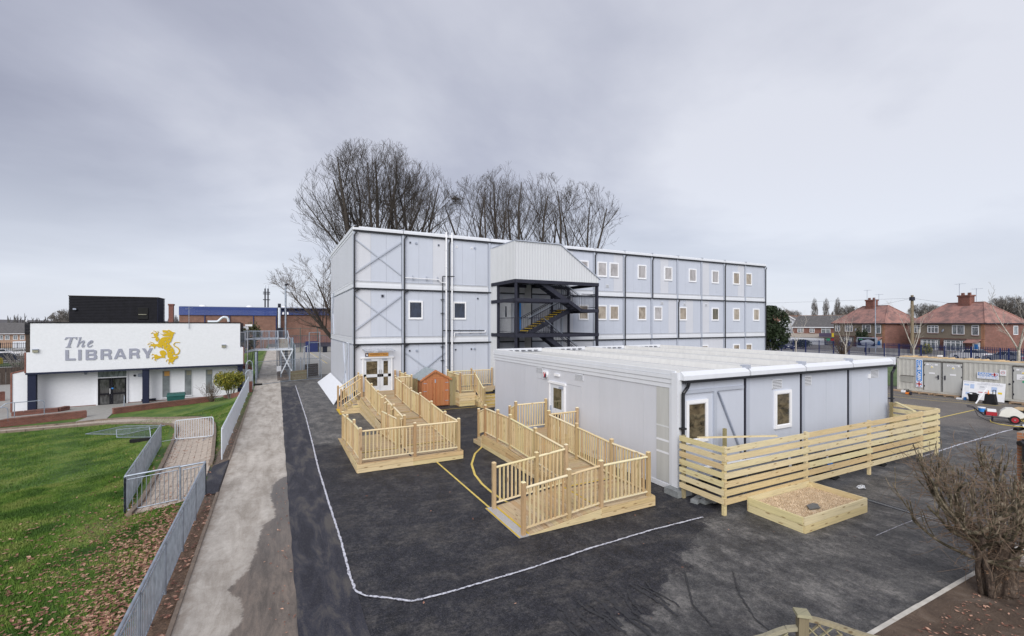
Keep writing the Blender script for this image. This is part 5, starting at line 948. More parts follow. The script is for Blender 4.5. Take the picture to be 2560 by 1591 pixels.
SPOTS = [[(7.717,3.533),(7.743,3.638),(7.805,3.674),(7.79,3.545)],[(7.966,3.678),(7.992,3.783),(8.055,3.819),(8.04,3.69)],[(7.855,3.346),(7.881,3.451),(7.943,3.487),(7.929,3.358)],[(7.809,3.094),(7.835,3.199),(7.897,3.234),(7.882,3.105)],[(8.068,3.04),(8.094,3.146),(8.157,3.181),(8.142,3.052)],[(7.984,2.788),(8.01,2.894),(8.073,2.929),(8.058,2.8)],[(8.179,2.643),(8.205,2.749),(8.269,2.784),(8.254,2.654)],[(7.905,4.424),(7.979,4.411),(8.043,4.365),(8.025,4.325),(7.932,4.373)]]
LA = math.atan2(45.36-43.94, -2.53+15.5)
lb = thing('library_building', 'low white flat-roofed library with grey lettering and a golden heraldic beast on its front', 'building', (-15.5, 43.94, 0), LA)
zb = -1.25
MB().box(.02, 13.08, -.02, 12, 1.56, 3.0).box(.21, 12.86, -.02, 12, 3.0, 5.05).build('fascia_wall', 'white_paint', lb)
MB().box(.13, 12.95, -.06, 12, 5.05, 5.12).build('roof_edge', 'black_board', lb)
MB().box(-.02, 13.12, -.07, 1.2, 1.44, 1.57).build('navy_beam', 'navy_trim', lb)
MB().box(.06, 13.0, 1.0, 12, zb, 1.5).build('recessed_wall', 'white_paint', lb)
MB().box(.3, 13.0, .97, 1.0, zb, zb+.13).build('brick_plinth', 'brick_red', lb)
for i in range(8): MB().box(-.06, .2, -.03-.01*(i % 2), .1, 4.27+i*.098, 4.27+i*.098+.09).build('weatherboard', 'black_board', lb)
for i in range(8): MB().box(12.88, 13.1, -.03-.01*(i % 2), .1, 4.35+i*.088, 4.35+i*.088+.08).build('weatherboard', 'black_board', lb)
MB().box(-.02, .19, 0, 1.5, 3.0, 4.27).build('side_window', 'creosote_wood', lb); MB().box(-.08, .01, -.025, 3, 1.56, 3.0).box(13.09, 13.16, -.025, 3, 1.56, 3.02).build('brick_pier', 'brick_red', lb)
for a, c in ((.06, .48), (6.34, 6.74), (12.68, 13.05)): MB().box(a, c, .02, .42, zb, 1.45).build('column', 'navy_trim', lb)
MB().prism([(-.80, zb), (-.05, zb), (-.05, 1.70), (-.80, 1.50)], lambda u, v, t: (u, .5+t, v), 4).build('wing_wall', 'white_paint', lb); MB().prism([(-.88, zb), (-.79, zb), (-.79, 1.52), (-.04, 1.72), (-.04, 1.80), (-.88, 1.58)], lambda u, v, t: (u, .46+t, v), 4.1).build('brick_edge', 'brick_red', lb)
MB().prism([(13.1, zb), (13.9, zb), (13.9, .9), (13.1, 1.05)], lambda u, v, t: (u, 1.4+t, v), 5).build('wing_wall', 'white_paint', lb); MB().prism([(13.1, 1.05), (13.95, .92), (13.95, 1.0), (13.1, 1.35)], lambda u, v, t: (u, 1.35+t, v), 5).build('brick_edge', 'brick_red', lb)
# door
d0, d1 = 3.62, 5.30; b = MB(); b.box(d0-.1, d0, .9, 1.02, zb, 1.42).box(d1, d1+.06, .9, 1.02, zb, 1.42).box(d0, d1, .9, 1.02, .86, .93).box(d0, d1, .9, 1.02, 1.36, 1.42); ld = b.build('entrance_door', 'white_paint', lb)
MB().box(d0, d1, .97, .985, .93, 1.36).build('transom_pane', 'glass_house', ld)
for a, c in ((d0+.01, d0+.76), (d0+.78, d1-.01)):
    b = MB(); b.box(a, a+.1, .92, .97, zb+.02, .84).box(c-.1, c, .92, .97, zb+.02, .84).box(a, c, .921, .969, zb+.02, zb+.12).box(a, c, .921, .969, .75, .84).box(a, c, .921, .969, -.42, -.30); b.build('door_leaf', 'black_board', ld); MB().box(a+.08, c-.08, .95, .955, zb+.1, .78).build('pane', 'glass_door', ld)
MB().path([(4.33, .91, -.35), (4.33, .85, -.33), (4.33, .85, .02), (4.33, .91, .04)], .02, 6).build('door_handle', 'pvc_white', ld); MB().box(4.40, 4.52, .915, .92, .0, .1).build('notice', 'print_blue', ld)
for a, c, z0, z1 in ((7.52, 8.0, -.93, 1.19), (8.98, 9.45, -.88, 1.17), (10.42, 10.89, -.85, 1.14)):
    wn = MB().box(a-.05, c+.05, .93, 1.0, z0-.08, z0).box(a-.04, a, .96, 1.0, z0, z1).box(c, c+.04, .96, 1.0, z0, z1).build('window', 'white_paint', lb); MB().box(a, c, .97, .99, z0, z1).build('pane', 'glass_frost', wn); MB().box(a+.12, c-.02, .962, .969, z1-.4, z1-.03).build('notice', 'orange_sign' if a < 8 else 'light_body', wn)
def flood(s_, t_, z, w_=.28, h=.24): o = MB().box(s_, s_+w_, t_-.12, t_, z, z+h-.06).build('floodlight', 'light_body', lb); MB().box(s_-.01, s_+w_+.01, t_-.15, t_, z+h-.06, z+h).build('light_hood', 'sign_grey', o)
flood(.34, -.02, 2.99); flood(11.53, -.02, 3.03)
MB().box(5.98, 6.24, .9, 1.0, .83, 1.06).build('alarm_box', 'sign_grey', lb); MB().tube((5.78, 1.0, .94), (5.78, .93, .94), .08, n=12).build('bell', 'steel_dark', lb); MB().box(2.84, 3.04, .85, 1.0, 1.32, 1.44).tube((2.94, .9, 1.32), (2.94, .88, 1.2), .07, n=8).build('porch_light', 'sign_grey', lb)
MB().box(6.2, 7.1, .93, 1.0, -1.12, -.95).build('wall_duct', 'steel_dark', lb)
MB().path([(.05, .05, 5.25), (.05, -.2, 5.2)], .05, 8).build('camera', 'pvc_white', lb)
def flat(name, polys, mat, t0=-.06, th=.035):
    m = MB()
    for loops in polys:
        allp = [p for l in loops for p in l]; k = len(m.v); n = len(allp); m.v += [(s_, t0, z) for s_, z in allp]+[(s_, t0+th, z) for s_, z in allp]
        for t in tessellate_polygon([[Vector((a, c, 0)) for a, c in l] for l in loops]): m.f.append(tuple(k+i for i in t)); m.f.append(tuple(k+n+i for i in t)[::-1])
        o = 0
        for l in loops:
            for i in range(len(l)): j = (i+1) % len(l); m.f.append((k+o+i, k+o+j, k+n+o+j, k+n+o+i))
            o += len(l)
    return m.build(name, mat, lb)
for key, hs_ in (('T', []), ('h', []), ('e', ['e']), ('L', []), ('I', []), ('B', ['B1', 'B2']), ('R', ['R']), ('A', ['A']), ('R2', ['R2']), ('Y', [])): flat('letter', [[LETTERS[key]]+[HOLES[h] for h in hs_]], 'letter_grey')
cl_ = [[CREST[0]]+SPOTS]+[[c] for c in CREST[1:]]
def stroke(pts, w_):
    P = []
    for i in range(len(pts)-1):
        for k in range(6):
            t = k/6; a, c = pts[i], pts[i+1]; p0 = pts[max(0, i-1)]; p3 = pts[min(len(pts)-1, i+2)]
            P.append(tuple(.5*((2*a[j])+(-p0[j]+c[j])*t+(2*p0[j]-5*a[j]+4*c[j]-p3[j])*t*t+(-p0[j]+3*a[j]-3*c[j]+p3[j])*t**3) for j in (0, 1)))
    P.append(pts[-1]); L_ = []; R_ = []
    for i, p in enumerate(P):
        a = P[max(0, i-1)]; c = P[min(len(P)-1, i+1)]; d = Vector((c[0]-a[0], c[1]-a[1])).normalized(); ww = w_/2*(1-.55*(i/len(P))) ; L_.append((p[0]-d.y*ww, p[1]+d.x*ww)); R_.append((p[0]+d.y*ww, p[1]-d.x*ww))
    return L_+R_[::-1]
m = MB(); flat('heraldic_beast', cl_, 'emblem_gold', -.062); flat('beast_claws', [[stroke(p, w_*1.15)] for p, w_ in CLAWS], 'emblem_gold', -.060)
aer = thing('roof_aerial', 'thin television aerial on the white library parapet', 'aerial', lib(9.3, -.05, 4.6)); A = Vector(lib(9.3, -.12, 4.6)); rod(aer, 'mast', A, A+Vector((0, 0, 1.75)), .02, 'galvanised'); rod(aer, 'boom', A+Vector((-.25, 0, 1.6)), A+Vector((.25, .2, 1.7)), .012, 'galvanised')
for k in range(5): q = A+Vector((-.2+k*.1, k*.04, 1.6+k*.02)); rod(aer, 'element', q+Vector((0, -.15, 0)), q+Vector((0, .15, 0)), .008, 'galvanised')
# plant room
pr = thing('plant_room', 'black horizontally boarded plant room rising behind the white library', 'building', (-15.1, 50, 0))
MB().box(-15.05, -9.29, 50.04, 52.75, -1, 7.2).build('core_wall', 'black_board', pr)
for i in range(17):
    z = 5.1+i*.128; MB().add([(-15.09, 50.0, z), (-9.25, 50.0, z), (-9.25, 50.04, z+.12), (-15.09, 50.04, z+.12), (-15.09, 50.06, z), (-9.25, 50.06, z), (-9.25, 50.06, z+.12), (-15.09, 50.06, z+.12)], [(0, 1, 2, 3), (0, 4, 5, 1), (3, 2, 6, 7)]).build('board', 'black_board', pr); MB().box(-9.25, -9.21, 50.0, 52.78, z, z+.11).build('board', 'navy_trim', pr)
MB().box(-15.12, -9.18, 49.97, 52.8, 7.28, 7.33).build('roof', 'creosote_wood', pr); MB().box(-10.6, -9.9, 49.96, 50.0, 5.4, 6.4).build('hatch', 'black_rubber', pr); MB().box(-10.55, -10.0, 49.9, 49.95, 5.78, 5.83).build('hatch_bar', 'light_body', pr); MB().box(-14.8, -14.6, 49.85, 50, 6.15, 6.28).build('light', 'sign_grey', pr)
tag(MB().box(-10.15, -9.76, 60, 60.6, 0, 6.95).box(-10.2, -9.7, 59.95, 60.65, 6.95, 7.12).build('chimney', 'brick_red'), 'square brown brick chimney behind the black plant room', 'chimney')
# low brick walls
def lowwall(name, label, pts, h, th=.22):
    t = thing(name, label, 'wall', (pts[0][0], pts[0][1], pts[0][2]))
    for a, c in zip(pts, pts[1:]): beam(t, 'wall', (a[0], a[1], a[2]+h/2-.1), (c[0], c[1], c[2]+h/2-.1), th, h+.1, 'brick_red'); n = max(1, int(math.dist(a, c)/.5)); [beam(t, 'coping', tuple(a[j]+(c[j]-a[j])*i/n+(h-.02 if j == 2 else 0) for j in range(3)), tuple(a[j]+(c[j]-a[j])*(i+.97)/n+(h-.02 if j == 2 else 0) for j in range(3)), th+.03, .07, 'brick_house') for i in range(n)]
    return t
lowwall('garden_wall', 'low curved red brick wall at the far left corner of the lawn', [(-18, 36.6, -1.5), (-15.9, 37.9, -1.35), (-14.4, 38.6, -1.2), (-11.15, 39.9, -1.2)], .46)
lowwall('garden_wall', 'low red brick wall between the library entrance paving and the lawn', [(-9.95, 40.5, -1.2), (-7.6, 41.9, -1.2), (-4.7, 43.3, -1.2)], .40)
lowwall('planter_wall', 'low tan brick planter wall beside the left navy column of the library', [(-15.7, 42.5, -1.2), (-13.6, 43.2, -1.2), (-13.3, 43.9, -1.2)], .3, .3)
rw = thing('retaining_wall', 'dark red brick retaining wall sloping up beside the yellow-leaved bush', 'wall', (-2.2, 42, -1.2))
MB().add([(-3.9, 45.0, -1.25), (-1.95, 38.9, -1.25), (-1.75, 39.0, -1.25), (-3.7, 45.2, -1.25), (-3.9, 45.0, -.95), (-1.95, 38.9, .12), (-1.75, 39.0, .12), (-3.7, 45.2, -.95)], CF).build('wall', 'brick_red', rw); MB().box(-1.95, -1.55, 38.75, 39.1, -1, .75).build('pier', 'brick_red', rw)
# grit bin, wheelie bin, handrails
gb = thing('grit_bin', 'dark green plastic grit bin below the library windows', 'bin', (-7.0, 44.3, -1.2), LA)
MB().add([(-.52, -.3, .0), (.52, -.3, .0), (.52, .3, 0), (-.52, .3, 0), (-.58, -.36, .55), (.58, -.36, .55), (.58, .36, .62), (-.58, .36, .62)], CF).build('body', 'grit_green', gb); MB().add([(-.62, -.4, .55), (.62, -.4, .55), (.62, .38, .62), (-.62, .38, .62), (-.56, -.28, .68), (.56, -.28, .68), (.56, .3, .76), (-.56, .3, .76)], CF).build('lid', 'grit_green', gb); MB().box(-.35, -.15, -.33, -.28, 0, .07).box(.15, .35, -.33, -.28, 0, .07).build('foot_slot', 'black_rubber', gb)
wb = thing('litter_bin', 'dark tapered litter bin lined with a pale bag outside the white library wall', 'bin', (-13.15, 43.75, -1.2))
MB().add([(-.2, -.2, 0), (.2, -.2, 0), (.2, .2, 0), (-.2, .2, 0), (-.27, -.27, .88), (.27, -.27, .88), (.27, .27, .88), (-.27, .27, .88)], CF).build('body', 'navy_trim', wb); MB().add([(-.29, -.29, .80), (.29, -.29, .84), (.29, .29, .84), (-.29, .29, .80), (-.29, -.29, .92), (.31, -.29, .93), (.31, .29, .93), (-.29, .29, .92)], CF).build('liner', 'plastic_bag', wb); MB().tube((.28, -.1, .1), (.28, .1, .1), .1, n=10).build('wheel', 'black_rubber', wb)
def hoop(name, label, a, c, z, h, slope=0):
    A = Vector((*a, z)); C = Vector((*c, z)); u = (C-A).normalized(); up = Vector((0, 0, 1)); t = thing(name, label, 'handrail', tuple(A)); m = MB()
    m.path([tuple(x) for x in (A+up*(h*.35), A+u*.1+up*(h*.45), A+u*.7+up*(h-.03), A+u*.85+up*h, C-u*.15+up*h, C-u*.03+up*(h-.06), C+up*(h-.2), C)], .025, 8); m.build('rail', 'galvanised', t); rod(t, 'post', A+u*1.1, A+u*1.1+up*h, .025, 'galvanised'); rod(t, 'post', A+u*.12-up*.2, A+u*.12+up*(h*.45), .025, 'galvanised')
hoop('handrail', 'bent galvanised handrail on the library steps, nearer the litter bin', (-16.1, 40.8), (-13.75, 41.5), -1.25, 1.15)
hoop('handrail', 'bent galvanised handrail at the far left edge of the library steps', (-17.0, 39.2), (-14.9, 39.9), -1.3, 1.1)
hoop('handrail', 'short galvanised handrail beside the black library door', (-10.3, 44.6), (-9.95, 43.2), -1.22, .85)

# ------------------------------------------------------------------ gates, mesh panels, footbridge beyond the path
def heras(p, q, label, h=1.85):
    t = thing('mesh_gate_panel', label, 'fence panel', tuple(p)); P = Vector(p); Q = Vector(q); up = Vector((0, 0, 1))
    for a, c in ((P, Q), (P+up*h, Q+up*h), (P, P+up*h), (Q, Q+up*h)): rod(t, 'frame', a, c, .022, 'galvanised')
    m = MB(); n = 36
    for i in range(1, n): s_ = P+(Q-P)*i/n; m.tube(s_, s_+up*h, .0035, n=3, cap=False)
    for i in range(1, 9): m.tube(P+up*(h*i/9), Q+up*(h*i/9), .0035, n=3, cap=False)
    m.build('mesh', 'galvanised', t, kind='stuff'); return t
hp = heras((-1.46, 42.7, .03), (1.03, 44.4, .03), 'temporary mesh gate panel across the end of the concrete path'); MB().prism([(.0, .95), (.42, .97), (.42, 1.42), (.0, 1.40)], lambda u, v, t: (.05+u*.82-t*.3, 43.7+u*.56-.03-t, v), .01).build('notice', 'white_paint', hp)
heras((1.1, 44.45, .03), (3.7, 45.3, .03), 'temporary mesh gate panel right of the gate post at the end of the yard')
gp = thing('swing_gate', 'pair of tall bent steel gate hoops by the library corner', 'gate', (-1.75, 41, 0))
for (x, y, h) in ((-1.7, 40.2, 1.5), (-1.75, 41.8, 2.1)): m = MB(); m.path([(x-.35, y, 0), (x-.35, y, h-.3), (x-.25, y, h-.08), (x-.1, y+.02, h), (x+.05, y, h-.12), (x+.1, y, h-.4), (x+.12, y, 0)], .03, 8); m.build('hoop', 'galvanised', gp)
rod(gp, 'post', (-1.5, 44.6, 0), (-1.5, 44.6, 2.6), .07, 'galvanised'); MB().box(-1.65, -1.0, 42.5, 42.8, 0, .13).build('foot_block', 'black_rubber', gp)
br = thing('footbridge', 'galvanised steel footbridge with stairs crossing above the end of the path', 'bridge', (0, 49, 0))
box(br, 'deck', -1.8, 1.45, 48, 49.6, 2.52, 2.66, 'galv_white'); beam(br, 'deck_ramp', (-1.8, 48.8, 2.58), (-2.9, 48.8, 2.28), 1.6, .14, 'galv_white'); beam(br, 'deck_ramp', (-2.9, 48.8, 2.28), (-4.6, 48.8, 2.28), 1.6, .14, 'galv_white')
for x in (-1.55, .42, 1.40): rod(br, 'leg', (x, 48.05, 0), (x, 48.05, 2.6), .05, 'galvanised'); rod(br, 'leg', (x, 49.55, 0), (x, 49.55, 2.6), .05, 'galvanised')
for p, q in (((.42, 48, .35), (1.40, 48, 2.5)), ((1.40, 48, .35), (.42, 48, 2.5))): beam(br, 'cross_brace', p, q, .06, .1, 'galv_white')
def brail(p, q, h, n, mat='galvanised'):
    P = Vector(p); Q = Vector(q); up = Vector((0, 0, 1)); rod(br, 'handrail', P+up*h, Q+up*h, .028, mat)
    for i in range(n+1): s_ = P+(Q-P)*i/n; rod(br, 'baluster', s_, s_+up*h, .03 if i % 6 == 0 else .010, mat)
brail((-1.8, 48, 2.66), (.15, 48, 2.66), 1.0, 20); brail((1.05, 48, 2.66), (1.43, 48, 2.66), 1.0, 4); brail((-2.9, 48, 2.35), (-1.8, 48, 2.66), 1.0, 10); brail((1.43, 48, 2.66), (1.43, 49.6, 2.66), 1.0, 12); brail((-1.8, 49.6, 2.66), (.15, 49.6, 2.66), 1.0, 16)
box(br, 'upper_deck', -4.5, 1.15, 55.5, 57, 3.32, 3.44, 'galv_white'); brail((-4.4, 55.5, 3.44), (.15, 55.5, 3.44), .78, 44); brail((1.05, 55.5, 3.44), (1.15, 57, 3.44), .78, 10); brail((-4.4, 57, 3.44), (1.15, 57, 3.44), .78, 44)
for x in (-2, .1, 1.1): rod(br, 'leg', (x, 56, 0), (x, 56, 3.4), .05, 'galvanised')
for x in (.18, 1.12): beam(br, 'stair_stringer', (x, 49.6, 2.75), (x, 55.5, 3.5), .05, .25, 'galv_white'); beam(br, 'stair_rail', (x, 49.6, 3.6), (x, 55.5, 4.25), .05, .06, 'galv_white')
for i in range(9): box(br, 'step', .2, 1.1, 49.7+i*.62, 50.2+i*.62, 2.66+i*.085, 2.70+i*.085, 'kerb_stone')
for i in range(7): box(br, 'lower_step', .45, 1.3, 49.8+i*.3, 50.1+i*.3, 2.3-i*.3, 2.35-i*.3, 'steel_dark')
pb = MB(); pb.box(-4.3, -2.5, 48.3, 48.5, 2.35, 3.3); pbo = tag(thing('site_booth', 'small cream booth with a barred window beside the library roof corner', 'booth', (-2.6, 48.4, 2.3)), None); pb.build('front_wall', 'kerb_stone', pbo); box(pbo, 'frame', -2.55, -2.45, 48.2, 48.3, 2.35, 4.25, 'white_paint'); box(pbo, 'frame', -4.0, -2.45, 48.2, 48.3, 4.18, 4.25, 'white_paint'); box(pbo, 'pane', -4.0, -2.55, 48.3, 48.35, 3.3, 4.18, 'glass_frost')
sp_ = thing('signpost', 'white fingerpost with a globe lamp beside the footbridge', 'sign', (-2.24, 46.5, 0)); rod(sp_, 'pole', (-2.24, 46.5, 0), (-2.24, 46.5, 4.9), .04, 'pvc_white'); box(sp_, 'sign_board', -2.65, -2.3, 46.45, 46.5, 4.62, 4.78, 'pvc_white'); box(sp_, 'sign_board', -2.4, -1.86, 46.4, 46.45, 4.78, 4.95, 'pvc_white'); MB().tube((-2.24, 46.42, 4.5), (-2.24, 46.42, 4.7), .12, .10, n=10).build('lamp', 'pvc_white', sp_)
# green mesh court fences and retaining timber
gm = thing('court_fence', 'tall green mesh sports court fence running away beside the footbridge', 'fence', (2.2, 52, 0))
for i in range(8): y = 46.5+i*3.2; x = 1.55+i*.03; box(gm, 'post', x-.04, x+.04, y-.04, y+.04, 0, 3.1, 'galvanised')
m = MB()
for i in range(150): y = 46.5+i*.15; m.box(1.55+i*.0014-.004, 1.56+i*.0014, y, y+.05, .1, 3.0)
m.build('mesh', 'mesh_green', gm, kind='stuff')
for (x, y, h) in ((2.05, 47, 1.9), (2.3, 46.3, 2.9), (2.6, 46.3, 3.0), (3.75, 47.6, 4.2), (2.95, 50, 4.1)): rod(gm, 'gate_post', (x, y, 0), (x, y, h), .04, 'galvanised')
rod(gm, 'gate_rail', (2.95, 50, 4.1), (3.75, 47.6, 4.2), .035, 'galvanised'); rod(gm, 'gate_rail', (2.3, 46.3, 2.85), (2.6, 46.3, 2.95), .035, 'galvanised'); rod(gm, 'gate_rail', (2.95, 50, 3.1), (3.75, 47.6, 3.2), .03, 'galvanised')
tw = thing('timber_wall', 'low mossy timber sleeper wall behind the gate post', 'wall', (1.6, 44.8, 0))
for i in range(5): beam(tw, 'sleeper', (1.12, 44.7, .08+i*.17), (2.45, 45.6, .08+i*.17), .1, .155, 'fence_green')
for i in range(7): beam(tw, 'sleeper', (2.3, 47.2, .08+i*.17), (3.6, 48.1, .08+i*.17), .1, .155, 'creosote_wood')
cfence = thing('court_fence', 'long low-railed court fence in front of the brick sports hall', 'fence', (6, 85, 0))
m = MB()
for i in range(90): x = 1+i*.25; m.box(x-.02, x+.02, 88.9, 88.94, .8, 3.0)
m.build('mesh', 'fence_navy', cfence, kind='stuff')
for z in (2.9, 4.2): beam(cfence, 'rail', (1, 88.9, z), (24, 88.9, z), .06, .06, 'mesh_green')
for i in range(9): rod(cfence, 'post', (1+i*2.8, 88.9, 0), (1+i*2.8, 88.9, 4.3), .05, 'mesh_green')
box(cfence, 'base_wall', 1, 24, 89.2, 89.5, 0, .85, 'stone_grey')
tag(MB().box(7.3, 8.0, 86.5, 87.2, 0, .95).box(7.25, 8.05, 86.45, 87.25, .95, 1.05).build('litter_bin', 'fence_dark'), 'dark litter bin on the far court by the low wall', 'bin')
tag(MB().box(4.6, 6.6, 88.3, 88.6, 0, 1.9).build('storage_locker', 'fence_navy'), 'dark blue metal locker against the far court wall', 'locker')
strip('court_line', 'yellow_paint', [(5.3, 87.4), (5.75, 62)], .09, .004, n=10, jit=0); strip('court_line', 'seam_white', [(5.1, 85), (5.5, 62.7)], .08, .004, n=10, jit=0); strip('court_line', 'seam_white', [(6.6, 85.9), (6.9, 70)], .08, .004, n=10, jit=0)
MB().quad((1.7, 49, .002), (12, 49, .002), (16, 88.5, .002), (.6, 88.5, .002)).build('sports_court', 'stone_grey', kind='structure'); MB().quad((.1, 45.3, .005), (1.1, 46, .005), (.9, 58, .005), (.1, 58, .005)).build('soil_strip', 'soil_bed', kind='structure')
# sports hall
hl = thing('sports_hall', 'brown brick sports hall with a long bright blue cladding band', 'building', (0, 130, 0))
for i in range(4): MB().box(-20+i*5.02, -15.02+i*5.02, 130, 150, -1.2, 7.1).build('wall', 'brick_hall', hl)
for i in range(13): MB().box(.15+i*6, 6.1+i*6, 133, 155, -1.2, 7.4).build('wall', 'brick_hall', hl)
for x in (-15.0, -9.98, -4.96, .05): box(hl, 'downpipe', x-.1, x+.1, 129.8, 130, 0, 7.1, 'fence_navy')
for i in range(12): z = 7.05+i*.165; box(hl, 'blue_cladding', -20, .2, 129.7, 129.9, z, z+.155, 'hall_blue'); box(hl, 'blue_cladding', .2, 80, 132.6, 132.8, z+.25, z+.405, 'hall_blue')
box(hl, 'roof', -20, 80, 130.5, 155, 9.0, 9.15, 'sign_grey')
for x in (-16, -6, 2, 12): MB().tube((x, 135, 9.1), (x, 135, 9.6), .9, .6, n=10).build('roof_vent', 'pvc_white', hl)
m = MB(); m.path([(-14.2, 128, 5.5), (-12.6, 128, 5.5), (-12.2, 128, 5.55), (-11.3, 128, 6.5), (-10.8, 128, 6.6), (-10.2, 128, 6.4), (-10.0, 128, 5.5)], .28, 8); tag(m.build('duct', 'galv_white'), 'bent silver ventilation duct in front of the brick hall', 'duct')
fl = thing('flue', 'tall silver flue pipe with a dark top in front of the sports hall', 'chimney', (.41, 70, 0)); rod(fl, 'pipe', (.41, 70, 3.9), (.41, 70, 7.2), .17, 'galv_white'); rod(fl, 'tip', (.41, 70, 7.2), (.41, 70, 7.75), .19, 'steel_dark'); box(fl, 'plant_box', 0.0, .85, 69.8, 70.6, 3.2, 4.45, 'steel_dark')
MB().box(-8, 9.5, 95, 96, 0, 2.9).build('x', 'fence_navy') if False else None
ln = thing('lamp_column', 'tall slim lamp column with two dome cameras beside the footbridge', 'street lamp', (.92, 55, 0)); rod(ln, 'pole', (.92, 55, 0), (.92, 55, 9.2), .09, 'galvanised'); box(ln, 'lamp_head', .85, 1.2, 54.8, 55.1, 9.15, 9.3, 'steel_dark')
for dx in (-.22, .22): MB().tube((.92+dx, 54.9, 6.0), (.92+dx, 54.9, 6.25), .10, .07, n=8).build('dome_camera', 'pvc_white', ln); rod(ln, 'arm', (.92, 55, 6.25), (.92+dx, 54.9, 6.25), .02, 'galvanised')
ms = thing('phone_mast', 'distant twin-topped phone mast above the blue-topped hall', 'mast', (-2.9, 180, 0))
for dx in (-.45, .45):
    rod(ms, 'pole', (-2.9+dx, 180, 8), (-2.9+dx, 180, 17.2), .22, 'steel_dark'); rod(ms, 'antenna', (-2.9+dx, 180, 16.2), (-2.9+dx, 180, 18.3), .2, 'galv_white')
for z in (13.2, 15.2, 15.8): box(ms, 'platform', -4.0, -1.8, 179.6, 180.4, z, z+.25, 'steel_dark')
# ------------------------------------------------------------------ far left: houses, cars, fences
def palisade(name, label, pts, h, mat, pitch=.15, pw_=.07, rails=(.35, .85), postw=.1, posts=True):
    t = thing(name, label, 'fence', tuple(pts[0])); m = MB()
    for a, c in zip(pts, pts[1:]):
        A = Vector(a); C = Vector(c); L = (C-A).length; n = int(L/pitch); u = (C-A)/L
        for i in range(n): q = A+u*(i*pitch); e_ = q+u*pw_; k = len(m.v); m.v += [(q.x, q.y, q.z+.05), (e_.x, e_.y, e_.z+.05), (e_.x, e_.y, e_.z+h-.08), ((q.x+e_.x)/2, (q.y+e_.y)/2, q.z+h), (q.x, q.y, q.z+h-.08)]; m.f.append((k, k+1, k+2, k+3, k+4))
        for r_ in rails: beam(t, 'rail', A+Vector((0, 0, h*r_)), C+Vector((0, 0, h*r_)), .05, .06, mat)
        if posts:
            for i in range(int(L/2.75)+1): q = A+u*(i*2.75); box(t, 'post', q.x-postw/2, q.x+postw/2, q.y-postw/2, q.y+postw/2, q.z, q.z+h-.1, mat)
    m.build('pales', mat, t, kind='stuff'); return t
palisade('palisade_fence', 'dark palisade fence left of the library with parked cars behind', [(-52, 74, -1.2), (-31, 81, -1.2), (-22, 84, -1.2)], 2.4, 'fence_dark', .17, .07)
wf = thing('wooden_fence', 'dark brown boarded fence at the far left edge beyond the library', 'fence', (-24.6, 64, -1.2))
for i in range(44): x = -33+i*.22; box(wf, 'fence_board', x, x+.2, 65.0+(i % 2)*.03, 65.03+(i % 2)*.03, -1.2, .55, 'creosote_wood')
lowwall('garden_wall', 'low red brick wall at the left picture edge beside the library wing', [(-30, 46.5, -1.2), (-19.4, 51.5, -1.2)], .75)
hw = thing('terraced_house', 'long pale brick house with a dark slate roof beyond the car park', 'house', (-70, 165, -1.2))
MB().box(-95, -50, 165, 173, -1.2, 2.5).build('wall', 'brick_low', hw); MB().add([(-95, 164.3, 2.45), (-50, 164.3, 2.45), (-50, 169, 5.3), (-95, 169, 5.3), (-95, 173.6, 2.45), (-50, 173.6, 2.45)], [(0, 1, 2, 3), (3, 2, 5, 4), (1, 5, 2), (0, 3, 4)]).build('roof', 'roof_slate', hw); box(hw, 'gutter', -95, -50, 164.2, 164.35, 2.36, 2.48, 'white_paint')
for x in (-66.5, -64.6, -62.9, -61.7, -60.2, -58.9): wn = MB().box(x-.42, x+.42, 164.93, 165, .85, 2.05).build('window', 'pvc_white', hw); MB().box(x-.33, x-.04, 164.9, 164.93, .95, 1.95).box(x+.04, x+.33, 164.9, 164.93, .95, 1.95).build('pane', 'glass_house', wn)
box(hw, 'porch', -59.6, -57, 162, 164.9, -1.2, .5, 'render_white')
palisade('palisade_fence', 'grey railings beyond the parked cars below the long brick house', [(-85, 140, -1.2), (-40, 146, -1.2)], 2.0, 'fence_dark', .3, .08)
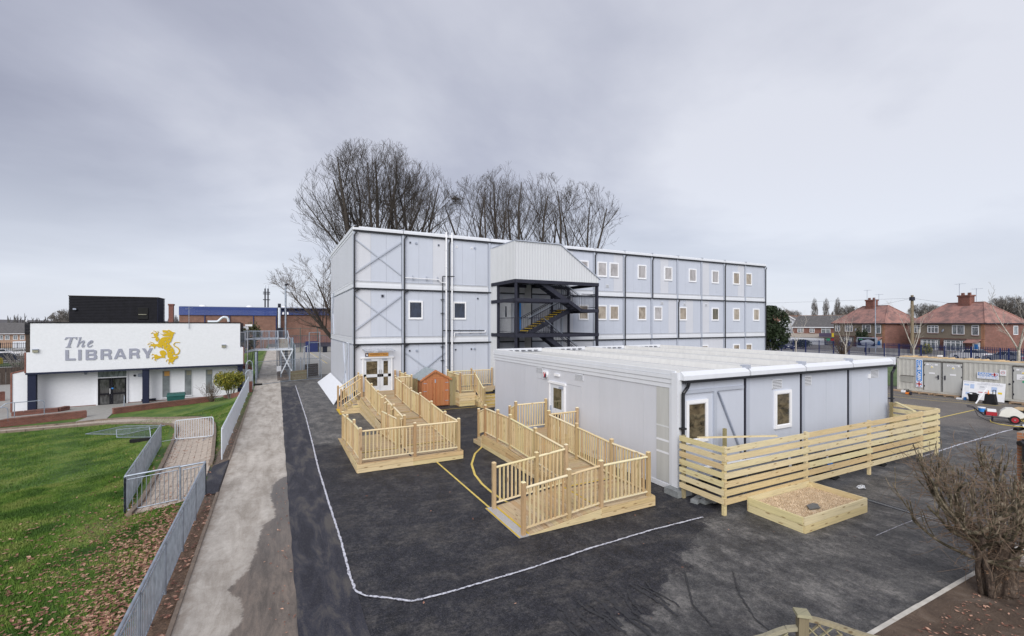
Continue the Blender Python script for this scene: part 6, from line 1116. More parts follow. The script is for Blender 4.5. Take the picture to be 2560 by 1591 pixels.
# ------------------------------------------------------------------ cars
def car(loc, rz, mat, label, group=None, w_=1.75, est=False):
    t = thing('parked_car', label, 'car', loc, rz, group); L = 4.2
    side = [(-2.1, .35), (-2.12, .75), (-2.0, .92), (-1.55, 1.0), (-.95, 1.02), (.95, .98), (1.6, .86), (2.0, .72), (2.1, .5), (2.08, .3)]
    low = [(-2.1, .3)]+side
    m = MB(); ins = .0; m.prism([(2.08, .28), (-2.08, .28)]+side, lambda u, v, tt: (u, -w_/2+tt, v), w_); m.build('body', mat, t)
    cab = [(-1.95 if est else -1.55, .98), (-1.75 if est else -1.0, 1.42), (.1, 1.45), (.95, .98)]
    k = [(x, -w_/2+.05, z) if z < 1.1 else (x, -w_/2+.22, z) for x, z in cab]; k2 = [(x, -y, z) for x, y, z in k]
    MB().add(k+k2, [(3, 2, 1, 0), (4, 5, 6, 7), (0, 1, 5, 4), (2, 3, 7, 6), (1, 2, 6, 5)]).build('cabin_glass', 'car_glass', t)
    a = cab[1]; c = cab[2]; MB().box(a[0]-.02, c[0]+.05, -w_/2+.2, w_/2-.2, 1.42, 1.47).build('roof', mat, t)
    for x in (-.4, .55) : b = MB(); [b.beam((x, s_*(w_/2-.04), .98), (x-.12, s_*(w_/2-.21), 1.43), .03, .05) for s_ in (-1, 1)]; b.build('pillar', mat, t)
    for x in (-1.3, 1.3):
        for s_ in (-1, 1): o = MB().tube((x, s_*(w_/2-.18), .31), (x, s_*(w_/2+.01), .31), .31, n=12).build('wheel', 'black_rubber', t); MB().tube((x, s_*(w_/2-.05), .31), (x, s_*(w_/2+.025), .31), .19, n=10).build('rim', 'galvanised', o)
    for s_ in (-.6, .6): MB().box(2.0, 2.09, s_-.16, s_+.16, .58, .70).build('headlight', 'pvc_white', t); MB().box(-2.13, -2.06, s_-.14, s_+.14, .68, .85).build('tail_light', 'red_plastic', t)
    return t
FD = math.atan2(.955, .296)   # direction of the street beyond the palisade fence
car((-45.9, 121, -1.2), .2, 'car_white', 'white parked car behind the palisade fence at the left picture edge'); car((-42.0, 120, -1.2), .15, 'car_white', 'white parked car with red tail lights nearest the library corner', est=True); car((-38.9, 104.6, -1.2), .25, 'car_dark', 'dark blue parked car close behind the palisade fence at far left'); car((-47.5, 114, -1.2), .2, 'car_silver', 'silver parked car between the white and dark blue cars at far left')
tag(MB().box(-38.6, -37.2, 97.4, 98.2, -1.1, -.2).build('grit_bin', 'print_yellow'), 'small yellow grit bin behind the palisade fence at far left', 'bin')
# ------------------------------------------------------------------ container, yard clutter
ct = thing('site_container', 'long grey welfare container with toilet, canteen and office doors', 'container', (41.3, 12, 0))
CX_ = 41.3; m = MB(); n = 52
for i in range(n):
    y0 = 17.28-i*.245; y1 = y0-.245
    m.quad((CX_+.03, y0, .22), (CX_+.03, y0-.09, .22), (CX_+.03, y0-.09, 2.44), (CX_+.03, y0, 2.44)); m.quad((CX_+.03, y0-.09, .22), (CX_+.040, y0-.115, .22), (CX_+.040, y0-.115, 2.44), (CX_+.03, y0-.09, 2.44)); m.quad((CX_+.040, y0-.115, .22), (CX_+.040, y0-.22, .22), (CX_+.040, y0-.22, 2.44), (CX_+.040, y0-.115, 2.44)); m.quad((CX_+.040, y0-.22, .22), (CX_+.03, y1, .22), (CX_+.03, y1, 2.44), (CX_+.040, y0-.22, 2.44))
m.build('side_wall', 'container_paint', ct)
MB().box(CX_+.06, CX_+2.5, 4.5, 17.3, .15, 2.5).build('core_wall', 'container_paint', ct); MB().box(CX_-.01, CX_+.06, 4.5, 17.33, .12, .24).box(CX_-.01, CX_+.06, 4.5, 17.33, 2.42, 2.56).box(CX_-.01, CX_+.06, 17.2, 17.33, .24, 2.42).build('frame', 'container_paint', ct); MB().box(CX_, CX_+2.5, 17.3, 17.34, .15, 2.5).build('end_wall', 'container_paint', ct)
MB().box(CX_-.03, CX_-.01, 17.22, 17.30, 2.45, 2.53).build('casting_hole', 'steel_dark', ct)
def door_c(y0, y1, z0=.25, z1=2.30, hinge=-1):
    d = MB().box(CX_-.02, CX_+.02, y1, y0, z0, z1).build('door', 'panel_beige', ct); MB().box(CX_-.06, CX_-.02, y1-.05, y0+.05, z1+.01, z1+.06).build('drip_rail', 'creosote_wood', d)
    yh = y1+.12 if hinge < 0 else y0-.12; MB().box(CX_-.06, CX_-.02, yh-.03, yh+.03, 1.1, 1.4).box(CX_-.08, CX_-.05, yh-.03, yh+.15*hinge*-1 if hinge < 0 else yh+.03, 1.25, 1.28).build('door_handle', 'steel_dark', d)
    yy = y0-.02 if hinge < 0 else y1+.02
    for z in (.5, 1.3, 2.0): MB().box(CX_-.03, CX_-.02, yy-.02, yy+.02, z, z+.12).build('hinge', 'steel_dark', d)
    for k, yk in enumerate((y0+.02, y1-.02)): MB().box(CX_-.005, CX_+.0, yk-.015, yk+.015, z0, z1).build('door_gap', 'steel_dark', d)
    return d
TZ = R(-90)
dA = door_c(15.72, 14.80); dB = door_c(14.68, 13.68, hinge=1); dC = door_c(11.25, 10.25)
def plate(par, y0, y1, z0, z1, mat='pvc_white', x=CX_-.03, name='sign_plate'): return MB().box(x, x+.008, y1, y0, z0, z1).build(name, mat, par)
def lab(par, txt, y, z, h, width=None, mat='letter_dark', bold=0., roll=0., x=CX_-.034): return text(par, 'lettering', txt, (x, y, z), h, mat, rz=TZ, width=width, bold=bold, roll=roll, ext=.001)
plate(dA, 15.60, 14.96, 2.06, 2.17); lab(dA, 'TOILET', 15.45, 2.08, .07, .36); plate(dB, 14.46, 13.80, 2.05, 2.17); lab(dB, 'CANTEEN', 14.40, 2.07, .075, .52); plate(dC, 11.12, 10.4, 2.07, 2.18); lab(dC, 'OFFICE', 10.98, 2.09, .075, .45)
for d, y in ((dA, 15.28), (dB, 14.13), (dC, 10.82)): plate(d, y+.07, y-.07, 1.88, 2.03); MB().prism([(y+.06, 1.90), (y-.06, 1.90), (y, 2.01)], lambda u, v, t: (CX_-.034-t, u, v), .002).build('warning_triangle', 'print_yellow', d); 
plate(dA, 15.45, 15.12, 1.46, 1.56); plate(dB, 14.30, 13.98, 1.44, 1.54); plate(dC, 11.1, 10.3, 1.5, 1.84); lab(dC, 'SITE', 10.85, 1.66, .07); lab(dC, 'OFFICE', 10.96, 1.55, .08, .5); plate(dC, 10.85, 10.6, 1.33, 1.46, 'print_green')
p_ = plate(ct, 16.20, 15.80, .42, 2.43); plate(ct, 16.16, 15.84, .88, 2.39, 'print_blue', CX_-.035, 'blue_band')
text(ct, 'lettering', 'COMBI CABIN', (CX_-.04, 16.10, 2.35), .21, 'pvc_white', rz=TZ, width=1.42, bold=.03, roll=R(-90), ext=.001)
def ujack(par, y0, y1, z0, z1, x=CX_-.035):
    plate(par, y0, y1, z0, z1, 'print_blue', x, 'flag'); w_, h = y0-y1, z1-z0; cy_, cz_ = (y0+y1)/2, (z0+z1)/2; b = MB()
    b.beam((x-.003, y0, z0), (x-.003, y1, z1), .004, min(w_, h)*.2, up=(1, 0, 0)) if False else None
    for a, c in (((y0, z0), (y1, z1)), ((y0, z1), (y1, z0))): d = Vector((0, c[0]-a[0], c[1]-a[1])).normalized(); n_ = Vector((0, -d.z, d.y))*min(w_, h)*.09; P = Vector((x-.003, a[0], a[1])); Q = Vector((x-.003, c[0], c[1])); b.quad(P-n_, Q-n_, Q+n_, P+n_)
    b.quad((x-.005, y0, cz_-h*.17), (x-.005, y1, cz_-h*.17), (x-.005, y1, cz_+h*.17), (x-.005, y0, cz_+h*.17)); b.quad((x-.005, cy_+w_*.17, z0), (x-.005, cy_-w_*.17, z0), (x-.005, cy_-w_*.17, z1), (x-.005, cy_+w_*.17, z1)); b.build('flag_white', 'pvc_white', par)
    b = MB(); b.quad((x-.008, y0, cz_-h*.10), (x-.008, y1, cz_-h*.10), (x-.008, y1, cz_+h*.10), (x-.008, y0, cz_+h*.10)); b.quad((x-.008, cy_+w_*.10, z0), (x-.008, cy_-w_*.10, z0), (x-.008, cy_-w_*.10, z1), (x-.008, cy_+w_*.10, z1)); b.build('flag_cross', 'print_red', par)
ujack(ct, 16.16, 15.84, .46, .86)
plate(ct, 12.92, 11.90, 1.40, 1.82); plate(ct, 12.88, 12.25, 1.62, 1.80, 'print_blue', CX_-.036, 'blue_band'); lab(ct, 'GARIC', 12.85, 1.64, .14, .6, 'pvc_white', .03, x=CX_-.042); ujack(ct, 12.24, 11.94, 1.60, 1.81); lab(ct, '0330 094 8081', 12.86, 1.53, .065, .9, 'print_blue'); lab(ct, 'www.garic.co.uk', 12.86, 1.43, .06, .92, 'print_blue')
plate(ct, 11.86, 11.56, 1.68, 2.06); m = MB(); m.path([(CX_-.036, 11.71+.09*math.cos(a), 1.88+.09*math.sin(a)) for a in [i*math.pi/8 for i in range(17)]], .008, 4); m.build('sign_ring', 'print_red', ct); MB().box(CX_-.04, CX_-.034, 11.65, 11.77, 1.87, 1.89).build('sign_bar', 'letter_dark', ct)
for i in range(7): box(ct, 'vent_slat', CX_-.03, CX_+.03, 16.34, 17.06, .74+i*.062, .78+i*.062, 'container_paint')
box(ct, 'vent_hood', CX_-.05, CX_+.03, 16.32, 17.1, 1.17, 1.20, 'creosote_wood'); MB().tube((CX_+.03, 11.42, 1.18), (CX_-.0, 11.42, 1.18), .05, n=10).build('socket', 'steel_dark', ct)
q = random.Random(9)
rl = MB()
for i in range(60): y = 17.2-i*.19; z = 2.57+q.uniform(0, .10); rl.add([(CX_-.0, y, 2.565), (CX_+.9, y, 2.565), (CX_+.9, y-.25, 2.565), (CX_, y-.25, 2.565), (CX_+.05, y-.02, z), (CX_+.85, y-.02, z), (CX_+.85, y-.2, z+.02), (CX_+.05, y-.2, z)], CF)
tag(rl.build('timber_offcuts', 'plywood'), 'layer of tan timber sheets lying on the grey container roof', 'timber', kind=None)
tag(MB().box(41.6, 41.9, 14.9, 15.1, 2.68, 2.78).build('roof_tub', 'pvc_white'), 'small white tub on top of the grey container', 'tub')
MB().add([(CX_-.02, 0, 0)], []) if False else None
bd = thing('notice_board', 'large white site notice board leaning against the grey container', 'notice board', (40.9, 12.5, 0))
def bp(y, z, off=0.): return (40.90+z*.22-off, y, z)
def bpatch(name, y0, y1, z0, z1, mat, off=.012, th=.004): return MB().add([bp(y0, z0, off), bp(y1, z0, off), bp(y1, z1, off), bp(y0, z1, off), bp(y0, z0, off-th), bp(y1, z0, off-th), bp(y1, z1, off-th), bp(y0, z1, off-th)], CF).build(name, mat, bd)
bpatch('board', 13.57, 11.55, .02, 1.19, 'pvc_white', .005, .02)
bpatch('picture', 13.5, 13.25, .88, 1.0, 'print_pale'); bpatch('poster', 13.2, 13.0, .72, 1.0, 'print_pale'); bpatch('poster', 12.75, 12.4, .72, .98, 'white_paint', .013); bpatch('red_strip', 12.78, 12.36, .50, .54, 'print_red'); bpatch('yellow_note', 11.86, 11.68, .50, .62, 'print_yellow'); bpatch('poster', 13.45, 13.24, .5, .82, 'white_paint', .013); bpatch('poster', 12.18, 11.92, .62, .92, 'print_pale'); bpatch('poster', 13.4, 12.95, .3, .46, 'print_pale', .011)
text(bd, 'lettering', 'RECEPTION', (41.13, 13.52, 1.10), .045, 'letter_grey', rz=TZ, width=.5, ext=.001); text(bd, 'lettering', 'SITE SAFETY, HEALTH &', (41.13, 12.7, 1.10), .045, 'letter_grey', rz=TZ, width=.9, ext=.001); text(bd, 'lettering', 'ENVIRONMENTAL NOTICEBOARD', (41.10, 12.85, 1.02), .045, 'letter_grey', rz=TZ, width=1.2, ext=.001); text(bd, 'lettering', 'RAMS', (41.05, 12.7, .85), .05, 'letter_dark', rz=TZ, width=.2, ext=.001)
for i, (y0, y1) in enumerate([(16.4, 15.1), (15.0, 13.7), (11.3, 10.0)]):
    pl_ = thing('pallet', 'flattened timber pallet under the front of the grey container' if i != 1 else 'second timber pallet along the container foot below the canteen door', 'pallet', (40.9, y1, 0), group='pallets along the container foot'); pl_['label'] = ['timber pallet at the container foot below the toilet door', 'timber pallet at the container foot below the canteen door', 'timber pallet at the container foot below the office door'][i]
    for k in range(3): box(pl_, 'bearer', 40.75, 41.7, y0-.1-k*.55, y0-k*.55, 0, .09, 'pallet_wood')
    for k in range(5): box(pl_, 'slat', 40.72+k*.2, 40.84+k*.2, y1, y0, .092, .112, 'pallet_wood')
tag(MB().box(41.0, 41.4, 17.0, 17.6, 0, .1).build('timber_block', 'pallet_wood'), 'timber block under the left corner of the grey container', 'block')
sw = thing('cut_off_saw', 'small orange and white petrol saw on the tarmac before the container', 'saw', (39.6, 16.0, 0)); MB().box(39.5, 39.65, 15.9, 16.1, .05, .18).build('body', 'orange_plastic', sw); MB().tube((39.6, 15.85, .12), (39.6, 15.8, .12), .14, n=12).build('disc', 'steel_dark', sw); MB().box(39.5, 39.7, 16.15, 16.35, .15, .3).build('tank', 'pvc_white', sw); MB().path([(39.6, 15.9, .25), (39.6, 15.95, .38), (39.6, 16.15, .38), (39.6, 16.25, .28)], .02, 6).build('handle', 'black_plastic', sw)
bn = thing('round_bin', 'black round lidded bin standing in front of the notice board', 'bin', (40.1, 12.75, 0)); MB().tube((40.1, 12.75, 0), (40.1, 12.75, .42), .19, .25, n=16).build('body', 'black_plastic', bn); MB().tube((40.1, 12.75, .42), (40.1, 12.75, .47), .28, n=16).tube((40.1, 12.75, .47), (40.1, 12.75, .55), .22, .14, n=16).build('lid', 'black_plastic', bn); MB().add([(39.86, 12.85, .43), (39.86, 12.72, .43), (39.90, 12.72, .53), (39.90, 12.85, .53)], [(0, 1, 2, 3)]).build('sticker', 'pvc_white', bn)
o = MB().box(40.2, 40.45, 13.3, 13.62, 0, .09).build('white_sheet', 'pvc_white'); tag(o, 'small white tray on the ground left of the notice board', 'tray'); tag(MB().tube((40.3, 13.2, 0), (40.3, 13.2, .18), .08, n=10).build('tub', 'print_blue'), 'small blue and white tub on the ground left of the notice board', 'tub')
sb2 = thing('upright_vacuum', 'black wheeled machine with an upright handle beside the notice board', 'machine', (39.6, 11.8, 0)); MB().add([(39.4, 11.5, .0), (39.8, 11.5, .0), (39.8, 12.05, .0), (39.4, 12.05, .0), (39.4, 11.58, .62), (39.8, 11.58, .62), (39.8, 11.98, .62), (39.4, 11.98, .62)], CF).build('body', 'black_plastic', sb2); MB().path([(39.6, 11.55, .6), (39.6, 11.55, .88), (39.6, 11.68, .88), (39.6, 11.68, .6)], .02, 6).build('handle', 'black_plastic', sb2)
for y in (11.55, 12.0): MB().tube((39.38, y, .1), (39.42, y, .1), .1, n=10).build('wheel', 'black_rubber', sb2)
oc = MB().tube((39.5, 11.85, .62), (39.5, 11.85, .78), .055, .02, n=10).tube((39.5, 11.85, .78), (39.5, 11.85, .85), .02, n=8); tag(oc.build('orange_bottle', 'orange_plastic'), 'orange spray bottle standing on the black wheeled machine', 'bottle')
tag(MB().beam((38.6, 12.15, .05), (39.6, 11.95, .98), .05, .05).build('white_pole', 'pvc_white'), 'white pole leaning against the black wheeled machine', 'pole')
bk = thing('bucket', 'small blue bucket with a white rim behind the pressure washer', 'bucket', (35.4, 10.9, 0)); MB().tube((35.4, 10.9, 0.05), (35.4, 10.9, .26), .13, .16, n=14).build('body', 'print_blue', bk); MB().tube((35.4, 10.9, .26), (35.4, 10.9, .30), .17, n=14).build('rim', 'pvc_white', bk)
ba = thing('wooden_board', 'flat tan plywood board lying on the ground at the right picture edge', 'board', (37.5, 9.7, 0)); box(ba, 'board', 36.9, 38.2, 8.6, 10.2, .16, .2, 'plywood'); box(ba, 'bearer', 37, 38, 9.0, 9.1, 0, .16, 'pallet_wood')
ws = thing('pressure_washer', 'wheeled pressure washer with a white tank and red-hubbed wheels', 'pressure washer', (32.9, 9.4, 0), R(-70))
# local: x forward (towards right of picture), y to the back
t_ = MB(); prof = [(-.10, .32), (.62, .26), (.80, .36), (.78, .52), (.55, .68), (.38, .76), (.15, .74), (-.02, .58)]; t_.prism(prof, lambda u, v, tt: (u, -.24+tt, v), .48); t_.build('water_tank', 'tank_white', ws)
for s_ in (-.32, .32):
    wh = MB().tube((.45, s_-.05, .2), (.45, s_+.05, .2), .2, n=20).build('wheel', 'black_rubber', ws); MB().tube((.45, s_-.055, .2), (.45, s_+.055, .2), .13, n=16).build('rim', 'red_plastic', wh); MB().tube((.45, s_-.07, .2), (.45, s_+.07, .2), .035, n=8).build('hub', 'aluminium', wh)
en = MB().box(-.55, -.15, -.2, .2, .30, .48).build('engine', 'red_plastic', ws); MB().box(-.50, -.18, -.18, .18, .49, .60).build('fuel_tank', 'pvc_white', en); MB().tube((-.6, 0, .4), (-.52, 0, .4), .12, n=12).build('pump', 'black_plastic', en)
m = MB()
for s_ in (-.25, .25): m.path([(-.1, s_, .24), (-.62, s_, .26), (-1.0, s_, .62), (-1.25, s_, .68)], .02, 6); m.path([(-.3, s_, .24), (-.32, s_, .02)], .025, 6)
m.path([(-.1, -.25, .24), (.6, -.25, .22)], .02, 6); m.build('frame', 'steel_dark', ws); MB().path([(-1.0, -.25, .62), (-.85, -.4, .25), (-.5, -.45, .05), (.0, -.4, .03)], .012, 6).build('cable', 'black_rubber', ws)
rr_ = MB().tube((1.0, -.15, .66), (1.0, -.13, .66), .22, n=16).tube((1.0, .13, .66), (1.0, .15, .66), .22, n=16).tube((1.0, -.13, .66), (1.0, .13, .66), .14, n=14).build('hose_reel', 'black_rubber', ws); MB().path([(.7, -.2, .2), (.95, -.2, .6)], .025, 6).path([(.7, .2, .2), (.95, .2, .6)], .025, 6).build('reel_frame', 'steel_dark', ws)
m = MB(); P = [(32.7, 9.75, .06), (32.3, 9.6, .02), (31.9, 9.2, .02), (31.9, 8.7, .02), (32.2, 8.3, .02), (32.6, 7.6, .02)]
m.path(P, .018, 6)
for k in range(5): m.path([(34.2+k*.12+.5*math.cos(a+k), 8.6+.1*k+.4*math.sin(a+k), .02+k*.012) for a in [i*.5 for i in range(13)]], .018, 5)
tag(m.build('coiled_hose', 'hose_yellow'), 'yellow hose trailing and coiled around the pressure washer', 'hose')
o = MB(); q = random.Random(8); vs_ = []
for j in range(5):
    for i in range(7): vs_.append((i*.2-.6, j*.2-.4, .12*max(0, math.sin(i*1.3+j))+.10*(j > 1)+q.uniform(0, .05)))
o.v = vs_; o.f = [(j*7+i, j*7+i+1, (j+1)*7+i+1, (j+1)*7+i) for j in range(4) for i in range(6)]; o = o.build('plastic_sheet', 'galv_white'); o.location = (31.4, 7.9, .01); o.rotation_euler = (0, 0, .7); tag(o, 'crumpled grey-white plastic sheet at the right edge below the pressure washer', 'sheet')
tag(MB().tube((30.9, 8.35, .02), (31.3, 8.2, .08), .1, .05, n=8).build('black_bag', 'black_rubber'), 'small black object beside the crumpled plastic sheet', 'bag')
# brick pier at the right edge
bpz = thing('brick_pier', 'orange brick wall end with a black downpipe at the right picture edge', 'wall', (16.9, 4.2, 0)); box(bpz, 'wall', 16.75, 18.6, 3.9, 4.5, 0, 2.25, 'brick_pier'); rod(bpz, 'downpipe', (16.68, 4.35, .0), (16.68, 4.35, 2.1), .05, 'pvc_black'); rod(bpz, 'gutter', (16.55, 4.4, 2.0), (16.9, 4.3, 2.05), .07, 'pvc_black')

# ------------------------------------------------------------------ blue palisade fence and street
palisade('palisade_fence', 'long blue palisade security fence between the lawn and the road', [(66.5, 4, 0), (71.5, 20.5, 0), (75.1, 33, 0), (82.2, 55, 0), (88, 74, 0)], 2.4, 'fence_navy', .165, .068, (.30, .86), .12)
q = random.Random(3)
def windowl(par, x0, x1, z0, z1, y, gm='glass_house', mull=(.5,), tr=True, mat='pvc_white'):
    fr = .07; b = MB(); b.box(x0, x1, y-.05, y+.02, z1-fr, z1).box(x0, x1, y-.05, y+.02, z0, z0+fr).box(x0, x0+fr, y-.05, y+.02, z0, z1).box(x1-fr, x1, y-.05, y+.02, z0, z1)
    for m_ in mull: xm = x0+(x1-x0)*m_; b.box(xm-.04, xm+.04, y-.049, y+.02, z0+fr, z1-fr)
    if tr: b.box(x0+fr, x1-fr, y-.048, y+.02, z1-.42, z1-.34)
    wn = b.build('window', mat, par); MB().box(x0+fr, x1-fr, y-.01, y+.01, z0+fr, z1-fr).build('pane', gm, wn); MB().box(x0-.05, x1+.05, y-.09, y+.02, z0-.1, z0).build('sill', 'brick_house', wn); return wn
def semi(label, loc, rz, W=10.8, D=8, chim=.52, bays=True):
    t = thing('semi_detached_house', label, 'house', loc, rz); e_ = 5.1; rg = 8.5
    MB().box(0, W, 0, D, 0, 2.55).build('wall', 'brick_house', t); MB().box(.0, W-.5, -.03, .1, 2.62, e_).build('rendered_wall', 'render_dash', t); MB().box(0, W, .02, D, 2.55, e_).build('wall', 'brick_house', t); MB().box(0, W, -.05, .0, 2.55, 2.63).build('string_course', 'brick_house', t)
    o = .35; x0, x1, y0, y1 = -o, W+o, -o, D+o; a = (x0+3.1, (y0+y1)/2, rg); c = (x1-3.1, (y0+y1)/2, rg)
    m = MB(); m.add([(x0, y0, e_), (x1, y0, e_), (x1, y1, e_), (x0, y1, e_), a, c], [(0, 1, 5, 4), (1, 2, 5), (2, 3, 4, 5), (3, 0, 4), (3, 2, 1, 0)]); m.build('roof', 'tiles_red', t)
    for p, q_ in ((a, c), ((x0, y0, e_), a), ((x1, y0, e_), c), ((x1, y1, e_), c)): beam(t, 'ridge_tiles', tuple(Vector(p)+Vector((0, 0, .04))), tuple(Vector(q_)+Vector((0, 0, .04))), .2, .12, 'tiles_red')
    MB().box(x0, x1, y0-.08, y0+.02, e_-.12, e_+.02).build('gutter', 'steel_dark', t); MB().box(x1, x1+.08, y0, y1, e_-.12, e_+.02).build('gutter', 'steel_dark', t)
    cxm = x0+(x1-x0)*chim; ch = MB().box(cxm-.85, cxm+.85, (y0+y1)/2-.7, (y0+y1)/2+.3, rg-1, rg+1.0).box(cxm-.95, cxm+.95, (y0+y1)/2-.8, (y0+y1)/2+.4, rg+1.0, rg+1.25).build('chimney', 'brick_red', t)
    for k in (-.6, -.35, .35, .6): MB().tube((cxm+k, (y0+y1)/2-.2, rg+1.25), (cxm+k, (y0+y1)/2-.2, rg+1.65), .14, .12, n=8).build('chimney_pot', 'brick_house', ch)
    windowl(t, .35, 1.45, 3.45, 4.75, -.03); windowl(t, 2.6, 4.3, 3.45, 4.75, -.03, mull=(.33, .66)); windowl(t, 6.35, 8.1, 3.3, 4.8, -.03, mull=(.4,), tr=False); windowl(t, 9.1, 10.05, 3.2, 4.8, -.03, mull=(), tr=True)
    for b0, b1 in ((1.9, 4.5), (5.5, 8.2)):
        by = MB().box(b0, b1, -.5, 0, 0, .6).build('bay', 'brick_house', t); MB().box(b0-.1, b1+.1, -.6, 0, 2.3, 2.45).build('bay_roof', 'roof_slate', by); windowl(t, b0, b1, .6, 2.3, -.5, mull=(.12, .38, .62, .88))
        MB().box(b0, b1, -.45, -.02, .6, 2.28).build('bay_inside', 'glass_house', by)
    MB().add([(8.5, -1.0, 2.05), (10.4, -1.0, 2.05), (10.4, 0, 2.6), (8.5, 0, 2.6), (8.5, -1.0, 1.97), (10.4, -1.0, 1.97), (10.4, 0, 2.5), (8.5, 0, 2.5)], CF).build('porch_roof', 'tiles_red', t)
    dd = MB().box(9.2, 10.2, -.04, .0, .1, 2.1).build('front_door', 'pvc_white', t); MB().box(9.45, 9.95, -.06, -.04, 1.0, 1.8).build('pane', 'print_blue', dd)
    dish = MB().tube((5.05, -.15, 3.85), (5.0, -.22, 3.88), .3, .22, n=12).build('satellite_dish', 'sign_grey', t)
    MB().box(W-.5, W, -.04, 0, 0, e_).build('quoin', 'brick_pier', t)
    sw_ = MB().box(W-.02, W+.03, 5.5, 6.4, 3.3, 4.7).build('side_window', 'pvc_white', t); MB().box(W+.03, W+.04, 5.6, 6.3, 3.4, 4.6).build('pane', 'glass_house', sw_)
    for k, (xx, h) in enumerate(((cxm-1.15, 3.3), (cxm+1.3, 2.3))):
        m = MB(); m.tube((xx, D/2, rg-.4), (xx, D/2, rg+h), .035, n=5); m.beam((xx-.7, D/2, rg+h-.1), (xx+.9, D/2, rg+h-.1), .03, .03)
        for j in range(6): m.beam((xx-.6+j*.25, D/2-.3, rg+h-.1), (xx-.6+j*.25, D/2+.3, rg+h-.1), .02, .02)
        m.build('roof_aerial', 'sign_grey', t)
    return t
RZ = math.atan2(-.955, -.296)
semi('red-tiled semi-detached house at the right edge with a dark stain below its chimney', (99.8, 39.7, 0), RZ)
semi('red-tiled semi-detached house behind the telegraph pole, left of the two', (102.6, 53.9, 0), RZ, chim=.45)
# shop and houses farther left
def gable(name, label, loc, rz, W, D, e_, rg, wall, roof, wins=(), along=True):
    t = thing(name, label, 'house', loc, rz); MB().box(0, W, 0, D, 0, e_).build('wall', wall, t); o = .3
    if along: v = [(-o, -o, e_-.1), (W+o, -o, e_-.1), (W+o, D/2, rg), (-o, D/2, rg), (-o, D+o, e_-.1), (W+o, D+o, e_-.1)]; f = [(0, 1, 2, 3), (3, 2, 5, 4)]; g1 = [(0, 0, e_), (0, D, e_), (0, D/2, rg-.1)]; g2 = [(W, 0, e_), (W, D, e_), (W, D/2, rg-.1)]
    else: v = [(-o, -o, e_-.1), (-o, D+o, e_-.1), (W/2, D+o, rg), (W/2, -o, rg), (W+o, -o, e_-.1), (W+o, D+o, e_-.1)]; f = [(0, 3, 2, 1), (3, 4, 5, 2)]; g1 = [(0, 0, e_), (W, 0, e_), (W/2, 0, rg-.1)]; g2 = [(0, D, e_), (W, D, e_), (W/2, D, rg-.1)]
    MB().add(v, f).build('roof', roof, t); MB().quad(*g1).quad(*g2).build('gable_wall', wall, t)
    if along: MB().box(-o, W+o, -o-.05, -o+.03, e_-.25, e_-.05).build('fascia_board', 'white_paint', t); beam(t, 'barge_board', (W+o, -o, e_-.1), (W+o, D/2, rg), .05, .25, 'white_paint')
    else: beam(t, 'barge_board', (-o, -o-.02, e_-.1), (W/2, -o-.02, rg), .05, .25, 'white_paint'); beam(t, 'barge_board', (W+o, -o-.02, e_-.1), (W/2, -o-.02, rg), .05, .25, 'white_paint')
    for x0, x1, z0, z1 in wins: windowl(t, x0, x1, z0, z1, -.02)
    return t
sh_ = gable('corner_shop', 'brick shop with a dark tiled roof and a yellow and purple sign', (112.2, 68.2, 0), R(-78), 12.2, 8, 4.3, 7.0, 'brick_house', 'roof_slate', [(1.0, 2.3, 2.9, 3.9), (3.6, 4.6, 2.9, 3.9), (6.0, 7.8, 2.7, 4.0), (9.2, 10.4, 2.9, 3.9)])
MB().add([(-.5, -2.6, 1.9), (11.6, -2.6, 1.9), (11.6, 0, 2.7), (-.5, 0, 2.7), (-.5, -2.6, 1.8), (11.6, -2.6, 1.8), (11.6, 0, 2.6), (-.5, 0, 2.6)], CF).build('lean_to_roof', 'lean_roof', sh_)
MB().box(6.4, 11.5, -2.9, -2.7, 2.05, 2.9).build('sign_board', 'sign_purple', sh_); MB().box(8.9, 11.5, -2.95, -2.9, 2.05, 2.9).build('sign_board', 'print_yellow', sh_); MB().box(10.9, 11.9, -.3, -.1, 3.2, 4.0).build('sign_board', 'print_yellow', sh_); MB().box(7.5, 11.5, -2.5, -2.4, .3, 1.8).build('shop_window', 'glass_house', sh_); MB().box(7.8, 8.5, -2.55, -2.5, 1.2, 1.7).build('poster', 'print_green', sh_); MB().box(8.6, 9.2, -2.55, -2.5, 1.2, 1.7).build('poster', 'print_red', sh_); MB().box(-.4, 7.3, -2.5, -2.3, 0, 1.8).build('shop_front', 'render_white', sh_)
gable('white_house', 'small white-rendered gabled house left of the brick shop', (116.5, 75.5, 0), R(-66), 6.4, 12, 4.6, 7.0, 'render_white', 'roof_slate', [(2.0, 3.0, 2.6, 3.6), (4.6, 5.6, 2.8, 3.7)], along=False)
gable('far_house', 'distant house with an orange-brown tiled roof behind the white gable', (134, 96, 0), R(-66), 26, 9, 4.8, 7.6, 'brick_house', 'tiles_brown')
gable('far_house', 'distant low red-roofed house between the two semi-detached pairs', (128, 45, 0), RZ, 12, 8, 4.5, 6.6, 'brick_house', 'tiles_brown') if False else None
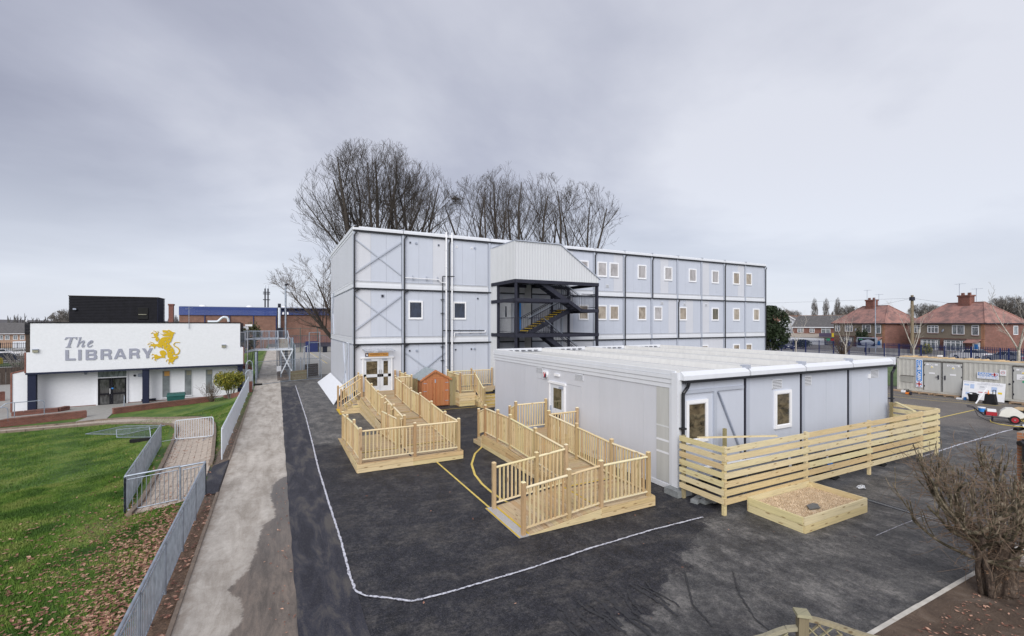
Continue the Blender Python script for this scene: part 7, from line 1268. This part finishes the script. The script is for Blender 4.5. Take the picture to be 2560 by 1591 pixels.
# street things
car((90.6, 62.2, 0), FD+.1, 'car_silver', 'silver parked car beyond the blue fence in front of the shop'); car((88.9, 56.0, 0), FD+math.pi, 'car_dark', 'dark blue parked car beyond the blue fence near the billboard', est=True); car((94, 66, 0), FD, 'car_silver', 'silver parked car partly hidden left of the shop sign', est=True)
car((83.5, 23.4, 0), FD, 'car_silver', 'silver parked car in front of the right-hand red-roofed house'); car((82.2, 18.9, 0), FD, 'car_white', 'white parked car at the right edge beyond the blue fence', est=True); car((86.0, 27.5, 0), FD, 'car_white', 'white parked car behind the silver car by the right-hand house'); car((80.5, 15.0, 0), FD, 'car_white', 'white parked car partly cut off by the right picture edge')
bb = thing('billboard', 'street billboard with its poster painted over in grey on a dark ground', 'billboard', (91.6, 42.8, 0), RZ+.25); bb.scale = (.7, .7, .7)
MB().box(-2.2, 2.2, -.1, .1, 1.2, 3.75).build('frame', 'sign_grey', bb); MB().box(-2.05, 2.05, -.14, -.1, 1.65, 3.55).build('poster', 'fence_dark', bb)
P = [(1.55*math.cos(a)*(1+.08*math.sin(a*7))+.1, 2.45+.75*math.sin(a)*(1+.1*math.sin(a*5+1))) for a in [i*.2618 for i in range(24)]]; MB().prism(P, lambda u, v, t_: (u, -.16+t_, v), .015).build('paint_patch', 'sign_grey', bb); text(bb, 'lettering', 'adr', (-1.75, -.17, 3.12), .3, 'print_green', width=.9, bold=.02)
for x in (-.5, .5): MB().box(x-.08, x+.08, -.08, .08, 0, 1.2).build('leg', 'fence_dark', bb)
def lampcol(name, label, x, y, h, r_=.07): t = thing(name, label, 'street lamp', (x, y, 0)); rod(t, 'pole', (x, y, 0), (x, y, h), r_, 'galvanised'); beam(t, 'arm', (x, y, h), (x-1.0, y-.4, h+.1), .08, .08, 'galvanised'); return t
lampcol('street_lamp', 'slim grey street lamp standing in front of the left red-roofed house', 90.6, 41.1, 9.1)
# telegraph pole
from_ = (94.8, 37.7); tp = thing('telegraph_pole', 'brown wooden telegraph pole between the two red-roofed houses', 'pole', (*from_, 0)); MB().tube((*from_, 0), (*from_, 9.8), .28, .20, n=10).build('pole', 'old_post', tp); MB().tube((*from_, 8.9), (*from_, 9.5), .4, .38, n=10).build('cable_ring', 'steel_dark', tp)
for q_ in ((104, 54, 7.5), (101, 30, 7.8), (70, 80, 9)):
    P = [tuple(Vector((*from_, 9.3)).lerp(Vector(q_), t_)-Vector((0, 0, 3*.25*t_*(1-t_)))) for t_ in lin(0, 1, 8)]; MB().path(P, .015, 3).build('cable', 'steel_dark', tp)
ne = thing('road_sign', 'round red no entry sign in front of the shop', 'sign', (96.3, 70.3, 0)); rod(ne, 'pole', (96.3, 70.3, 0), (96.3, 70.3, 2.6), .05, 'sign_grey'); u = Vector((-.81, -.58, 0)); MB().tube(Vector((96.3, 70.3, 2.75)), Vector((96.3, 70.3, 2.75))+u*.06, .38, n=18).build('disc', 'print_red', ne); c = Vector((96.3, 70.3, 2.75))+u*.08; s_ = Vector((-.58, .81, 0))*.26; MB().beam(c-s_, c+s_, .02, .11).build('bar', 'pvc_white', ne); MB().box(96.1, 96.5, 70.2, 70.4, 1.2, 2.3).build('lower_sign', 'fence_navy', ne)
for i, (x, y, c_) in enumerate([(96, 75.5, 'kerb_stone'), (94.6, 73.8, 'brick_red'), (97, 79, 'kerb_stone'), (93.8, 71.5, 'fence_navy'), (93.6, 68.6, 'mesh_green'), (93, 66.8, 'kerb_stone')]): tag(MB().box(x-.5, x+.5, y-.7, y+.7, 0, 1.3).build('wheelie_bin', c_), ['cream storage box beyond the blue fence, leftmost by the dark evergreen', 'brown storage box beyond the blue fence beside the cream one', 'cream storage box far behind the blue fence near the block corner', 'navy storage box beyond the blue fence left of the parked cars', 'green storage box beyond the blue fence near the cars', 'cream storage box beyond the blue fence nearest the cars'][i], 'box')
gw = thing('garden_wall', 'low brick garden wall in front of the red-roofed houses', 'wall', (95, 40, 0)); beam(gw, 'wall', (91.5, 20, .35), (99.5, 58, .35), .25, .7, 'stone_grey')
hg = [(94.2, 34.0, 1.5), (95.9, 45.5, 1.6)]

# ------------------------------------------------------------------ trees
def seg(V, F, p, q, r, r2, n):
    d = q-p; L = d.length
    if L < 1e-5: return
    d = d/L; u = Vector((0, 0, 1)) if abs(d.z) < .9 else Vector((1, 0, 0)); a = d.cross(u).normalized(); b = a.cross(d); k = len(V)
    for c, rr_ in ((p, r), (q, r2)):
        for i in range(n): t = 6.2832*i/n; V.append(tuple(c+a*(rr_*math.cos(t))+b*(rr_*math.sin(t))))
    for i in range(n): j = (i+1) % n; F.append((k+i, k+j, k+n+j, k+n+i))
def bare_tree(rnd, H, leaders=5, spread=.35, rmin=.012, gens=4, base_r=.32, fork=.18, dens=1.0, droop=0., start_low=.25, W=None, kk=(9, 7, 6, 4, 3)):
    T = ([], []); Cc = ([], [])
    def inside(q):
        if W is None: return True
        z = (q.z-.56*H)/(.45*H); return (q.x*q.x+q.y*q.y)/(W*W)+z*z < 1
    def branch(p, d, L, r, g):
        n = 7 if g == 0 else 5 if g < 2 else 4 if g == 2 else 3; cur = p; dd = d.copy(); rc = r; out = []
        for i in range(n):
            dd = (dd+Vector((rnd.uniform(-1, 1), rnd.uniform(-1, 1), rnd.uniform(-.6, .8)+(.35 if g else .25)-droop))*(.13 if g < 2 else .22)).normalized()
            q = cur+dd*(L/n); r2 = max(rmin, r*(1-.8*((i+1)/n)**(1.4 if g == 0 else 1)))
            if not inside(q): break
            if W is not None: ev = ((q.x*q.x+q.y*q.y)/(W*W)+((q.z-.56*H)/(.45*H))**2)**.5; r2 = max(rmin, min(r2, base_r*.75*(1-ev)+rmin))
            V, F = T if g < 2 and r > .05 else Cc; seg(V, F, cur, q, rc, r2, 7 if g == 0 else 4 if g == 1 else 3); out.append((q, dd.copy(), r2)); rc = r2; cur = q
        m = len(out)
        if not m: return
        if g < gens:
            kn = max(1, int(kk[g]*dens*(m/n)))
            for k in range(kn):
                t = rnd.uniform(start_low if g == 0 else .2, 1.0); f = t*m; i = min(m-1, int(f)); a = out[i-1][0] if i > 0 else p; q = a.lerp(out[i][0], f-i); dr = out[i][1]
                ax = Vector((rnd.uniform(-1, 1), rnd.uniform(-1, 1), rnd.uniform(-.1, .5))); ax = (ax-dr*ax.dot(dr)).normalized(); an = rnd.uniform(.4, .85); nd = (dr*math.cos(an)+ax*math.sin(an)).normalized()
                branch(q, nd, L*rnd.uniform(.36, .60)*(1.15-.45*t), max(rmin, out[i][2]*.55 if g else out[i][2]*.48), g+1)
    top = Vector((0, 0, H*fork)); seg(T[0], T[1], Vector((0, 0, -.3)), top, base_r*1.15, base_r, 8)
    for k in range(leaders):
        a = 6.2832*k/leaders+rnd.uniform(-.4, .4); s_ = spread*rnd.uniform(.35, 1.25); d = Vector((math.cos(a)*s_, math.sin(a)*s_, 1)).normalized()
        branch(top-Vector((0, 0, .3)), d, H*(1-fork)*rnd.uniform(.9, 1.1), base_r*.62, 0)
    return T, Cc
def tree_obj(name, label, loc, data, bark, twig, group=None, rz=0):
    t = thing(name, label, 'tree', loc, rz, group); (tv, tf), (cv, cf) = data
    for nm, v, f, m_ in (('trunk', tv, tf, bark), ('crown', cv, cf, twig)):
        me = bpy.data.meshes.new(nm); me.from_pydata(v, [], f); me.materials.append(MATS[m_]); me.polygons.foreach_set('use_smooth', [True]*len(f)); o = bpy.data.objects.new(nm, me); reg(o, t)
    return t
rnd = random.Random(21)
GR = 'tall bare trees behind the three-storey block'
K5 = (10, 7, 6, 5, 3)
A1 = bare_tree(rnd, 23.0, 6, .33, rmin=.009, gens=4, dens=1.0, start_low=.1, W=7.4, base_r=.40, kk=K5); A2 = bare_tree(rnd, 24.0, 4, .26, rmin=.009, gens=4, dens=.9, W=6.0, base_r=.38, kk=K5); A3 = bare_tree(rnd, 21.5, 4, .36, rmin=.009, gens=4, dens=.85, W=7.0, base_r=.32, kk=K5)
t1 = tree_obj('beech_tree', 'broad bare tree leftmost behind the block with low limbs spreading left', (8.3, 47, 0), A1, 'bark_dark', 'bark_dark', GR, .5)
t2 = tree_obj('beech_tree', 'tall bare tree rising behind the second bay of the block', (10.2, 48.5, 0), A2, 'bark_dark', 'bark_dark', GR, 1.0)
t3 = tree_obj('beech_tree', 'bare tree behind the white soil pipes with a bird nest near its top', (20.6, 47.0, 0), A3, 'bark_dark', 'bark_dark', GR)
for src, loc, rz_, s_, lb_ in [(t2, (13.2, 47.0, 0), 2.2, .92, 'dense tall bare tree at the right of the left-hand group'), (t2, (25.6, 51, 0), 3.3, 1.04, 'bare tree directly left above the stair hood'), (t3, (31.2, 51, 0), 4.1, 1.13, 'bare tree directly above the stair hood slope'), (t3, (38.0, 52.5, 0), 5.4, 1.14, 'bare tree rightmost of the row behind the block')]: copy_tree(src, loc, rz_, s_, lb_)
lowt = bare_tree(rnd, 11, 6, .95, rmin=.009, gens=3, dens=1.0, droop=.25, fork=.25, base_r=.3); tree_obj('beech_tree', 'low drooping bare tree beside the left end of the tall block', (6.4, 54, 0), lowt, 'bark_dark', 'twig_brown')
m = MB(); q = random.Random(4)
for i in range(120): a = Vector((q.gauss(0, .3), q.gauss(0, .3), q.gauss(0, .22))); b_ = a+Vector((q.uniform(-.3, .3), q.uniform(-.3, .3), q.uniform(-.12, .12))); m.tube(a, b_, .03, n=3, cap=False)
o = m.build('bird_nest', 'bark_dark'); o.location = (17.6, 47.5, 18.6); tag(o, 'dark twiggy bird nest high in the bare trees left of the stair hood', 'nest')
# birches by the blue fence
B1 = bare_tree(rnd, 6.6, 3, .5, rmin=.007, gens=3, dens=.5, base_r=.085, fork=.33)
tb = tree_obj('birch_tree', 'pale-barked bare birch in front of the telegraph pole', (68.5, 27.1, 0), B1, 'birch_bark', 'birch_bark', 'pale birches along the blue fence')
for loc, rz_, s_, lb_ in [((75.5, 45.4, 0), 1.3, 1.0, 'thin pale birch before the shop at the left of the road'), ((72.2, 36.4, 0), 2.7, .95, 'pale birch in front of the left red-roofed house'), ((64.5, 17.2, 0), 4.0, 1.25, 'pale birch nearest the right picture edge')]: copy_tree(tb, loc, rz_, s_, lb_)
# far trees
PO = bare_tree(rnd, 16.5, 7, .05, rmin=.02, gens=3, dens=1.5, base_r=.3, fork=.05, W=1.5); tp_ = tree_obj('poplar_tree', 'narrow bare poplar on the skyline, leftmost of three', (208.7, 117.5, 0), PO, 'bark_grey_haze', 'bark_grey_haze', 'three poplars on the skyline')
copy_tree(tp_, (213.2, 115.2, 0), 1, 1.0, 'narrow bare poplar on the skyline, middle of three'); copy_tree(tp_, (217.6, 112.9, 0), 2, 1.02, 'narrow bare poplar on the skyline, rightmost of three')
FT = bare_tree(rnd, 12, 6, .6, rmin=.018, gens=3, dens=1.5, base_r=.26, fork=.12, start_low=.1, W=5.2, kk=(10, 8, 7, 5)); ft = tree_obj('bare_tree', 'spreading bare tree on the skyline between the two red-roofed houses', (188.6, 71.7, 0), FT, 'bark_grey_haze', 'bark_grey_haze')
for loc, rz_, s_, lb_ in [((195, 68, 0), 1, .95, 'bare tree on the skyline left of the right-hand house chimney'), ((198, 55, 0), 2, 1.15, 'large bare tree behind the right end of the right-hand house'), ((199, 48, 0), 3, 1.1, 'bare tree at the right picture edge on the skyline'), ((199, 100, 0), 4.2, 1.05, 'bare tree on the skyline just right of the three poplars'), ((203, 96, 0), 5, .95, 'smaller bare tree on the skyline right of the poplars'), ((166, 106, 0), .7, .93, 'rounded bare tree on the skyline nearest the tall block'), ((170, 103.5, 0), 1.7, .86, 'second rounded bare tree on the skyline right of the dark evergreen'), ((-42, 140, -1), 2.4, .8, 'small bare tree showing above the white library beside the plant room')]: copy_tree(ft, loc, rz_, s_, lb_)
# skyline wood as one mass
q = random.Random(12); m = MB()
def wood_line(x0, y0, x1, y1, n, h):
    for i in range(n):
        t = q.random(); x = x0+(x1-x0)*t+q.uniform(-8, 8); y = y0+(y1-y0)*t+q.uniform(-8, 8); hh = h*q.uniform(.5, 1.1)
        for k in range(7): a = Vector((x+q.uniform(-3, 3), y+q.uniform(-3, 3), 0)); b_ = a+Vector((q.uniform(-3, 3), q.uniform(-3, 3), hh*q.uniform(.6, 1))); m.tube(a, b_, .9, .1, n=3, cap=False)
wood_line(-260, 420, -60, 470, 120, 12); wood_line(180, 150, 330, 60, 130, 7); wood_line(60, 420, 330, 230, 150, 9)
m.build('distant_wood', 'far_wood', kind='stuff')
sheet('far_hill', 'far_wood', lin(-600, 700, 20), [520, 560, 700], lambda x, y: (y-520)*.05+2+3*math.sin(x*.01), kind='structure')
# leafy shrubs
def leafy(name, label, cat, loc, rx, rz_, n, leaf, lm, stem=True, seed=1, zc=.6, bark='bark_grey_haze', clump=.5):
    t = thing(name, label, cat, loc); q = np.random.RandomState(seed); V = []; F = []; cl = q.normal(0, 1, (int(24), 3)); cl /= np.linalg.norm(cl, axis=1)[:, None]; cl *= (q.uniform(.35, .85, 24))[:, None]
    for i in range(n):
        c = cl[q.randint(24)]+q.normal(0, .17*clump*2, 3); nn = np.linalg.norm(c)
        if nn > 1.02: c /= nn*q.uniform(1, 1.1)
        p = Vector((loc[0]+c[0]*rx, loc[1]+c[1]*rx, loc[2]+zc+c[2]*rz_)); a = Vector(q.normal(0, 1, 3)).normalized(); b_ = a.cross(Vector(q.normal(0, 1, 3))).normalized(); s1 = leaf*q.uniform(.6, 1.3); k = len(V); V += [tuple(p-a*s1), tuple(p+b_*s1*.45), tuple(p+a*s1), tuple(p-b_*s1*.45)]; F.append((k, k+1, k+2, k+3))
    MB().add(V, F).build('foliage', lm, t)
    if stem:
        m = MB()
        for i in range(9): a = i*.7; m.tube((loc[0]+.06*math.cos(a), loc[1]+.06*math.sin(a), loc[2]-.1), (loc[0]+rx*.5*math.cos(a), loc[1]+rx*.5*math.sin(a), loc[2]+zc), .03, .015, n=4)
        m.build('stem', bark, t)
    return t
leafy('laurel_bush', 'rounded yellow and green leaved bush at the right end of the white library', 'bush', (-3.25, 43.0, -1.05), 1.15, .9, 5200, .075, 'leaf_yellow', zc=1.6, seed=3)
leafy('evergreen_bush', 'dark olive evergreen shrub behind the library roof corner', 'bush', (-2.6, 60, 0), 1.15, 1.7, 1800, .14, 'leaf_olive', zc=3.8, seed=4)
leafy('holly_tree', 'dense dark evergreen tree at the right end of the tall block', 'tree', (68.0, 45.0, 0), 3.0, 3.6, 7000, .24, 'leaf_dark', zc=4.2, seed=5)
leafy('garden_hedge', 'dark green conifer against the front of the left red-roofed house', 'bush', (98.6, 46.9, 0), 1.1, 2.0, 900, .16, 'leaf_dark', zc=2.6, seed=6); leafy('garden_hedge', 'yellow-green garden shrub before the right-hand house bay window', 'bush', (94.0, 35.6, 0), .9, .9, 600, .14, 'leaf_yellow', zc=.9, seed=7); leafy('garden_hedge', 'dark clipped hedge along the pavement left of the billboard', 'hedge', (94.5, 56.0, 0), 2.4, .9, 1500, .16, 'leaf_dark', zc=1.0, seed=8, stem=False)
# bare shrub at library
def twiggy(name, label, loc, n, h, sp, mat, seed, r_=.006):
    t = thing(name, label, 'shrub', loc); q = random.Random(seed); m = MB()
    for i in range(n):
        p = Vector(loc)+Vector((q.uniform(-.1, .1), q.uniform(-.1, .1), 0)); d = Vector((q.gauss(0, sp), q.gauss(0, sp), 1)).normalized()
        for k in range(5):
            qn = p+d*(h/5*q.uniform(.7, 1.2)); m.tube(p, qn, r_*(1-.15*k), n=3, cap=False); p = qn; d = (d+Vector((q.gauss(0, .2), q.gauss(0, .2), .1))).normalized()
            if k > 1: e_ = p+Vector((q.gauss(0, .12), q.gauss(0, .12), q.uniform(.05, .2))); m.tube(p, e_, r_*.6, n=3, cap=False)
    m.build('twigs', mat, t); return t
twiggy('bare_shrub', 'bare brown twiggy shrub left of the yellow-leaved bush', (-4.5, 43.0, -1.2), 70, 1.5, .35, 'twig_brown', 2, .010)
twiggy('bare_shrub', 'leafless tangled shrub behind the dark palisade fence at far left', (-28.6, 80, -1.2), 60, 3.0, .45, 'bark_grey_haze', 5, .03); twiggy('bare_shrub', 'straggly bare shrub at the foot of the birch before the left house', (73.5, 37.5, 0), 60, 3.4, .3, 'twig_brown', 6, .03)

# ------------------------------------------------------------------ pollarded shrub in the right foreground
def pollard(loc, label, seed, top=2.45, RX=1.45, nl=32, ns=230, nt_=950):
    q = random.Random(seed); t = thing('pollarded_shrub', label, 'shrub', loc); o = Vector(loc); TR = MB(); LM = MB(); SH = MB(); TW = MB()
    def V3(a, b, c): return Vector((a, b, c))
    nodes = []
    for i, (dx, dy, r0, r1, h) in enumerate([(0, 0, .24, .13, 1.25), (-.40, .05, .06, .045, 1.15), (.18, .12, .15, .07, 1.15), (-.14, -.14, .15, .07, .9), (.1, .22, .13, .06, 1.1), (-.3, .3, .05, .04, 1.2)]):
        p = o+V3(dx*.6, dy*.6, -.15); d = V3(dx*.5, dy*.5, 1).normalized(); n = 8
        for k in range(n):
            qn = p+d*((h+.15)/n); ra = r0+(r1-r0)*k/n; rb = r0+(r1-r0)*(k+1)/n; TR.tube(p, qn, ra*q.uniform(.96, 1.04), rb, n=9, cap=False); p = qn; d = (d+V3(q.gauss(0, .07), q.gauss(0, .07), 0)).normalized()
            if k > 3: nodes.append((p.copy(), d.copy(), rb))
        TR.tube(p, p+d*.03, rb, rb*.7, n=9)
    limbs = []
    for i in range(nl):
        p, d, r_ = q.choice(nodes); p = p.copy(); a = 6.283*i/nl+q.uniform(-.3, .3); low = q.random() < .35; d = V3(math.cos(a), math.sin(a), q.uniform(-.1, .35) if low else q.uniform(.3, 1.6)).normalized(); r_ = q.uniform(.020, .042); L = q.uniform(.8, 1.7); n = 9
        for k in range(n):
            qn = p+d*(L/n)
            if math.hypot(qn.x-o.x, qn.y-o.y) > RX or qn.z > o.z+top-.25: break
            LM.tube(p, qn, r_, r_*.93, n=7, cap=(k == n-1)); p = qn; r_ *= .93; d = (d+V3(q.gauss(0, .16), q.gauss(0, .16), .11+q.gauss(0, .08))).normalized(); k > 2 and limbs.append((p.copy(), d.copy(), r_))
    for i in range(ns):
        p, d, r_ = q.choice(limbs); p = p.copy(); d = V3(d.x*.6+q.gauss(0, .3), d.y*.6+q.gauss(0, .3), q.uniform(.5, 1.2)).normalized(); r_ = min(r_*.8, q.uniform(.009, .018)); n = 5; L = q.uniform(.28, .62)
        for k in range(n):
            qn = p+d*(L/n); SH.tube(p, qn, r_, r_*.96, n=5, cap=(k == n-1)); p = qn; r_ *= .96; d = (d+V3(q.gauss(0, .07), q.gauss(0, .07), .22)).normalized()
            if i < 90: limbs.append((p.copy(), d.copy(), r_))
            if p.z > o.z+top+q.uniform(-.2, .1): break
    for i in range(nt_):
        p, d, r_ = q.choice(limbs if q.random() < .72 else nodes); p = p.copy(); d = V3(q.gauss(0, 1), q.gauss(0, 1), q.gauss(.1, .5)).normalized(); r_ = q.uniform(.0020, .0048); n = q.randint(4, 7); cv = V3(q.gauss(0, .14), q.gauss(0, .14), q.gauss(0, .16)); L = q.uniform(.25, .75)
        for k in range(n): qn = p+d*(L/n); TW.tube(p, qn, r_, n=3, cap=False); p = qn; d = (d+cv+V3(q.gauss(0, .10), q.gauss(0, .10), q.gauss(0, .1))).normalized()
    LF = MB()
    for i in range(420):
        p = o+V3(q.gauss(0, .24), q.gauss(0, .24), q.uniform(.1, 1.35)); a = V3(q.gauss(0, 1), q.gauss(0, 1), q.gauss(0, 1)).normalized(); b_ = a.cross(V3(q.gauss(0, 1), q.gauss(0, 1), 1)).normalized(); s1 = q.uniform(.015, .035); LF.quad(p-a*s1, p+b_*s1*.5, p+a*s1, p-b_*s1*.5)
    TR.build('trunk', 'bark_rough', t, smooth=True); LM.build('limbs', 'bark_moss', t, smooth=True); SH.build('shoots', 'bark_moss', t, smooth=True); TW.build('twigs', 'twig_pale', t, kind='stuff'); LF.build('dead_leaves', 'dead_leaf', t, kind='stuff')
    return t
simple('twig_pale', (.155, .105, .07), .9, .4, 9); simple('dead_leaf', (.17, .10, .06), .9, .4, 15)
s = NT('bark_rough'); s.col(s.ramp(s.noise(s.pos((1, 1, .35)), 14, 6, .75), (.36, (.03, .02, .014)), (.5, (.09, .062, .045)), (.64, (.20, .155, .12)))).rough(.95); s.bump(s.noise(s.pos((1, 1, .3)), 26, 5, .75), 1.0, .04)
s = NT('bark_moss'); s.col(s.ramp(s.noise(s.pos(), 9, 5), (.35, (.035, .028, .016)), (.5, (.10, .082, .048)), (.64, (.27, .22, .16)))).rough(.9); s.bump(s.noise(s.pos(), 40, 3), .4, .01)
pollard((11.75, 3.35, .05), 'stocky pollarded bare shrub with upright cut shoots in the soil bed', 31)
pollard((13.3, 2.9, .15), 'second pollarded bare shrub cut off by the right picture edge', 44, top=2.3, nl=22, ns=170, nt_=800)
